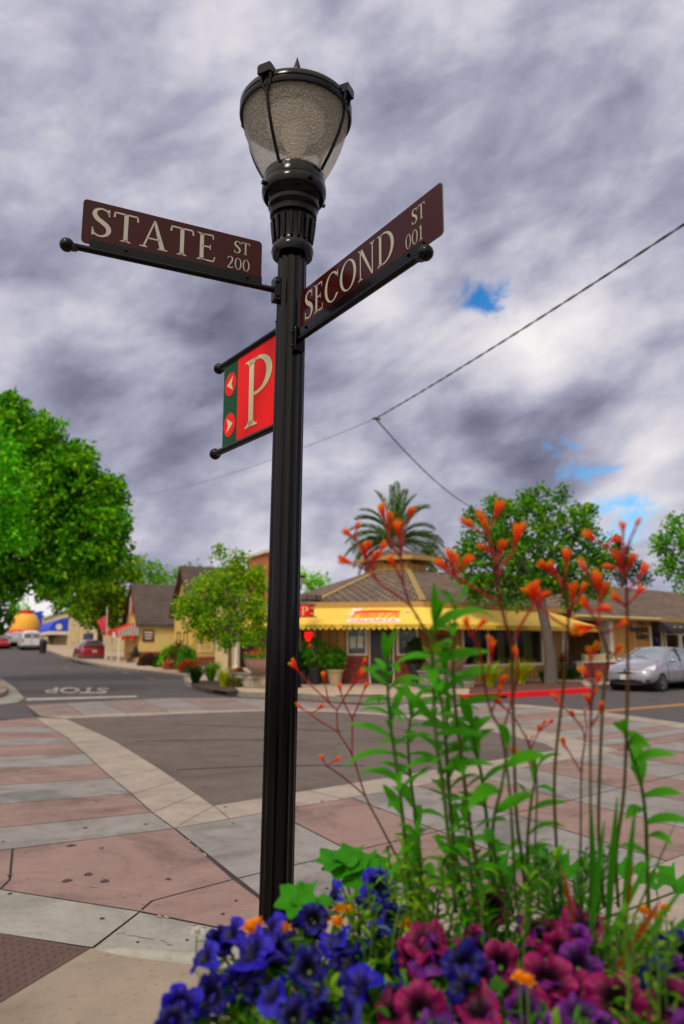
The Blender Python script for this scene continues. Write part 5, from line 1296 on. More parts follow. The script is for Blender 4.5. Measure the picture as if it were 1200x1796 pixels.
def rear_kit(root, MC, dx=-2.2, zlo=.62, plate_z=.82, paint=None):
    for s in (1, -1):
        fl = lambda pts: [(x, y * s, z) for x, y, z in pts] if s == -1 else [(x, y * s, z) for x, y, z in pts][::-1]
        patch(root, 'tail_light', fl([(dx + .06, .52, .90), (dx + .12, .84, .86), (dx + .35, .90, .93), (dx + .30, .88, 1.08), (dx + .10, .62, 1.03)]), tail, .04)
    m = MB(MC); m.box(dx - .02, dx + .02, -.17, .17, plate_z - .08, plate_z + .08); m.build('number_plate', platem, root)
    m = MB(MC); m.box(dx - .015, dx + .25, -.78, .78, .34, .50); m.build('bumper', mat('bumper_grey', (70, 66, 70), rough=.6), root, bevel=.04)
PS = G(164, 1162.5); sdv = (VS * 1.0).normalized()
suv, MS_ = car('parked_car', 'red sports utility car parked near the red awning', redp, suvst, PS + sdv * 2.3, sdv, .35, (1.35, -1.3), .90, suv_glass)
rear_kit(suv, MS_)
suv.scale = (1.14, 1.14, 1.14)
for s in (1, -1): m = MB(MS_); m.ball((.85, s * 1.02, 1.12), .1, 10, (.8, 1.2, .7)); m.build('wing_mirror', redp, suv, smooth=60)
# white van further on
vanst = [
 (2.7, (.6, .75, .75, .7, .5, .25, 0), (.3, .5, .75, .95, 1.0, 1.02, 1.02)),
 (2.4, (.85, .95, .95, .90, .7, .35, 0), (.25, .5, .85, 1.1, 1.16, 1.18, 1.18)),
 (1.9, (.9, .98, .98, .93, .78, .4, 0), (.25, .5, .9, 1.2, 1.28, 1.3, 1.3)),
 (1.2, (.9, .98, .98, .94, .78, .4, 0), (.25, .5, .9, 1.22, 1.95, 2.02, 2.03)),
 (.8, (.9, .98, .98, .95, .80, .4, 0), (.25, .5, .9, 1.22, 2.02, 2.09, 2.1)),
 (-.2, (.9, .98, .98, .95, .80, .4, 0), (.25, .5, .9, 1.22, 2.04, 2.11, 2.12)),
 (-2.2, (.9, .98, .98, .95, .80, .4, 0), (.25, .5, .9, 1.22, 2.02, 2.09, 2.1)),
 (-2.55, (.9, .98, .98, .95, .79, .4, 0), (.26, .5, .9, 1.22, 1.98, 2.04, 2.05)),
 (-2.62, (.86, .94, .94, .91, .75, .38, 0), (.3, .5, .9, 1.22, 1.92, 1.98, 1.99))]
Yv = 80; PVn = Vector((XP(55, Yv), Yv, rise(Yv)))
van, MV = car('parked_van', 'white van parked under the far blue awning', whitep, vanst, PVn + sdv * 2.6, sdv, .36, (1.7, -1.6), .96, lambda i, j: 1 if (i == 2 and j >= 4) else (2 if i in (3, 4) and j == 3 else 0))
van['category'] = 'van'
for s in (1, -1):
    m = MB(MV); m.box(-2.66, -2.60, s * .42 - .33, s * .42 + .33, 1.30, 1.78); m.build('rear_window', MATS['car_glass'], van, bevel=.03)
    m = MB(MV); m.box(-2.66, -2.55, s * .88 - .06, s * .88 + .06, .8, 1.25); m.build('tail_light', tail, van, bevel=.02)
m = MB(MV); m.box(-2.72, -2.58, -.9, .9, .36, .55); m.build('bumper', MATS['bumper_grey'], van, bevel=.03)
m = MB(MV); m.box(-2.64, -2.625, -.012, .012, .6, 1.95); m.build('door_gap', blackp, van)
for px, Y_, paint, lab in ((30, 90, whitep, 'small white car just beyond the white van'), (17, 97, darkp, 'dark car beyond the white cars, by the yellow building')):
    p = Vector((XP(px, Y_), Y_, rise(Y_)))
    c, MC = car('parked_car', lab, paint, suvst, p, sdv, .35, (1.35, -1.3), .90, suv_glass); rear_kit(c, MC)
p = Vector((XP(1, 84), 84, rise(84))); c, MC = car('parked_car', 'red car cut by the picture edge, across the street from the van', redp, hatch, p, -sdv, .315, (1.37, -1.33), .865, hatch_glass)
for s in (1, -1):
    fl = lambda pts: [(x, y * s, z) for x, y, z in pts] if s == 1 else [(x, y * s, z) for x, y, z in pts][::-1]
    patch(c, 'headlight', fl([(2.13, .53, .64), (2.03, .74, .62), (1.80, .835, .735), (1.62, .85, .855), (1.72, .79, .865), (1.95, .68, .80), (2.10, .55, .725)]), lampclear, .03)

# ------------------------------------------------------------------ small street things by the cottage
def atY(px, y, Y): return AT(px, y, Y)
wood = mat('bench_wood', (120, 86, 52), rough=.7, var=.2)
BP = Vector((XP(238, 55.2), 55.2, KH)); BD = XD
ben = thing('street_bench', 'small bench with a seated person in black, outside the cottage shop', 'bench', BP)
Mq = frame(BP, BD)
m = MB(Mq); m.box(-.6, .6, -.2, .25, .40, .45); m.build('seat', wood, ben)
m = MB(Mq); m.box(-.6, .6, .25, .29, .5, .85); m.build('backrest', wood, ben)
for x in (-.5, .5): m = MB(Mq); m.box(x - .03, x + .03, -.18, .28, 0, .40); m.build('leg', blackp, ben)
# person sitting, facing the street (to the left)
cloth = mat('black_clothes', (20, 20, 30), rough=.85); skin = mat('skin', (176, 122, 96), rough=.6, var=.05); hairm = mat('dark_hair', (34, 26, 22), rough=.7)
per = thing('person', 'person in black clothes sitting on the bench outside the cottage shop', 'person', BP)
Mpq = frame(BP, BD) @ Matrix.Rotation(radians(-62), 4, 'Z') @ Matrix.Translation((0, .10, .0))
V = [(0, 0, .52), (0, .0, .72), (0, -.03, .98), (0, -.05, 1.10), (0, -.08, 1.20), (0, -.10, 1.33),
     (.10, 0, .50), (.13, -.42, .52), (.13, -.44, .12), (.13, -.56, .05), (-.10, 0, .50), (-.13, -.42, .52), (-.13, -.42, .12), (-.13, -.54, .05),
     (.18, -.03, 1.02), (.25, -.08, .78), (.16, -.30, .66), (.13, -.38, .64), (-.18, -.03, 1.02), (-.25, -.08, .78), (-.16, -.30, .66), (-.13, -.38, .64)]
Ed = [(0, 1), (1, 2), (2, 3), (3, 4), (4, 5), (0, 6), (6, 7), (7, 8), (8, 9), (0, 10), (10, 11), (11, 12), (12, 13), (2, 14), (14, 15), (15, 16), (16, 17), (2, 18), (18, 19), (19, 20), (20, 21)]
Rd = [.15, .15, .16, .06, .08, .09, .10, .075, .05, .04, .10, .075, .05, .04, .07, .05, .042, .035, .07, .05, .042, .035]
def skin_obj(name, V, Ed, Rd, mt, parent, M):
    iv = world_of(parent).inverted(); me = bpy.data.meshes.new(name)
    me.from_pydata([tuple(iv @ (M @ Vector(v))) for v in V], Ed, [])
    bm = bmesh.new(); bm.from_mesh(me); lay = bm.verts.layers.skin.verify(); bm.verts.ensure_lookup_table()
    for i, v in enumerate(bm.verts): v[lay].radius = (Rd[i], Rd[i]); v[lay].use_root = (i == 0)
    bm.to_mesh(me); bm.free(); me.materials.append(mt)
    o = bpy.data.objects.new(name, me); col.objects.link(o); o.parent = parent
    md = o.modifiers.new('skin', 'SKIN'); md.use_smooth_shade = True; s_ = o.modifiers.new('sub', 'SUBSURF'); s_.levels = 1; s_.render_levels = 2
    return o
skin_obj('body', V, Ed, Rd, cloth, per, Mpq)
m = MB(Mpq); m.ball((0, -.125, 1.30), .088, 16, (.9, 1, 1.15)); m.ball((0, -.215, 1.29), .018, 8); 
for s in (1, -1): m.ball((.085 * s, -.12, 1.29), .02, 8, (.6, 1, 1.4))
m.build('face', skin, per, smooth=60)
m = MB(Mpq); m.ball((0, -.10, 1.335), .098, 16, (.95, 1, .95)); m.build('hair', hairm, per, smooth=60)
# flag on a pole, hanging sign, red lanterns
FPt = Vector((XP(188, 58.5), 58.5, 0)); ztop = AT(600, 1064, 58.5).z
flag = thing('flag', 'pink and red flag hanging from a white pole beside the red awning', 'flag', FPt)
m = MB(); m.tube([FPt, FPt + Vector((-.15, 0, ztop))], [.05, .035], 8); m.build('flagpole', whitetrim, flag, smooth=60)
m = MB(); z1q, z0q = AT(600, 1078, 58.5).z, AT(600, 1109, 58.5).z; n_ = 12
fcol = [mat('flag_pink', (214, 60, 84), rough=.8, var=.3, scale=3), mat('flag_white', (206, 196, 196), rough=.8)]
for i in range(n_):
    m.cur = 1 if i in (4,) else 0
    x = lambda j, t: -.12 - .75 * (j / n_) * (1 - .5 * (1 - t)); f = lambda j, t: FPt + Vector((x(j, t), .1 * sin(j * 1.3), z0q + (z1q - z0q) * t + (-.45 * (j / n_) * t)))
    m.quad(f(i, 0), f(i + 1, 0), f(i + 1, 1), f(i, 1))
m.build('cloth', fcol, flag, smooth=60)
for px, lab in ((216, 'red round lantern under the awning, nearer the flag'), (231, 'red round lantern under the awning, beside the brown wall sign')):
    p = AT(px, 1119.5, 57.0); ln_ = thing('lantern', lab, 'lantern', p, group=None)
    m = MB(); m.ball(p, .17, 16, (1, 1, .95)); m.build('shade', lampmat('lantern_red' if px == 216 else 'lantern_red_b', (230, 14, 10), .55), ln_, smooth=60)
    m = MB(); m.tube([p + Vector((0, 0, .15)), p + Vector((0, 0, .75))], .012, 5); m.lathe([(.05, 0), (.06, .05), (.02, .07)], 12, c=p + Vector((0, 0, .14))); m.build('hanger', blackp, ln_)
p = AT(204, 1114, 57.4); sg_ = thing('hanging_sign', 'small white sign hanging under the red awning', 'sign', p)
m = MB(); m.box(p.x - .28, p.x + .28, p.y - .03, p.y + .03, p.z - .22, p.z + .22); m.build('panel', whitetrim, sg_, bevel=.02)
m = MB(); m.tube([p + Vector((-.2, 0, .2)), p + Vector((-.2, 0, .6))], .01, 5); m.tube([p + Vector((.2, 0, .2)), p + Vector((.2, 0, .6))], .01, 5); m.build('hanger', blackp, sg_)
p = Vector((XP(76, 72), 72, rise(72) + KH)); bn_ = thing('litter_bin', 'dark litter bin on the pavement beside the white van', 'litter bin', p)
m = MB(Matrix.Translation(p)); m.lathe([(.3, 0), (.34, .9), (.36, .92), (.36, 1.0)], 16); m.build('body', blackp, bn_, smooth=40)
m = MB(Matrix.Translation(p)); m.lathe([(.37, 1.0), (.33, 1.2), (.15, 1.32), (.0001, 1.34)], 16); m.build('lid', blackp, bn_, smooth=40)
# overhead cable
J = AT(659, 734, 21); A1 = AT(1200, 366, 10.5); ex_ = J + (A1 - J) * 1.9; B1 = AT(832, 890, 35.5); C1 = AT(222, 870, 52)
def sagged(a, b, s, n=24): return [a.lerp(b, i / n) - Vector((0, 0, s * 4 * (i / n) * (1 - i / n))) for i in range(n + 1)]
cab = thing('overhead_cable', 'thin black overhead cable that splits in two in front of the clouds', 'cable', J)
cabm = mat('cable_black', (26, 26, 30), rough=.6)
m = MB(); pts = sagged(J, ex_, .25, 160)
for s in (0, 1):
    tw = []
    for i, p in enumerate(pts):
        d = (pts[min(i + 1, 160)] - pts[max(0, i - 1)]).normalized(); o_ = d.orthogonal().normalized(); q_ = d.cross(o_); a = i * .95 + pi * s; tw.append(p + (o_ * cos(a) + q_ * sin(a)) * .010)
    m.tube(tw, .013, 6)
m.build('twisted_strand', cabm, cab, smooth=60)
m = MB(); m.tube(sagged(J, B1 + (B1 - J) * .05, .35), .020, 6); m.build('drop_strand', cabm, cab, smooth=60)
m = MB(); m.tube(sagged(J, C1, .5), .011, 5); m.build('thin_strand', mat('cable_grey', (120, 118, 128), rough=.6), cab, smooth=60)
m = MB(); m.ball(J, .05, 10, (1.6, 1, .8)); m.tube([J - Vector((.1, 0, .0)), J + Vector((.16, 0, -.03))], .025, 8); m.build('cable_clamp', cabm, cab, smooth=60)
# ------------------------------------------------------------------ vegetation
def rnd_dir():
    while True:
        v = Vector((R(-1, 1), R(-1, 1), R(-1, 1)))
        if .05 < v.length < 1: return v.normalized()
class Leaves:
    def __init__(s): s.v = []; s.f = []
    def leaf(s, p, d, nrm, ln, wd, fold=.25):          # base point, direction, normal
        q = d.cross(nrm)
        if q.length < 1e-4: q = d.orthogonal()
        q.normalize(); n = q.cross(d); b = len(s.v)
        m1 = p + d * ln * .45
        s.v += [p, m1 + q * wd * .5 + n * wd * fold, p + d * ln - n * ln * .08, m1 - q * wd * .5 + n * wd * fold]
        s.f += [(b, b + 1, b + 2), (b, b + 2, b + 3)]
    def spray(s, c, r, n, size, up=.5, asp=.6):
        for _ in range(n):
            o = rnd_dir() * r * R(.2, 1); d = (rnd_dir() + o.normalized() * .7 + Vector((0, 0, -.25))).normalized()
            s.leaf(c + o, d, (rnd_dir() + Vector((0, 0, up * 1.6))).normalized(), size * R(.7, 1.25), size * asp * R(.8, 1.2))
    def build(s, name, mt, parent=None, kind=None):
        me = bpy.data.meshes.new(name); iv = world_of(parent).inverted() if parent else Matrix.Identity(4)
        me.from_pydata([tuple(iv @ p) for p in s.v], [], s.f); me.materials.append(mt)
        o = bpy.data.objects.new(name, me); col.objects.link(o)
        if parent: o.parent = parent
        if kind: o['kind'] = kind
        return o
bark = mat('bark', (92, 78, 66), rough=.95, var=.3, scale=14, bump=.6, bscale=30)
barkp = mat('bark_grey', (88, 78, 72), rough=.95, var=.3, scale=10, bump=.6, bscale=24)
LM_ = dict(
 big=leafmat('leaf_big', (18, 78, 2), (84, 164, 4), (170, 214, 16), trans=.42),
 bright=leafmat('leaf_bright', (40, 130, 6), (92, 190, 10), (150, 222, 24)),
 street=leafmat('leaf_street', (30, 90, 4), (96, 160, 6), (190, 196, 22)),
 young=leafmat('leaf_young', (50, 112, 4), (122, 178, 10), (204, 202, 28), trans=.42),
 oak=leafmat('leaf_oak', (22, 76, 8), (72, 142, 18), (150, 186, 30), trans=.4),
 far=leafmat('leaf_far', (36, 96, 8), (96, 164, 14), (168, 200, 28)),
 lime=leafmat('leaf_lime', (74, 150, 8), (130, 206, 12), (190, 222, 26)),
 dark=leafmat('leaf_dark', (14, 46, 14), (30, 76, 22), (70, 110, 34)),
 shrub=leafmat('leaf_shrub', (30, 88, 8), (70, 148, 22), (150, 190, 44)),
 olive=leafmat('leaf_olive', (48, 58, 12), (86, 100, 20), (150, 130, 30)),
 palm=leafmat('leaf_palm', (36, 76, 24), (84, 130, 44), (170, 180, 100)),
 gold=leafmat('leaf_gold', (120, 140, 10), (176, 186, 16), (216, 206, 40)),
 red=leafmat('petal_red', (150, 10, 12), (214, 24, 20), (236, 70, 50)),
 orange=leafmat('petal_orange', (200, 70, 10), (232, 120, 14), (244, 170, 40)),
 pinkf=leafmat('petal_pink', (180, 60, 60), (214, 110, 90), (226, 160, 130)),
 purple=leafmat('petal_purple', (60, 10, 90), (120, 20, 120), (190, 40, 100)))
def tree(name, label, base, blobs, Y, leaf, lm, trunk=(.22, .12), bk=None, dens=1.0, tpath=None, group=None, per=26, sub=.30, squash=1.0, dz=0.0):
    root = thing(name, label, 'tree', base, 0, group)
    L_ = Leaves(); cs = []
    for bx, by, br in blobs:
        Yb = Y + R(-.5, .5) * br * Y / F; c = AT(bx, by, Yb); c.z += dz; rad = br * Yb / F; cs.append((c, rad))
        n = max(6, int(dens * 9 * (rad / sub / 1.6) ** 2))
        for _ in range(n):
            d = rnd_dir(); k = R(.25, 1) ** .45; p = c + Vector((d.x, d.y, d.z * squash)) * rad * k
            L_.spray(p, sub * R(.6, 1.2), per, leaf)
    L_.build('crown', lm, root)
    m = MB(); zlow = min(c.z - r for c, r in cs); cen = sum((c for c, r in cs), Vector()) / len(cs)
    zf_ = max(zlow + .5, base.z + 2.0); path = tpath or [base, base.lerp(Vector((base.x * .93 + cen.x * .07, base.y * .93 + cen.y * .07, zf_)), .5), Vector((base.x * .8 + cen.x * .2, base.y * .8 + cen.y * .2, zf_))]
    n_ = len(path); m.tube(path, [trunk[0] * 1.35] + [trunk[0] + (trunk[1] - trunk[0]) * i / (n_ - 1) for i in range(1, n_)], 12)
    top = path[-1]
    for c, r in cs:
        md = top.lerp(c, .5) + Vector((R(-.2, .2), R(-.2, .2), r * .25)); m.tube([top - Vector((0, 0, .1)), md, c + Vector((0, 0, r * .2))], [trunk[1] * .7, trunk[1] * .35, .012], 7)
        for _ in range(3):
            e = c + rnd_dir() * r * .8; m.tube([c, c.lerp(e, .5) + Vector((0, 0, .1)), e], [.03, .018, .006], 5)
    m.build('trunk', bk or bark, root, smooth=60)
    return root
B = lambda *a: list(a)
# great tree over the street
tree('street_tree', 'large bright green tree overhanging the street, tallest on that side', Vector((-17.0, 33, KH)),
     B((-80, 780, 110), (0, 775, 85), (50, 810, 85), (105, 850, 80), (150, 895, 70), (188, 925, 42), (70, 910, 85), (-60, 900, 120), (25, 975, 62), (150, 955, 60), (195, 880, 30), (85, 770, 42), (140, 815, 40), (-40, 1005, 60), (15, 1020, 30), (206, 965, 24), (20, 715, 30), (170, 985, 36), (200, 850, 14), (100, 1000, 40), (60, 1020, 34), (60, 870, 60), (130, 930, 55), (20, 880, 60)),
     31, .27, LM_['big'], (.34, .22), dens=1.3, per=26, sub=.36)
tree('street_tree', 'bright lime green branches in front of the large street tree, cut by the picture edge', Vector((-14.5, 22, KH)),
     B((-10, 800, 50), (-20, 880, 70), (22, 840, 36), (12, 930, 44), (-60, 780, 70), (30, 955, 16), (-50, 960, 60), (-40, 730, 30)), 22, .19, LM_['bright'], (.26, .16), dens=1.2, per=24, sub=.32)
tree('street_tree', 'leafy tree behind the red car, hanging over the cream storefront', Vector((XP(176, 64), 64, rise(64) + KH)),
     B((120, 1030, 42), (170, 1010, 50), (212, 1028, 34), (150, 1068, 32), (190, 1082, 26), (100, 1045, 26), (225, 1000, 22), (182, 1050, 40), (205, 1060, 20), (135, 1000, 30)), 62, .36, LM_['street'], (.3, .2), dens=1.7, per=22, sub=.6)
tree('street_tree', 'dark tree at the far end of the street, beside the yellow round building', Vector((XP(-8, 86), 86, 1.2)), B((-10, 1050, 34), (12, 1062, 18), (-30, 1080, 30), (0, 1085, 18)), 86, .4, LM_['dark'], (.3, .2), per=20, sub=.7)
tree('street_tree', 'small lime tree just behind the yellow round building', Vector((XP(35, 140), 140, 1.3)), B((30, 1072, 16), (50, 1074, 14), (20, 1082, 14)), 140, .6, LM_['lime'], (.3, .2), per=20, sub=1.0)
tree('background_tree', 'green tree behind the cottage shop roof, the nearer to the flag', Vector((XP(252, 84), 84, 0)), B((248, 1003, 26), (270, 1010, 26), (232, 1000, 20), (285, 1022, 20), (255, 1030, 24)), 84, .4, LM_['far'], (.3, .2), per=20, sub=.8)
tree('background_tree', 'green tree between the cottage shop roof and the yellow gabled house', Vector((XP(318, 88), 88, 0)), B((305, 1015, 24), (328, 1018, 24), (350, 1015, 22), (335, 1003, 14), (300, 1035, 22), (370, 1020, 24)), 88, .4, LM_['far'], (.3, .2), per=20, sub=.8)
bt = G(402, 1209)
tree('young_street_tree', 'slim young tree with airy yellow green crown on the corner planting strip', Vector((bt.x, bt.y, KH)),
     B((384, 972, 13), (420, 982, 15), (352, 1045, 36), (400, 1030, 40), (438, 1035, 34), (330, 1075, 24), (378, 1085, 36), (430, 1095, 38), (395, 1115, 22), (352, 1098, 22), (455, 1070, 22), (448, 1005, 18), (410, 1000, 22), (318, 1060, 10), (452, 1120, 18)),
     bt.y, .14, LM_['young'], (.07, .05), per=22, sub=.26, dens=1.7)
tree('background_tree', 'lime green tree behind the roof, just right of the close lamp post', Vector((XP(550, 62), 62, 0)), B((545, 1020, 18), (565, 1022, 12), (528, 1015, 16), (510, 1020, 18)), 62, .34, LM_['lime'], (.25, .18), per=20, sub=.6)
bt = G(967, 1207)
tp = [Vector((bt.x, bt.y, KH)), AT(966, 1150, bt.y), AT(958, 1100, bt.y), AT(950, 1065, bt.y), AT(946, 1040, bt.y)]
tree('shade_tree', 'round dark green tree with leaning bark trunk by the red kerb', Vector((bt.x, bt.y, KH)),
     B((945, 876, 34), (890, 905, 42), (850, 945, 40), (828, 995, 34), (850, 1028, 26), (900, 975, 50), (960, 945, 50), (1008, 915, 34), (1040, 955, 30), (1020, 1000, 42), (970, 1005, 40), (1050, 1030, 22), (1003, 1048, 24), (932, 1030, 24), (880, 1030, 30), (812, 972, 18), (1036, 893, 9), (990, 866, 13), (830, 905, 12), (868, 885, 14), (1062, 985, 14), (905, 1052, 14), (835, 1050, 14)),
     bt.y, .18, LM_['oak'], (.20, .17), barkp, per=22, sub=.30, dens=1.45, tpath=tp)
tree('street_tree', 'bright green tree rising above the gallery roof at the picture edge', Vector((XP(1290, 33), 33, 0)), B((1182, 955, 36), (1152, 955, 20), (1205, 1010, 36), (1240, 950, 50), (1168, 1000, 20), (1195, 925, 24), (1260, 1010, 50)), 33, .2, LM_['big'], (.25, .18), per=22, sub=.34)
tree('background_tree', 'dark bushy tree behind the gallery roof ridge', Vector((XP(1095, 78), 78, 0)), B((1085, 1000, 26), (1110, 995, 20), (1070, 985, 14), (1125, 1010, 18), (1100, 975, 12)), 78, .36, LM_['dark'], (.25, .18), per=20, sub=.6)
tree('background_tree', 'dark thin tree beside the roof turret, behind the restaurant', Vector((XP(765, 55), 55, 0)), B((752, 962, 7), (748, 978, 8), (770, 985, 14), (790, 995, 18), (757, 995, 12)), 55, .25, LM_['dark'], (.15, .1), per=18, sub=.4)
L_ = Leaves()                                     # woods closing the view far behind the town
for i in range(900):
    a = radians(-75 + 150 * i / 900); d_ = R(165, 215); c = Vector((sin(a) * d_, cos(a) * d_, R(1.5, 6.5 + 1.2 * sin(i * .21)))); L_.spray(c, 2.6, 26, 1.7)
tag(L_.build('distant_woods', LM_['dark'], None, kind='stuff'), 'far dark woods closing the horizon behind the town', 'woods')
# conifer
p = Vector((XP(1096, 90), 90, 0)); zt1, zt0 = AT(600, 943, 90).z, AT(600, 990, 90).z
con = thing('conifer', 'small dark pointed conifer top behind the gallery roof', 'tree', p)
L_ = Leaves()
for i in range(14):
    t = i / 13; z = zt1 + (zt0 - zt1) * t; rad = .15 + 1.5 * t
    for k in range(9):
        a = R(0, 6.3); 
        for j in range(10): L_.leaf(p + Vector((cos(a) * rad * j / 10, sin(a) * rad * j / 10, z - .25 * rad * j / 10)), (Vector((cos(a), sin(a), -.2)) + rnd_dir() * .8).normalized(), Vector((0, 0, 1)), .42, .16)
L_.build('crown', LM_['dark'], con); m = MB(); m.tube([p, p + Vector((0, 0, zt1 - .3))], [.3, .05], 8); m.build('trunk', bark, con)
# palm behind the turret
PYY = 44; pc = AT(694, 952, PYY); pal = thing('palm_tree', 'feathery date palm rising behind the roof turret', 'palm tree', Vector((pc.x, pc.y, 0)))
m = MB(); m.tube([Vector((pc.x, pc.y, 0)), Vector((pc.x, pc.y, pc.z * .6)), pc + Vector((0, 0, .1))], [.42, .34, .36], 14); m.ball(pc, .5, 14, (1, 1, .9)); m.build('trunk', bark, pal, smooth=60)
fr = [(-150, 16), (-165, 30), (-172, 8), (172, 34), (160, 44), (150, 60), (135, 62), (115, 70), (100, 76), (86, 78), (72, 74), (58, 70), (45, 62), (30, 50), (18, 36), (8, 28), (-8, 14), (-20, 4), (188, -12), (-12, -14), (200, 2), (64, 50), (120, 45), (90, 50), (-40, 10), (-130, 10), (80, 66), (145, 30), (35, 30)]
rch = mat('palm_rachis', (96, 104, 50), rough=.7)
for a, el in fr:
    # a: bearing in the picture plane (0 right, 180 left) mixed with depth
    dep = R(-.8, .8); lnq = R(3.1, 3.8); d0 = Vector((cos(radians(a)) * cos(radians(el)) , dep * cos(radians(el)) * .8, sin(radians(el)))).normalized()
    pts = []; p = pc.copy(); d = d0.copy(); n_ = 16
    for i in range(n_ + 1):
        pts.append(p.copy()); p = p + d * lnq / n_; d = (d + Vector((0, 0, -.075 - .055 * (i / n_)))).normalized()
    L_ = Leaves()
    for i in range(2, n_ * 4):
        t = i / (n_ * 4); k = int(t * n_); q = pts[k].lerp(pts[k + 1], t * n_ - k); dd = (pts[k + 1] - pts[k]).normalized(); sd_ = dd.cross(Vector((0, 0, 1))).normalized(); up_ = sd_.cross(dd)
        for s in (1, -1):
            ll = .75 * (sin(pi * min(1, .15 + t * .85)) ** .6) + .05
            L_.leaf(q, (dd * .75 + sd_ * s * .8 + up_ * .35 + rnd_dir() * .12).normalized(), up_, ll, .055, .1)
    fo = L_.build('frond', LM_['palm'], pal)
    m = MB(); m.tube(pts, [.045 - .035 * i / n_ for i in range(n_ + 1)], 5); m.build('midrib', rch, fo)

# shrubs and flower clumps of the corner planting
def shrub(name, label, px, py, rpx, lm, leaf=.09, cat='shrub', hgt=1.0, Y=None, group=None, blobs=None, per=18, petals=None, z=None):
    Yg = Y or G(px, py).y; zb = KH if z is None else z; p = Vector((XP(px, Yg), Yg, zb)); rad = rpx * Yg / F
    root = thing(name, label, cat, p, 0, group); L_ = Leaves(); m = MB()
    for _ in range(int(70 * max(.5, rad / .4))):
        d = rnd_dir(); d.z = abs(d.z); k = R(.3, 1) ** .5; c = p + Vector((d.x * rad * k, d.y * rad * k, (.15 + d.z * k) * rad * hgt)); L_.spray(c, leaf * 1.6, per, leaf)
        if R(0, 1) < .3: m.tube([p, p.lerp(c, .5) + Vector((0, 0, .05)), c], [.018, .012, .005], 5)
    L_.build('foliage', lm, root); m.build('stems', bark, root)
    if petals:
        mt, n, sz = petals; L2 = Leaves()
        for _ in range(n):
            d = rnd_dir(); d.z = abs(d.z) * .8 + .2; c = p + Vector((d.x * rad * 1.02, d.y * rad * 1.02, (.2 + d.z) * rad * hgt)); L2.spray(c, sz * 1.2, 9, sz)
        L2.build('blossom', mt, root)
    return root
shrub('shrub', 'round bright green shrub under the cottage bay window', 298, 1172, 18, LM_['lime'], Y=47, hgt=1.7, leaf=.14)
shrub('shrub', 'bushy olive green shrub in front of the cottage bay window', 312, 1178, 24, LM_['olive'], Y=44, hgt=1.6, leaf=.14)
shrub('shrub', 'green and yellow shrub below the young tree, behind red flowers', 328, 1172, 18, LM_['shrub'], Y=42, hgt=1.9, leaf=.13)
shrub('shrub', 'low dark purple shrub along the cottage brick base', 262, 1170, 16, mat_ if False else leafmat('leaf_maroon', (40, 22, 18), (72, 40, 30), (110, 70, 40)), Y=50, hgt=1.0, leaf=.13)
shrub('shrub', 'small dark green shrub between the purple shrub and pink flowers', 280, 1172, 9, LM_['dark'], Y=47, hgt=1.9, leaf=.12)
shrub('flower_clump', 'pink flower clump on the pavement edge by the cottage', 298, 1172, 9, LM_['olive'], Y=43, hgt=1.3, cat='flowers', petals=(LM_['pinkf'], 26, .14))
shrub('flower_clump', 'bright red flower clump in front of the yellow gabled house', 334, 1176, 15, LM_['shrub'], Y=38, hgt=1.0, cat='flowers', petals=(LM_['red'], 46, .14))
shrub('flower_clump', 'orange red flowers beside the stone wall below the young tree', 418, 1196, 13, LM_['olive'], Y=30, hgt=1.2, cat='flowers', petals=(LM_['red'], 26, .09))
def blades(name, label, px, py, n, ln, lm, spread=.5, cat='plant', wd=.022, Y=None, z=None, group=None):
    Yg = Y or G(px, py).y; p = Vector((XP(px, Yg), Yg, KH if z is None else z)); root = thing(name, label, cat, p, 0, group); L_ = Leaves()
    for _ in range(n):
        a = R(0, 2 * pi); d = Vector((cos(a) * spread * R(.1, 1), sin(a) * spread * R(.1, 1), 1)).normalized(); q = p + Vector((R(-.1, .1), R(-.1, .1), 0)); k = 6; l_ = ln * R(.6, 1.1)
        pts = []
        for i in range(k + 1): pts.append(q.copy()); q = q + d * l_ / k; d = (d + Vector((cos(a), sin(a), 0)) * .10 - Vector((0, 0, .09 * spread * 2))).normalized()
        sd_ = Vector((-sin(a), cos(a), 0)); b = len(L_.v)
        for i, s in enumerate(pts): w_ = wd * (1 - (i / k) ** 2) + .002; L_.v += [s - sd_ * w_, s + sd_ * w_]
        for i in range(k): L_.f.append((b + 2 * i, b + 2 * i + 1, b + 2 * i + 3, b + 2 * i + 2))
    L_.build('leaves', lm, root); return root
blades('grass_clump', 'dark green spiky grass clump at the kerb corner, below the young tree', 345, 1206, 190, .85, LM_['dark'], .55)
blades('grass_clump', 'dark grass clump behind the first one, next to the young tree trunk', 372, 1200, 170, .9, LM_['oak'], .5)
blades('grass_clump', 'golden green grass tuft right beside the young tree trunk', 394, 1212, 90, .75, LM_['gold'], .35)
shrub('shrub', 'low olive plant against the foot of the stone wall', 414, 1212, 12, LM_['olive'], hgt=1.0, leaf=.06)
blades('flax_clump', 'golden spiky clump under the restaurant window, nearer the flower bowl', 856, 1212, 130, 1.05, LM_['gold'], .55, wd=.026)
blades('flax_clump', 'golden spiky clump by the red kerb, in front of the trunk', 912, 1206, 130, 1.05, LM_['gold'], .55, wd=.026)
blades('grass_clump', 'dark green strap-leaved clump beside the leaning tree trunk', 953, 1205, 110, .62, LM_['dark'], .6)
shrub('shrub', 'dark low shrub by the iron gate', 1003, 1200, 14, LM_['dark'], Y=31, hgt=1.2, leaf=.08)
shrub('shrub', 'tiny olive shrub between tree trunk and iron gate', 983, 1199, 8, LM_['olive'], Y=31.5, hgt=1.3, leaf=.08)
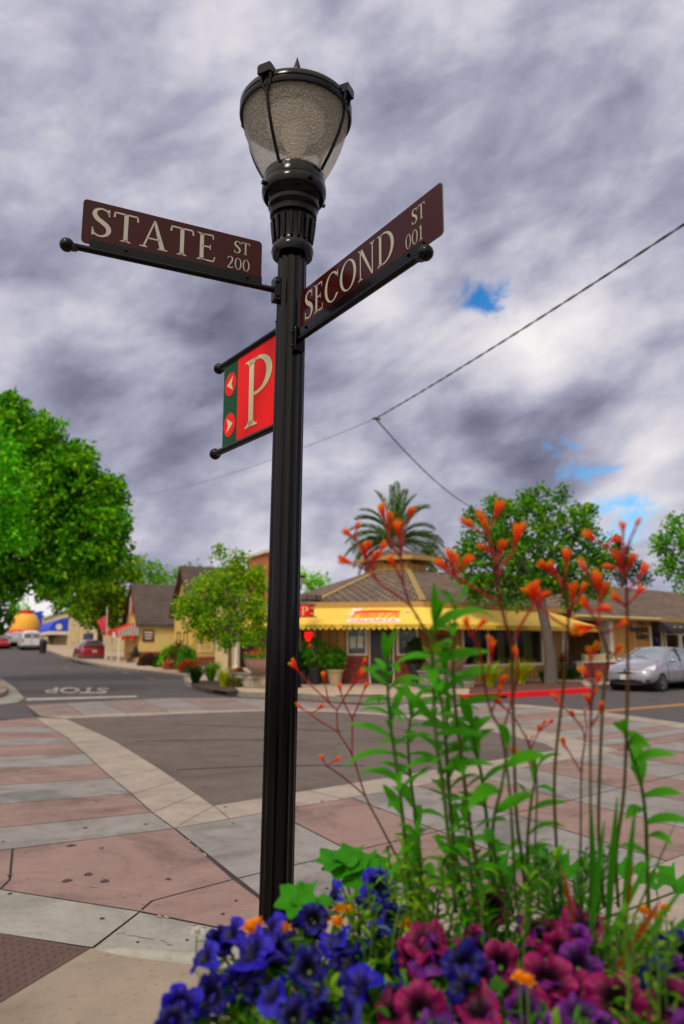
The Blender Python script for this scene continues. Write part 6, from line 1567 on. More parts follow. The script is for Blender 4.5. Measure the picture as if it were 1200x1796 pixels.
# mulch beds
mulch = mat('red_mulch', (92, 50, 40), rough=.95, var=.4, scale=25, bump=.8, bscale=60)
m = MB(); m.sheet([(p.x, p.y, KH + .01) for p in (G(822, 1222, KH), G(890, 1216, KH), G(1030, 1208, KH), G(1020, 1196, KH), G(900, 1194, KH), G(825, 1200, KH))]); struct(m, 'mulch_ground', mulch)
m = MB(); m.sheet([(p.x, p.y, KH + .01) for p in (G(333, 1201, KH), G(365, 1209, KH), G(400, 1214, KH), G(420, 1213, KH), G(400, 1196, KH), G(340, 1193, KH))]); struct(m, 'mulch_ground', mat('dark_mulch', (66, 50, 42), rough=.95, var=.4, scale=25, bump=.8))
# stone walls with flower bowls
stones = [mat('stone_%s' % n_, c, rough=.9, var=.15, scale=12, bump=.4) for n_, c in (('grey', (130, 124, 118)), ('tan', (150, 132, 108)), ('slate', (96, 94, 98)), ('pale', (164, 152, 136)))]
def stone_wall(label, P, d, ln, h, th=.45):
    root = thing('stone_wall', label, 'stone wall', P); M = frame(P, d); m = MB(M); m.cur = 2; m.box(.02, ln - .02, .03, th - .03, 0, h - .02)
    z = 0; r_ = 0
    while z < h - .02:
        hh = R(.07, .13); hh = min(hh, h - z); x = 0
        while x < ln:
            l_ = min(R(.14, .38), ln - x + .02); m.cur = random.randrange(4); o_ = R(0, .03); m.box(x + .006, x + l_ - .006, -o_, th + o_, z + .006, z + hh - .006); x += l_
        z += hh
    m.build('stonework', stones, root, bevel=.012)
    m = MB(M); m.box(-.04, ln + .04, -.06, th + .06, h, h + .06); m.build('capping', mat('cap_stone', (120, 114, 110), rough=.85, var=.15), root, bevel=.012)
    return root
bowlm = mat('bowl_mauve_clay', (150, 116, 104), rough=.8, var=.1, scale=4)
def bowl(mb, c, r, h, n=48):
    mb.lathe([(r * .42, 0), (r * .62, h * .10), (r * .84, h * .38), (r * .96, h * .72), (r, h * .95), (r * 1.03, h), (r * .97, h), (r * .93, h * .85)], n, c=c, cap=False)
    mb.lathe([(.0001, h * .86), (r * .94, h * .85)], n, c=c, cap=False)
SP = G(404, 1211) + Vector((0, 0, KH)); d_ = (G(470, 1214) - G(404, 1211)).normalized(); hS = AT(430, 1183, SP.y).z - KH
stone_wall('stacked stone wall below the flower bowl, close to the young tree', SP, d_, 2.2, hS)
def flower_bowl(label, c, r, h, cols):
    root = thing('flower_bowl', label, 'flower bowl', c); m = MB(); bowl(m, c, r, h); m.build('bowl', bowlm, root, smooth=40)
    L_ = Leaves()
    for _ in range(90): a = R(0, 6.28); q = r * sqrt(R(0, 1)); L_.spray(c + Vector((q * cos(a), q * sin(a), h + R(0, .16))), .09, 14, .07)
    L_.build('foliage', LM_['shrub'], root)
    for mt in cols:
        L2 = Leaves()
        for _ in range(16): a = R(0, 6.28); q = r * sqrt(R(.1, 1)); L2.spray(c + Vector((q * cos(a), q * sin(a), h + R(.1, .26))), .05, 10, .06)
        L2.build('blossom', mt, root)
    return root
cb1 = SP + d_ * 1.42 + Vector((.0, .25, hS + .06)); flower_bowl('mauve clay bowl of flowers on the stacked stone wall', cb1, .68, .5, (LM_['red'], LM_['purple'], LM_['orange']))
SP2 = G(748, 1216) + Vector((0, 0, KH)); d2_ = (G(832, 1213) - G(748, 1216)).normalized(); hS2 = AT(790, 1180, SP2.y).z - KH
stone_wall('stacked stone wall by the restaurant, between door and golden clumps', SP2, d2_, (G(832, 1213) - G(748, 1216)).length, hS2)
flower_bowl('mauve clay bowl of flowers in front of the restaurant', SP2 + d2_ * .85 + Vector((0, .25, hS2 + .06)), .72, .5, (LM_['red'], LM_['gold']))
# pots by the restaurant wall
def pot_plant(label, px, py, rp, hp, mt, lm, rad, hgt, Y):
    p = Vector((XP(px, Y), Y, KH)); root = thing('potted_shrub', label, 'potted plant', p); m = MB(Matrix.Translation(p)); m.lathe([(rp * .68, 0), (rp * .96, hp * .86), (rp * 1.08, hp * .87), (rp * 1.08, hp), (rp * .95, hp), (rp * .9, hp * .9), (.0001, hp * .9)], 28); m.build('pot', mt, root, smooth=40)
    L_ = Leaves()
    for _ in range(int(90 * rad / .5)): d = rnd_dir(); k = R(.3, 1) ** .5; L_.spray(p + Vector((d.x * rad * k, d.y * rad * k, hp + hgt * .5 + d.z * hgt * .5 * k)), .10, 16, .10)
    L_.build('foliage', lm, root); return root
Yp = FA.y - .75
pot_plant('shrub in a cream tapered pot below the white window', 588, 1203, .30, .52, mat('pot_cream', (176, 150, 116), rough=.8), LM_['shrub'], .42, .75, Yp)
pot_plant('tall shrub in a black pot below the red neon shape', 553, 1203, .26, .55, mat('pot_black', (24, 24, 28), rough=.6), LM_['shrub'], .58, 1.15, Yp + .1)
pot_plant('dark small shrub in a black pot, close to the lamp post', 531, 1204, .22, .45, MATS['pot_black'], LM_['dark'], .40, .75, Yp + .2)
pot_plant('dark green clipped shrub inside the restaurant porch, by the door', 728, 1203, .24, .7, MATS['pot_black'], LM_['dark'], .42, .95, FB.y - .6)
# hanging basket under the awning
p = AT(777, 1114, FB.y + .2) ; hb = thing('hanging_basket', 'hanging basket of small orange flowers under the yellow awning', 'hanging basket', p)
m = MB(); m.ball(p - Vector((0, 0, .1)), .2, 16, (1, 1, .6)); m.build('basket', bark, hb, smooth=60)
m = MB(); 
for k in range(3): a = 2.1 * k; m.tube([p + Vector((.17 * cos(a), .17 * sin(a), 0)), p + Vector((0, 0, .7))], .006, 4)
m.build('chain', blackp, hb)
L_ = Leaves(); 
for _ in range(26): L_.spray(p + rnd_dir() * .2, .06, 9, .06)
L_.build('blossom', LM_['orange'], hb)
q = PB + RD * (tb0 + .95); fl_ = thing('potted_flowers', 'yellow flowers in a pot on the low brick wall', 'potted plant', Vector((q.x, q.y, zB + .36)))
qq = Mb @ Vector((lb_ * .38, .25, zB + .36)); fl_.location = qq; m = MB(Matrix.Translation(qq)); m.lathe([(.10, 0), (.14, .16), (.13, .17)], 16); m.build('pot', bark, fl_, smooth=40)
L_ = Leaves()
for _ in range(22): L_.spray(qq + Vector((R(-.3, .3), R(-.15, .15), R(.15, .45))), .09, 12, .09)
L_.build('foliage', LM_['shrub'], fl_); L_ = Leaves(); L_.spray(qq + Vector((.02, -.2, .32)), .12, 40, .09); L_.spray(qq + Vector((.12, -.18, .3)), .1, 30, .09); L_.build('blossom', LM_['gold'], fl_)
qq = Mi @ Vector((.05, -.05, zi)); rs = shrub('potted_flowers', 'dark red flowers at the gate post beside the tree', 986, 1160, 4, LM_['dark'], Y=qq.y, z=zi * .72, cat='potted plant', hgt=2, leaf=.05, petals=(LM_['red'], 10, .06))
# ------------------------------------------------------------------ the flower bowl in front of the camera
BC = Vector((.42, 1.03, 0)); BR = .70
tub = thing('flower_planter', 'big clay bowl planter overflowing with petunias in the close corner', 'planter', (BC.x, BC.y, .1))
m = MB(); bowl(m, (BC.x, BC.y, .58), BR * .93, .42, 72); m.build('bowl', bowlm, tub, smooth=40)
m = MB(Matrix.Translation((BC.x, BC.y, 0)));
for k in range(5):
    n_ = 22; z = .1 + k * .096
    for i in range(n_):
        a0, a1 = 2 * pi * (i + .5 * (k % 2)) / n_, 2 * pi * (i + .96 + .5 * (k % 2)) / n_; m.cur = random.randrange(4); r0, r1 = .42, .50 + R(0, .02)
        vs = [(r * cos(a), r * sin(a), zz_) for zz_ in (z, z + .09) for r, a in ((r0, a0), (r1, a0), (r1, a1), (r0, a1))]
        m.add(vs, [(0, 3, 2, 1), (4, 5, 6, 7), (0, 1, 5, 4), (1, 2, 6, 5), (2, 3, 7, 6), (3, 0, 4, 7)])
m.build('stone_base', stones, tub)
m = MB(); m.lathe([(.0001, .0), (BR * .9, .0)], 48, c=(BC.x, BC.y, .96), cap=False); m.build('soil', mat('soil', (46, 34, 28), rough=1, var=.4, scale=40, bump=.8), tub)
gleaf = leafmat('petunia_leaf', (20, 56, 6), (54, 112, 12), (140, 176, 26), trans=.3)
bleaf = leafmat('broad_leaf', (26, 88, 4), (52, 134, 6), (98, 172, 14), trans=.35, rough=.65)
slim = leafmat('stalk_leaf', (24, 92, 2), (66, 146, 2), (150, 192, 8), trans=.4, rough=.65)
strap = leafmat('strap_leaf', (24, 84, 14), (56, 130, 22), (110, 160, 36), trans=.3)
CAMP = Vector((0, 0, CH))
def curved_leaf(L_, p, d, up, ln, wd, droop=.5, n=6, fold=.18):
    q = d.cross(up).normalized(); b = len(L_.v); pos = p.copy(); dd = d.copy()
    for i in range(n + 1):
        t = i / n; w_ = wd * (sin(pi * min(1, t * .92 + .06)) ** .8) * .5 if i < n else .0008; nn_ = q.cross(dd).normalized()
        L_.v += [pos - q * w_ + nn_ * w_ * fold * 2, pos.copy(), pos + q * w_ + nn_ * w_ * fold * 2]
        pos = pos + dd * ln / n; dd = (dd - Vector((0, 0, 1)) * droop / n).normalized()
    for i in range(n):
        a = b + 3 * i; L_.f += [(a, a + 1, a + 4, a + 3), (a + 1, a + 2, a + 5, a + 4)]
class LeafMesh(Leaves):
    def build(s, name, mt, parent=None, kind=None):
        o = Leaves.build(s, name, mt, parent, kind); o.data.polygons.foreach_set('use_smooth', [True] * len(o.data.polygons)); return o
# small mixed leaves that fill the bowl
def inbed(x, y): return ((x - BC.x) ** 2 + (y - BC.y) ** 2) / BR ** 2
def bedz(x, y): return 1.095 - .10 * max(0, inbed(x, y)) ** 2
L_ = LeafMesh()
for _ in range(13000):
    a = R(0, 2 * pi); r = BR * 1.10 * sqrt(R(0, 1)); x, y = BC.x + r * cos(a), BC.y + r * sin(a)
    z = bedz(x, y) - .012 - R(.0, 1) ** 1.3 * .12 - (.05 if r > BR else 0); d = (rnd_dir() + Vector((cos(a), sin(a), .5)) * .5).normalized()
    curved_leaf(L_, Vector((x, y, z)), d, Vector((0, 0, 1)), R(.015, .034), R(.006, .013), R(-.2, .9), 3)
o = L_.build('planter_foliage', gleaf, None, kind='stuff'); tag(o, 'mixed small green leaves filling the clay bowl planter', 'foliage')
# petunias
def petal_mat(name, throat, mid, edge, sheen=.35):
    m, t, b = newmat(name); uv = N(t, 'ShaderNodeUVMap'); sp = N(t, 'ShaderNodeSeparateXYZ'); t.links.new(uv.outputs[0], sp.inputs[0])
    wv = MATH(t, 'ABSOLUTE', MATH(t, 'SINE', MATH(t, 'MULTIPLY', sp.outputs[0], 2 * pi * 12.5)))
    f = MATH(t, 'SUBTRACT', sp.outputs[1], MATH(t, 'MULTIPLY', MATH(t, 'POWER', wv, 6.0), .10))
    c = RAMP(t, f, [(.05, lin(throat)), (.36, lin(throat)), (.62, lin(mid)), (.97, lin(edge))]); t.links.new(c, b.inputs['Base Color'])
    b.inputs['Roughness'].default_value = .55; b.inputs['Sheen Weight'].default_value = sheen; b.inputs['Specular IOR Level'].default_value = .3
    tr = N(t, 'ShaderNodeBsdfTranslucent'); t.links.new(c, tr.inputs[0]); ms = N(t, 'ShaderNodeMixShader', inp={0: .28}); t.links.new(b.outputs[0], ms.inputs[1]); t.links.new(tr.outputs[0], ms.inputs[2]); t.links.new(ms.outputs[0], t.nodes['Material Output'].inputs[0]); return m
blueP = petal_mat('petal_blue', (8, 4, 52), (22, 7, 138), (34, 15, 186), .0)
darkP = petal_mat('petal_dark_blue', (5, 3, 28), (16, 8, 92), (24, 14, 124), .0)
magP = petal_mat('petal_magenta', (26, 2, 20), (110, 2, 62), (152, 6, 92), .0)
vioP = petal_mat('petal_violet', (24, 4, 40), (74, 10, 96), (120, 30, 142), .0)
def petunia_mesh(name, mt, seed):
    rs = random.Random(seed); n = 50; rings = [(.0, .0035, -.036), (.16, .006, -.022), (.32, .0095, -.009), (.46, .017, -.001), (.62, .024, .003), (.8, .031, .003), (1.0, .0375, -.001)]
    ph = [rs.uniform(0, 6.28) for _ in range(4)]; vs = []; fs = []; uv = []
    for u, r, z in rings:
        for j in range(n):
            a = 2 * pi * j / n; lobe = 1 - .24 * u * u * (1 - abs(cos(2.5 * a))) ** 2.0 + .07 * u * sin(3 * a + ph[0]) + .04 * u * sin(2 * a + ph[1])
            zz_ = z + u * u * (.006 * sin(5 * a + ph[1]) + .004 * sin(9 * a + ph[2]) + .011 * sin(2 * a + ph[3]) + .006 * sin(3 * a + ph[0])) - .004 * u * (abs(cos(2.5 * a)) < .2)
            vs.append((r * lobe * cos(a), r * lobe * sin(a), zz_)); uv.append((j / n, u))
    for i in range(len(rings) - 1):
        for j in range(n): fs.append((i * n + j, i * n + (j + 1) % n, (i + 1) * n + (j + 1) % n, (i + 1) * n + j))
    me = bpy.data.meshes.new(name); me.from_pydata(vs, [], fs); ul = me.uv_layers.new(name='UVMap')
    for lp in me.loops: ul.data[lp.index].uv = uv[lp.vertex_index]
    me.materials.append(mt); me.polygons.foreach_set('use_smooth', [True] * len(fs)); return me
PM = {k: [petunia_mesh('petunia_bloom', mt, 10 * i + s) for s in range(4)] for i, (k, mt) in enumerate((('b', blueP), ('d', darkP), ('m', magP), ('v', vioP)))}
stemg = mat('stem_green', (74, 104, 30), rough=.6, var=.15, scale=20)
FACE = dict(f=lambda p: (CAMP - p).normalized() + Vector((0, 0, .25)), u=lambda p: (CAMP - p).normalized() * .5 + Vector((0, 0, 1)), l=lambda p: (CAMP - p).normalized() * .35 + Vector((-1, 0, .45)),
            r=lambda p: (CAMP - p).normalized() * .35 + Vector((1, 0, .3)), L=lambda p: (CAMP - p).normalized() * .1 + Vector((-.9, .2, -.25)), b=lambda p: Vector((.3, .7, .5)), s=lambda p: (CAMP - p).normalized() * .28 + Vector((-.8, 0, .7)))
def petunia_plant(label, blooms):
    pts = [G(x, y, bz) for x, y, bz, *_ in blooms]; c = sum(pts, Vector()) / len(pts); c.z = .99
    d_ = Vector((c.x - BC.x, c.y - BC.y, 0)); 
    if d_.length > BR * .75: c = Vector((BC.x, BC.y, .99)) + d_.normalized() * BR * .75
    root = thing('petunia_plant', label, 'petunia', c); m = MB(); L_ = LeafMesh()
    blooms = list(blooms); pts = list(pts)
    for x, y, bz, k, fc, s in list(blooms):
        if R(0, 1) < .9:
            b_ = (max(305, x + R(-48, 48)), y + R(8, 52), bz - .012, {'b': 'd', 'm': random.choice('mv')}.get(k, k), random.choice('fusl'), s * R(.75, .95)); blooms.append(b_); pts.append(G(*b_[:3]))
    for (x, y, bz, k, fc, s), p in zip(blooms, pts):
        fd = (FACE[fc](p).normalized() + rnd_dir() * .12).normalized(); o = bpy.data.objects.new('bloom', random.choice(PM[k])); col.objects.link(o); o.parent = root
        q = fd.to_track_quat('Z', 'Y'); rot = q.to_matrix().to_4x4() @ Matrix.Rotation(R(0, 6.28), 4, 'Z')
        o.matrix_basis = Matrix.Translation(p - c) @ rot @ Matrix.Scale(s * .84, 4)
        b0 = p - fd * .029 * s; md = b0.lerp(c, .4) - fd * .02
        m.tube([b0 + fd * .004, b0 - fd * .012, md, c.lerp(md, .3)], [.0045, .0028, .0022, .0025], 6)
        for _ in range(5): a = rnd_dir(); curved_leaf(L_, b0 + a * .008, (a + Vector((0, 0, .2)) - fd * .3).normalized(), Vector((0, 0, 1)), R(.02, .04), R(.008, .014), .4, 4)
        for _ in range(8): t = R(.1, .9); a = rnd_dir(); curved_leaf(L_, b0.lerp(md, t), (a + Vector((0, 0, .4))).normalized(), Vector((0, 0, 1)), R(.03, .05), R(.013, .022), .5, 4)
    m.build('stems', stemg, root, smooth=60); L_.build('foliage', gleaf, root)
petunia_plant('deep blue petunias spilling over the outer rim, lowest at the picture bottom', [(318, 1762, 1.06, 'b', 'f', 1.0), (356, 1682, 1.09, 'b', 's', .95), (402, 1640, 1.11, 'b', 's', 1.0), (372, 1745, 1.06, 'd', 'f', .95), (478, 1742, 1.09, 'b', 's', .95), (420, 1715, 1.07, 'd', 'f', .9)])
petunia_plant('vivid blue petunias just below the foot of the lamp post', [(438, 1672, 1.11, 'b', 's', 1.3), (470, 1632, 1.12, 'b', 's', 1.05), (540, 1698, 1.11, 'd', 'f', .95), (512, 1618, 1.10, 'd', 'l', .8), (590, 1652, 1.11, 'b', 's', 1.0), (560, 1640, 1.08, 'd', 'r', .85)])
petunia_plant('blue petunias held up highest, beside the broad green leaves', [(662, 1556, 1.13, 'b', 'f', 1.2), (580, 1576, 1.13, 'b', 's', 1.15), (655, 1640, 1.11, 'b', 's', .9), (690, 1610, 1.11, 'd', 'f', .9)])
petunia_plant('dark blue petunias between the blue and the magenta plants', [(628, 1735, 1.10, 'b', 's', 1.15), (610, 1690, 1.10, 'd', 's', .95), (705, 1690, 1.09, 'd', 'r', .8), (570, 1785, 1.06, 'd', 'f', .9), (812, 1690, 1.12, 'd', 'f', 1.05), (530, 1780, 1.05, 'd', 'u', .8)])
petunia_plant('magenta petunias in the middle of the planter, beside dark blue blooms', [(750, 1652, 1.12, 'm', 'u', 1.25), (726, 1676, 1.10, 'm', 'f', 1.0), (738, 1772, 1.09, 'm', 'f', 1.2), (690, 1775, 1.07, 'm', 'u', .9), (862, 1592, 1.13, 'm', 'f', 1.1), (846, 1670, 1.10, 'v', 'f', .9)])
petunia_plant('magenta petunias along the picture bottom, in front of the orange stalks', [(838, 1768, 1.09, 'm', 'u', 1.15), (878, 1690, 1.10, 'm', 'f', 1.1), (918, 1770, 1.08, 'v', 'f', .9), (960, 1720, 1.10, 'm', 'f', 1.3), (905, 1735, 1.09, 'm', 'r', .9), (790, 1790, 1.06, 'v', 'u', .8)])
petunia_plant('wine red petunias at the foot of the sword leaves', [(952, 1632, 1.12, 'm', 'u', 1.15), (1026, 1620, 1.13, 'm', 'u', 1.2), (1016, 1690, 1.11, 'v', 'f', 1.05), (985, 1665, 1.11, 'm', 'f', .95)])
petunia_plant('magenta and violet petunias nearest the picture corner', [(1080, 1755, 1.09, 'm', 'f', 1.35), (1018, 1775, 1.08, 'v', 'u', 1.0), (1178, 1765, 1.09, 'm', 'f', 1.2), (1180, 1715, 1.11, 'v', 'f', 1.0), (1190, 1670, 1.13, 'd', 'f', 1.1), (1130, 1790, 1.06, 'm', 'u', .9)])
# marigolds and white alyssum
mari = leafmat('petal_marigold', (214, 110, 6), (236, 152, 14), (246, 190, 30), trans=.3)
whitef = leafmat('petal_white', (190, 180, 186), (214, 206, 206), (222, 216, 210), trans=.2)
def posy(name, label, cat, spots, mt, rad, size, n):
    pts = [G(x, y, z) for x, y, z in spots]; c = sum(pts, Vector()) / len(pts); c.z = 1.0; root = thing(name, label, cat, c); m = MB()
    for p in pts:
        L2 = LeafMesh()
        for k in range(n):
            a = k * 2.4; t = k / n; d = Vector((cos(a) * (1 - t * .8), sin(a) * (1 - t * .8), .25 + t)).normalized(); curved_leaf(L2, p + d * rad * .2, d, Vector((0, 0, 1)), rad * R(.8, 1.1), size, .5, 3)
        L2.build('flower_head', mt, root); m.tube([p, p - Vector((0, 0, .06)), Vector((c.x, c.y, 1.0))], .0016, 5)
    m.build('stems', stemg, root)
posy('marigold', 'orange marigolds beside the foot of the lamp post', 'marigold', [(436, 1634, 1.12), (450, 1628, 1.13), (447, 1646, 1.11), (497, 1634, 1.12), (470, 1660, 1.10)], mari, .015, .008, 24)
posy('marigold', 'orange marigolds below the highest blue petunias', 'marigold', [(595, 1600, 1.12), (612, 1604, 1.12), (570, 1612, 1.11), (545, 1610, 1.11), (591, 1624, 1.11), (712, 1630, 1.11)], mari, .015, .008, 24)
posy('marigold', 'orange marigolds near the sword leaves and picture edge', 'marigold', [(1168, 1600, 1.12), (1130, 1604, 1.12), (1155, 1615, 1.11)], mari, .013, .008, 24)
posy('marigold', 'single orange bloom deep among the magenta petunias', 'marigold', [(912, 1722, 1.12), (925, 1728, 1.12)], mari, .013, .008, 24)
posy('alyssum', 'white alyssum specks between the tall stalks', 'alyssum', [(898, 1552, 1.10), (962, 1582, 1.10), (988, 1574, 1.10), (987, 1598, 1.09), (964, 1555, 1.10), (930, 1606, 1.09), (1013, 1538, 1.10)], whitef, .012, .008, 20)
posy('alyssum', 'white alyssum specks among the lowest blue petunias', 'alyssum', [(398, 1735, 1.05), (405, 1752, 1.04), (392, 1758, 1.04), (345, 1640, 1.06)], whitef, .012, .008, 20)
# broad leaves at the back rim
def broad(label, spots, sz):
    pts = [G(x, y, z) for x, y, z in spots]; c = sum(pts, Vector()) / len(pts); c.z = 1.0; root = thing('geranium_plant', label, 'geranium', c); m = MB()
    for p in pts:
        L2 = LeafMesh(); up_ = (Vector((0, 0, 1)) + (CAMP - p).normalized() * R(0, .7) + rnd_dir() * .3).normalized(); d = up_.orthogonal(); e = up_.cross(d); b = 0; L2.v.append(p.copy()); n = 40
        for j in range(n + 1):
            a = .35 + (2 * pi - .7) * j / n; r = sz * R(.95, 1.05) * (.70 + .30 * abs(cos(a * 2.5))); L2.v.append(p + d * cos(a) * r + e * sin(a) * r + up_ * (.006 * sin(5 * a) + .010))
        for j in range(n): L2.f.append((0, j + 1, j + 2))
        L2.build('leaf', bleaf, root); m.tube([p, p - up_ * .03, c.lerp(p, .3)], .0022, 5)
    m.build('stems', stemg, root)
broad('broad lobed green leaves beside the highest blue petunia', [(590, 1513, 1.14), (625, 1512, 1.14), (650, 1525, 1.13), (605, 1524, 1.13), (675, 1530, 1.12), (640, 1540, 1.12)], .038)
broad('flat round green leaf by the foot of the lamp post', [(520, 1582, 1.13), (545, 1580, 1.13)], .030)
broad('broad green leaves behind the sword leaves', [(890, 1520, 1.13), (930, 1515, 1.13), (955, 1500, 1.14), (1000, 1520, 1.12), (1150, 1550, 1.12), (1185, 1545, 1.12), (860, 1530, 1.12), (1100, 1530, 1.12)], .030)
# leafy stalks
def path3(pl, d0, d1): 
    n = len(pl); return [PD(x, y, d0 + (d1 - d0) * i / (n - 1)) for i, (x, y) in enumerate(pl)]
def leafy(label, pl, d0, d1, n, ln=.085, wd=.021, r=.0042, stemc=None, top=True):
    pts = [Vector(p) for p in smoothpath([tuple(p) for p in path3(pl, d0, d1)], 6)]; base = pts[0].copy(); root = thing('leafy_stalk', label, 'plant', base); m = MB()
    m.tube(pts, [r * (1 - .5 * i / (len(pts) - 1)) for i in range(len(pts))], 8); m.build('stem', stemc or stemg, root, smooth=60)
    for i in range(n):
        t = .12 + .88 * i / (n - 1); k = t * (len(pts) - 1); j = min(int(k), len(pts) - 2); p = pts[j].lerp(pts[j + 1], k - j); ax = (pts[j + 1] - pts[j]).normalized()
        if R(0, 1) < .08: continue
        a = i * 2.4 + R(-.8, .8); o_ = Vector((cos(a), sin(a), 0)); d = (o_ * R(.6, 1) + ax * R(.1, 1.0)).normalized(); s = (1.0 - .45 * abs(t - .55)) * R(.72, 1.15)
        if t > .93: d = (o_ * .35 + ax).normalized()
        L2 = LeafMesh(); curved_leaf(L2, p, d, ax, ln * s * R(.85, 1.15), wd * s * R(.7, 1.15), R(.2, 1.5), 8, R(.05, .35)); L2.build('leaf', slim, root)
brownstem = mat('stem_brown', (96, 92, 40), rough=.6, var=.2, scale=20)
leafy('leafy green stalk nearest the lamp post, with narrow arching leaves', [(722, 1600), (713, 1497), (699, 1369), (685, 1270), (680, 1200), (679, 1151)], 1.42, 1.30, 30)
leafy('tall leafy stalk in front of the restaurant door', [(800, 1600), (790, 1497), (776, 1369), (765, 1298), (760, 1200), (758, 1140), (764, 1085)], 1.35, 1.18, 30, .088, .024)
leafy('tallest leafy stalk, reaching the yellow awning', [(850, 1600), (825, 1450), (806, 1298), (797, 1219), (795, 1128), (800, 1060)], 1.38, 1.2, 28, .09, .026, stemc=brownstem)
leafy('dark leafy stalk between the green stalks and the first orange stalks', [(870, 1600), (860, 1497), (846, 1369), (832, 1304), (826, 1270)], 1.42, 1.32, 20, .08, .021)
leafy('leafy stalk with broad leaves rising before the silver car', [(1138, 1600), (1135, 1497), (1132, 1426), (1122, 1363), (1106, 1318), (1095, 1285)], 1.36, 1.2, 13, .085, .030)
leafy('short leafy stalk with few folded leaves among the orange stalks', [(900, 1600), (868, 1500), (866, 1440), (880, 1380), (890, 1310)], 1.36, 1.16, 7, .085, .024)
leafy('low bushy leafy stalk behind the dark blue petunia', [(760, 1640), (745, 1580), (738, 1520), (730, 1470)], 1.36, 1.34, 18, .07, .018)
leafy('low bushy leafy stalk in the middle of the planter', [(840, 1640), (830, 1570), (822, 1500), (815, 1440)], 1.3, 1.28, 18, .07, .018)
def bush(label, x0, x1, ybase, ytop, d, n, ln, lm, zb=1.06):
    c = PD((x0 + x1) / 2, ybase, d); root = thing('leafy_bush', label, 'plant', (c.x, c.y, 1.0)); m = MB(); L2 = LeafMesh()
    for i in range(n):
        xb = R(x0, x1); dd = d + R(-.10, .12); b0 = PD(xb * .6 + (x0 + x1) * .2, ybase, dd); t0 = PD(xb + R(-25, 25), ytop + R(0, .55) * (ybase - ytop), dd + R(-.05, .05))
        b0.z = min(b0.z, zb); md = b0.lerp(t0, .5) + Vector((R(-.012, .012), R(-.012, .012), 0)); m.tube([b0 - Vector((0, 0, .05)), md, t0], [.0028, .0022, .0010], 6)
        k = int((t0 - b0).length / .009)
        for j in range(k):
            t = j / k; q = b0.lerp(md, t * 2) if t < .5 else md.lerp(t0, t * 2 - 1); a = j * 2.4 + R(-.6, .6); o_ = Vector((cos(a), sin(a), 0))
            curved_leaf(L2, q, (o_ * R(.5, 1) + Vector((0, 0, R(.1, 1.1)))).normalized(), Vector((0, 0, 1)), ln * R(.5, 1.15) * (1 - .35 * t), ln * R(.16, .30), R(0, 1.3), 5, R(.05, .3))
    m.build('stems', stemg, root, smooth=60); L2.build('foliage', lm, root)
limeleaf = leafmat('lime_leaf', (44, 100, 6), (96, 150, 10), (170, 196, 24), trans=.4, rough=.65)
bush('bushy light green foliage around the feet of the tall leafy stalks', 680, 800, 1625, 1470, 1.36, 20, .040, limeleaf)
bush('bushy green foliage between the tall stalks and the sword leaves', 790, 960, 1610, 1490, 1.34, 20, .042, slim)
bush('low fine leaved foliage just behind the blue petunias', 600, 720, 1640, 1540, 1.34, 16, .034, limeleaf)
bush('fine yellow green foliage below the sword leaves by the picture edge', 1040, 1200, 1690, 1590, 1.16, 20, .036, limeleaf)
bush('dark leafy growth around the orange flower stalks', 940, 1060, 1610, 1470, 1.40, 14, .045, strap)
leafy('thin leafy stalk between the two tallest green stalks', [(815, 1600), (800, 1500), (788, 1400), (782, 1300), (786, 1230), (780, 1170)], 1.44, 1.34, 30, .075, .020)
leafy('leafy stalk just behind the one nearest the lamp post', [(742, 1600), (735, 1480), (722, 1380), (716, 1300), (722, 1250)], 1.48, 1.42, 30, .07, .018)
leafy('leafy stalk in front of the yellow road line, thin and dark', [(930, 1600), (925, 1500), (930, 1420), (942, 1350)], 1.40, 1.34, 14, .075, .020, stemc=brownstem)
# sword leaves
def swords(label, items, mt=None):
    pts0 = PD(items[0][0][0], items[0][0][1], items[0][2]); root = thing('sword_leaf_plant', label, 'plant', (pts0.x, pts0.y, 1.02))
    for a, b, d, w_ in items:
        p, q = PD(a[0], a[1], d), PD(b[0], b[1], d * R(.93, 1.0)); L2 = LeafMesh(); curved_leaf(L2, p - Vector((0, 0, .05)), (q - p).normalized(), (CAMP - p).normalized() + rnd_dir() * .9, (q - p).length + .05, w_ * .62, R(.0, .14), 10, .1); L2.build('leaf', mt or strap, root)
swords('upright green sword leaves at the foot of the orange stalks', [((1040, 1610), (1035, 1400), 1.30, .022), ((1060, 1615), (1075, 1380), 1.32, .02), ((1020, 1610), (975, 1470), 1.3, .02), ((1085, 1610), (1105, 1400), 1.28, .018), ((1000, 1600), (1010, 1450), 1.34, .022), ((1050, 1620), (1120, 1480), 1.24, .018), ((1030, 1610), (1050, 1430), 1.26, .02), ((975, 1610), (940, 1500), 1.3, .018)])
swords('long sword leaves leaning toward the picture edge', [((1105, 1620), (1198, 1490), 1.15, .024), ((1130, 1620), (1215, 1540), 1.2, .02), ((1090, 1600), (1160, 1430), 1.3, .014)])
swords('rust coloured withered sword leaves', [((1078, 1640), (1122, 1565), 1.14, .020), ((1005, 1570), (992, 1505), 1.24, .012), ((1090, 1590), (1102, 1480), 1.25, .009)], leafmat('rust_leaf', (110, 40, 16), (160, 66, 26), (190, 110, 50)))
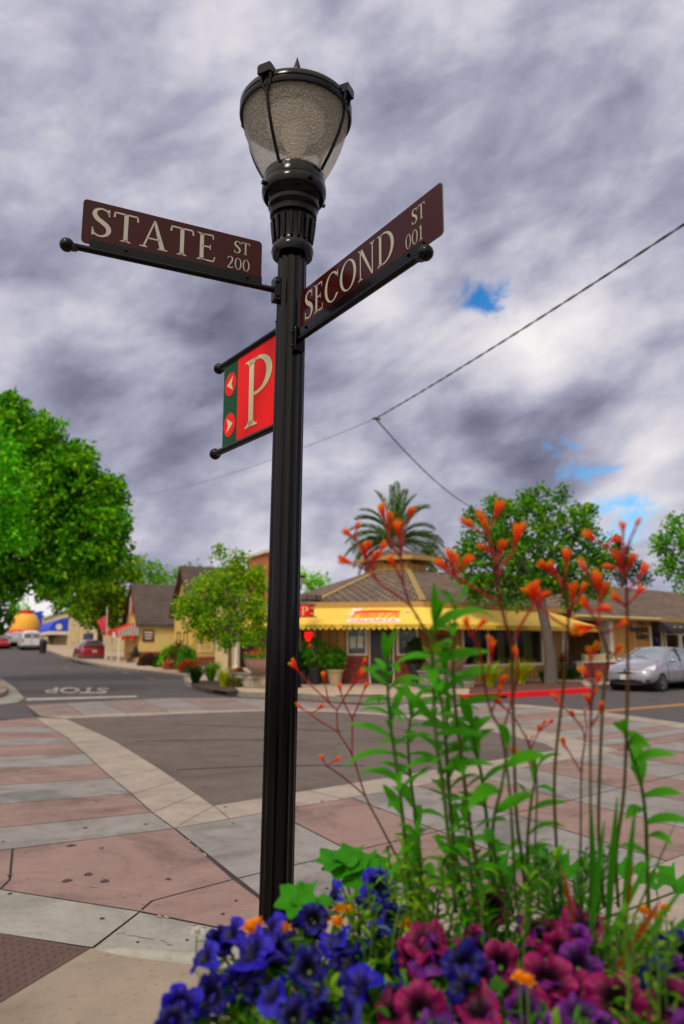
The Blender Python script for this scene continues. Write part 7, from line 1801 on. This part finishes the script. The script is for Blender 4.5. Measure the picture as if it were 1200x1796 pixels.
# kangaroo paws
pawm = gradmat('paw_flower', [(.0, (164, 2, 10)), (.32, (202, 14, 6)), (.58, (226, 58, 0)), (.84, (238, 104, 0)), (1.0, (206, 134, 8))], .7, .3, .0)
pawstem = gradmat('paw_stem', [(.0, (66, 96, 26)), (.3, (92, 74, 34)), (.55, (118, 34, 34)), (1.0, (150, 8, 22))], .6, .1, .0)
def paw_mesh(seed):
    rs = random.Random(seed); mb = MB(); k = rs.choice((3, 4, 4))
    for i in range(k):
        a = 2 * pi * i / k + rs.uniform(-.4, .4); o = Vector((cos(a), sin(a), 0)); sp_ = rs.uniform(.04, .24); l_ = rs.uniform(.034, .046)
        pts = [Vector((0, 0, 0)), o * sp_ * .006 + Vector((0, 0, l_ * .25)), o * sp_ * .018 + Vector((0, 0, l_ * .6)), o * sp_ * .034 + Vector((0, 0, l_ * .88)), o * sp_ * .045 + Vector((0, 0, l_))]
        mb.tube(pts, [.0018, .0026, .0044, .0058, .0040], 8, vrange=(.05, .85))
        for j in range(5):
            b = 2 * pi * j / 5; e = Vector((cos(b), sin(b), .6)); mb.tube([pts[3] + e * .002, pts[4] + e * .0032, pts[4] + e * .0035 + o * .001 + Vector((0, 0, rs.uniform(.001, .006)))], [.0030, .0026, .0008], 5, vrange=(.75, 1.0))
    me = bpy.data.meshes.new('paw'); me.from_pydata([tuple(v) for v in mb.v], [], mb.f); ul = me.uv_layers.new(name='UVMap'); ul.data.foreach_set('uv', [c for f in mb.uv for p in f for c in p]); me.materials.append(pawm); me.polygons.foreach_set('use_smooth', [True] * len(mb.f)); return me
PAW = [paw_mesh(s) for s in range(6)]
def paws(label, main, d0, d1, branches, r=.0036, sz=1.0):
    sz *= .53; r *= .74
    P = [Vector(p) for p in smoothpath([tuple(p) for p in path3(main, d0, d1)], 5)]; base = P[0].copy(); root = thing('kangaroo_paw', label, 'flower stalk', base); m = MB()
    tot = len(P) - 1; m.tube(P, [r * (1 - .45 * i / tot) for i in range(tot + 1)], 8, vrange=(0, .75))
    def depth(x, y):
        best = min(range(len(main)), key=lambda i: (main[i][0] - x) ** 2 + (main[i][1] - y) ** 2); return d0 + (d1 - d0) * best / (len(main) - 1)
    for br in branches:
        pl, buds = br; dd = depth(*pl[0]); off = R(-.05, .05)
        q = [PD(x, y, dd + off * i / max(1, len(pl) - 1)) for i, (x, y) in enumerate(pl)]
        if len(q) > 1: m.tube([Vector(p) for p in smoothpath([tuple(p) for p in q], 4)], r * .62, 7, vrange=(.6, 1.0))
        end = q[-1]; prev = q[-2] if len(q) > 1 else P[-2]
        for bx, by, s in buds:
            p = PD(bx, by, dd + off); e0 = end; ax = (p - e0)
            if ax.length < 1e-4: ax = end - prev
            L0 = .030 * s * sz; st = p - ax.normalized() * L0 * .6
            if (st - e0).dot(ax) > 0: m.tube([e0, e0.lerp(st, .5), st + ax.normalized() * .004], [r * .5, r * .5, r * .6], 6, vrange=(.85, 1.0))
            o = bpy.data.objects.new('flower', random.choice(PAW)); col.objects.link(o); o.parent = root
            o.matrix_basis = Matrix.Translation(st - base) @ (ax.normalized() + Vector((0, 0, .15))).normalized().to_track_quat('Z', 'Y').to_matrix().to_4x4() @ Matrix.Rotation(R(0, 6.28), 4, 'Z') @ Matrix.Scale(s * sz, 4)
    m.build('stem', pawstem, root, smooth=60)
paws('red stemmed kangaroo paw leaning toward the lamp post, sharpest of all', [(735, 1580), (693, 1497), (665, 1443), (641, 1396), (618, 1325), (594, 1284), (591, 1246)], 1.5, 1.5,
     [([(641, 1396), (602, 1363), (572, 1343)], [(566, 1333, .75), (589, 1334, .85)]), ([(618, 1325), (618, 1261)], []), ([(618, 1261), (601, 1227)], [(597, 1210, .9)]), ([(618, 1261), (630, 1232)], [(640, 1207, .85)]),
      ([(591, 1246), (610, 1215)], [(632, 1186, 1.1), (637, 1165, .8)]), ([(591, 1246), (577, 1230), (572, 1208)], [(568, 1190, .95)]), ([(591, 1246), (560, 1216), (540, 1196)], [(519, 1172, 1.2)]), ([(594, 1284), (560, 1264), (545, 1253)], [(527, 1241, .75), (560, 1243, .75)])], .0034)
paws('broad red kangaroo paw rising before the roof turret', [(800, 1590), (790, 1400), (770, 1200), (741, 1101), (720, 1062), (708, 1026)], 1.38, 1.22,
     [([(720, 1062), (690, 1040), (660, 1017), (645, 999)], [(639, 975, 1.2), (656, 984, 1.0)]), ([(645, 999), (628, 992)], [(612, 987, 1.0)]), ([(660, 1017), (640, 965), (622, 946)], [(614, 940, .9), (626, 928, .7)]),
      ([(708, 1026), (696, 999)], [(690, 990, 1.0)]), ([(708, 1026), (703, 981), (687, 957), (680, 930)], [(672, 905, 1.15), (684, 915, 1.0), (690, 925, .9)]), ([(703, 981), (702, 955)], [(700, 935, 1.15)]), ([(703, 975), (708, 935)], [(719, 903, .9)]), ([(660, 1000), (655, 985)], [(668, 965, .9), (648, 960, .7)])], .0040, 1.15)
paws('dark stemmed kangaroo paw before the shade tree, widest branching', [(925, 1590), (915, 1500), (905, 1412), (899, 1190), (897, 1137), (885, 1085), (874, 1036), (869, 990)], 1.36, 1.08,
     [([(869, 990), (862, 960), (855, 934)], [(846, 915, .9), (873, 900, .95), (852, 925, .8)]), ([(855, 940), (835, 930)], [(818, 918, .7), (828, 925, .8)]), ([(874, 1010), (885, 985), (895, 976)], [(908, 945, 1.25)]), ([(869, 990), (876, 975)], [(879, 963, .9), (856, 967, .9)]),
      ([(880, 1060), (867, 1053), (830, 1030), (797, 1011)], [(782, 1000, 1.1), (800, 994, .9), (815, 990, .9), (790, 985, 1.0)]), ([(897, 1137), (915, 1095), (934, 1064)], [(935, 1045, 1.25), (950, 1050, .9)])], .0046, 1.2)
paws('kangaroo paw with red buds low beside the restaurant windows', [(905, 1590), (895, 1400), (880, 1290), (862, 1250), (850, 1200), (845, 1160)], 1.3, 1.14,
     [([(845, 1160), (838, 1130), (826, 1115)], [(820, 1100, .9), (843, 1098, .9)]), ([(850, 1190), (862, 1165)], [(862, 1140, 1.0), (858, 1128, .8)]), ([(880, 1290), (900, 1220), (910, 1180)], [(905, 1152, .95)]), ([(862, 1250), (872, 1225)], [(880, 1200, .9), (876, 1212, .8)])], .0036, 1.05)
paws('small kangaroo paw with thin red stem low over the pink paving', [(946, 1590), (939, 1497), (942, 1377), (931, 1315), (915, 1280), (902, 1258)], 1.36, 1.26,
     [([(902, 1258), (890, 1246)], [(879, 1235, .9), (866, 1228, .7)]), ([(931, 1315), (938, 1298), (945, 1284)], [(945, 1280, .7), (953, 1272, .8), (965, 1268, .75)]), ([(931, 1315), (926, 1305)], [(924, 1296, .55), (932, 1296, .5)]), ([(936, 1345), (922, 1333)], [(911, 1322, .7), (899, 1318, .6)])], .0028, .85)
paws('kangaroo paw with clustered buds between tree trunk and brick wall', [(985, 1590), (976, 1482), (973, 1355), (987, 1219), (993, 1144), (997, 1085), (990, 1036), (985, 1015)], 1.38, 1.10,
     [([(990, 1036), (980, 1015)], [(958, 998, .9), (971, 1000, 1.0)]), ([(990, 1030), (992, 1005)], [(995, 980, .95)]), ([(997, 1085), (1004, 1060)], [(1006, 1044, 1.05)]), ([(997, 1075), (1012, 1050)], [(1022, 1036, .85)]), ([(995, 1100), (970, 1085), (950, 1068)], [(934, 1048, 1.1), (946, 1046, .9)])], .0044, 1.15)
paws('kangaroo paw with glowing orange buds before the brick wall', [(1060, 1590), (1050, 1454), (1058, 1227), (1067, 1155), (1053, 1106), (1040, 1080)], 1.34, 1.08,
     [([(1053, 1106), (1044, 1100)], [(1034, 1104, 1.25)]), ([(1040, 1080), (1034, 1070)], [(1030, 1066, .9), (1052, 1070, .9)]), ([(1050, 1100), (1052, 1060)], [(1048, 1028, 1.3), (1060, 1040, .9)]), ([(1048, 1040), (1035, 1015)], [(1026, 1000, .9)]), ([(1060, 1110), (1075, 1105)], [(1089, 1098, .7)]), ([(1064, 1140), (1078, 1150)], [(1083, 1142, .7)])], .0044, 1.15)
paws('tallest kangaroo paw, crowned above the gallery roof', [(1085, 1590), (1081, 1497), (1095, 1383), (1101, 1199), (1100, 1067), (1097, 1015), (1093, 985)], 1.32, 1.06,
     [([(1097, 1015), (1092, 1000)], [(1086, 985, 1.0), (1076, 998, .9)]), ([(1097, 1010), (1101, 1000)], [(1106, 987, .9)]), ([(1100, 1040), (1115, 1020)], [(1128, 1005, 1.0)]), ([(1100, 1060), (1112, 1050)], [(1119, 1041, .85)]), ([(1100, 1067), (1094, 1060)], [(1087, 1056, .95)]), ([(1093, 985), (1084, 969), (1060, 958)], [(1040, 947, .9), (1072, 952, .8)]), ([(1093, 985), (1093, 950)], [(1093, 930, .7)]), ([(1095, 980), (1106, 945)], [(1116, 924, .7)])], .0046, 1.15)
paws('thin kangaroo paw with small buds over the silver car bumper', [(1035, 1590), (1036, 1497), (1036, 1275), (1040, 1210), (1040, 1175)], 1.30, 1.12,
     [([(1040, 1175), (1036, 1160)], [(1034, 1150, .9), (1046, 1140, .9)]), ([(1040, 1200), (1032, 1190)], [(1028, 1186, 1.0)]), ([(1038, 1250), (1035, 1240)], [(1032, 1230, .9), (1042, 1220, .8)]), ([(1036, 1275), (1050, 1255)], [(1054, 1240, .7)]), ([(1040, 1210), (1046, 1200)], [(1048, 1196, .9)])], .0036, 1.0)
paws('slender kangaroo paw bending toward the yellow road line', [(1022, 1590), (1019, 1497), (1020, 1355), (1026, 1300), (1021, 1275)], 1.40, 1.26,
     [([(1021, 1275), (1003, 1255), (990, 1242)], [(977, 1228, .85), (984, 1236, .7)]), ([(1021, 1275), (1012, 1265)], [(1006, 1255, .7)]), ([(1020, 1355), (1005, 1330), (998, 1318)], [(989, 1303, .85), (993, 1312, .7)]), ([(1026, 1300), (1030, 1280)], [(1026, 1252, .6)])], .0030, .9)
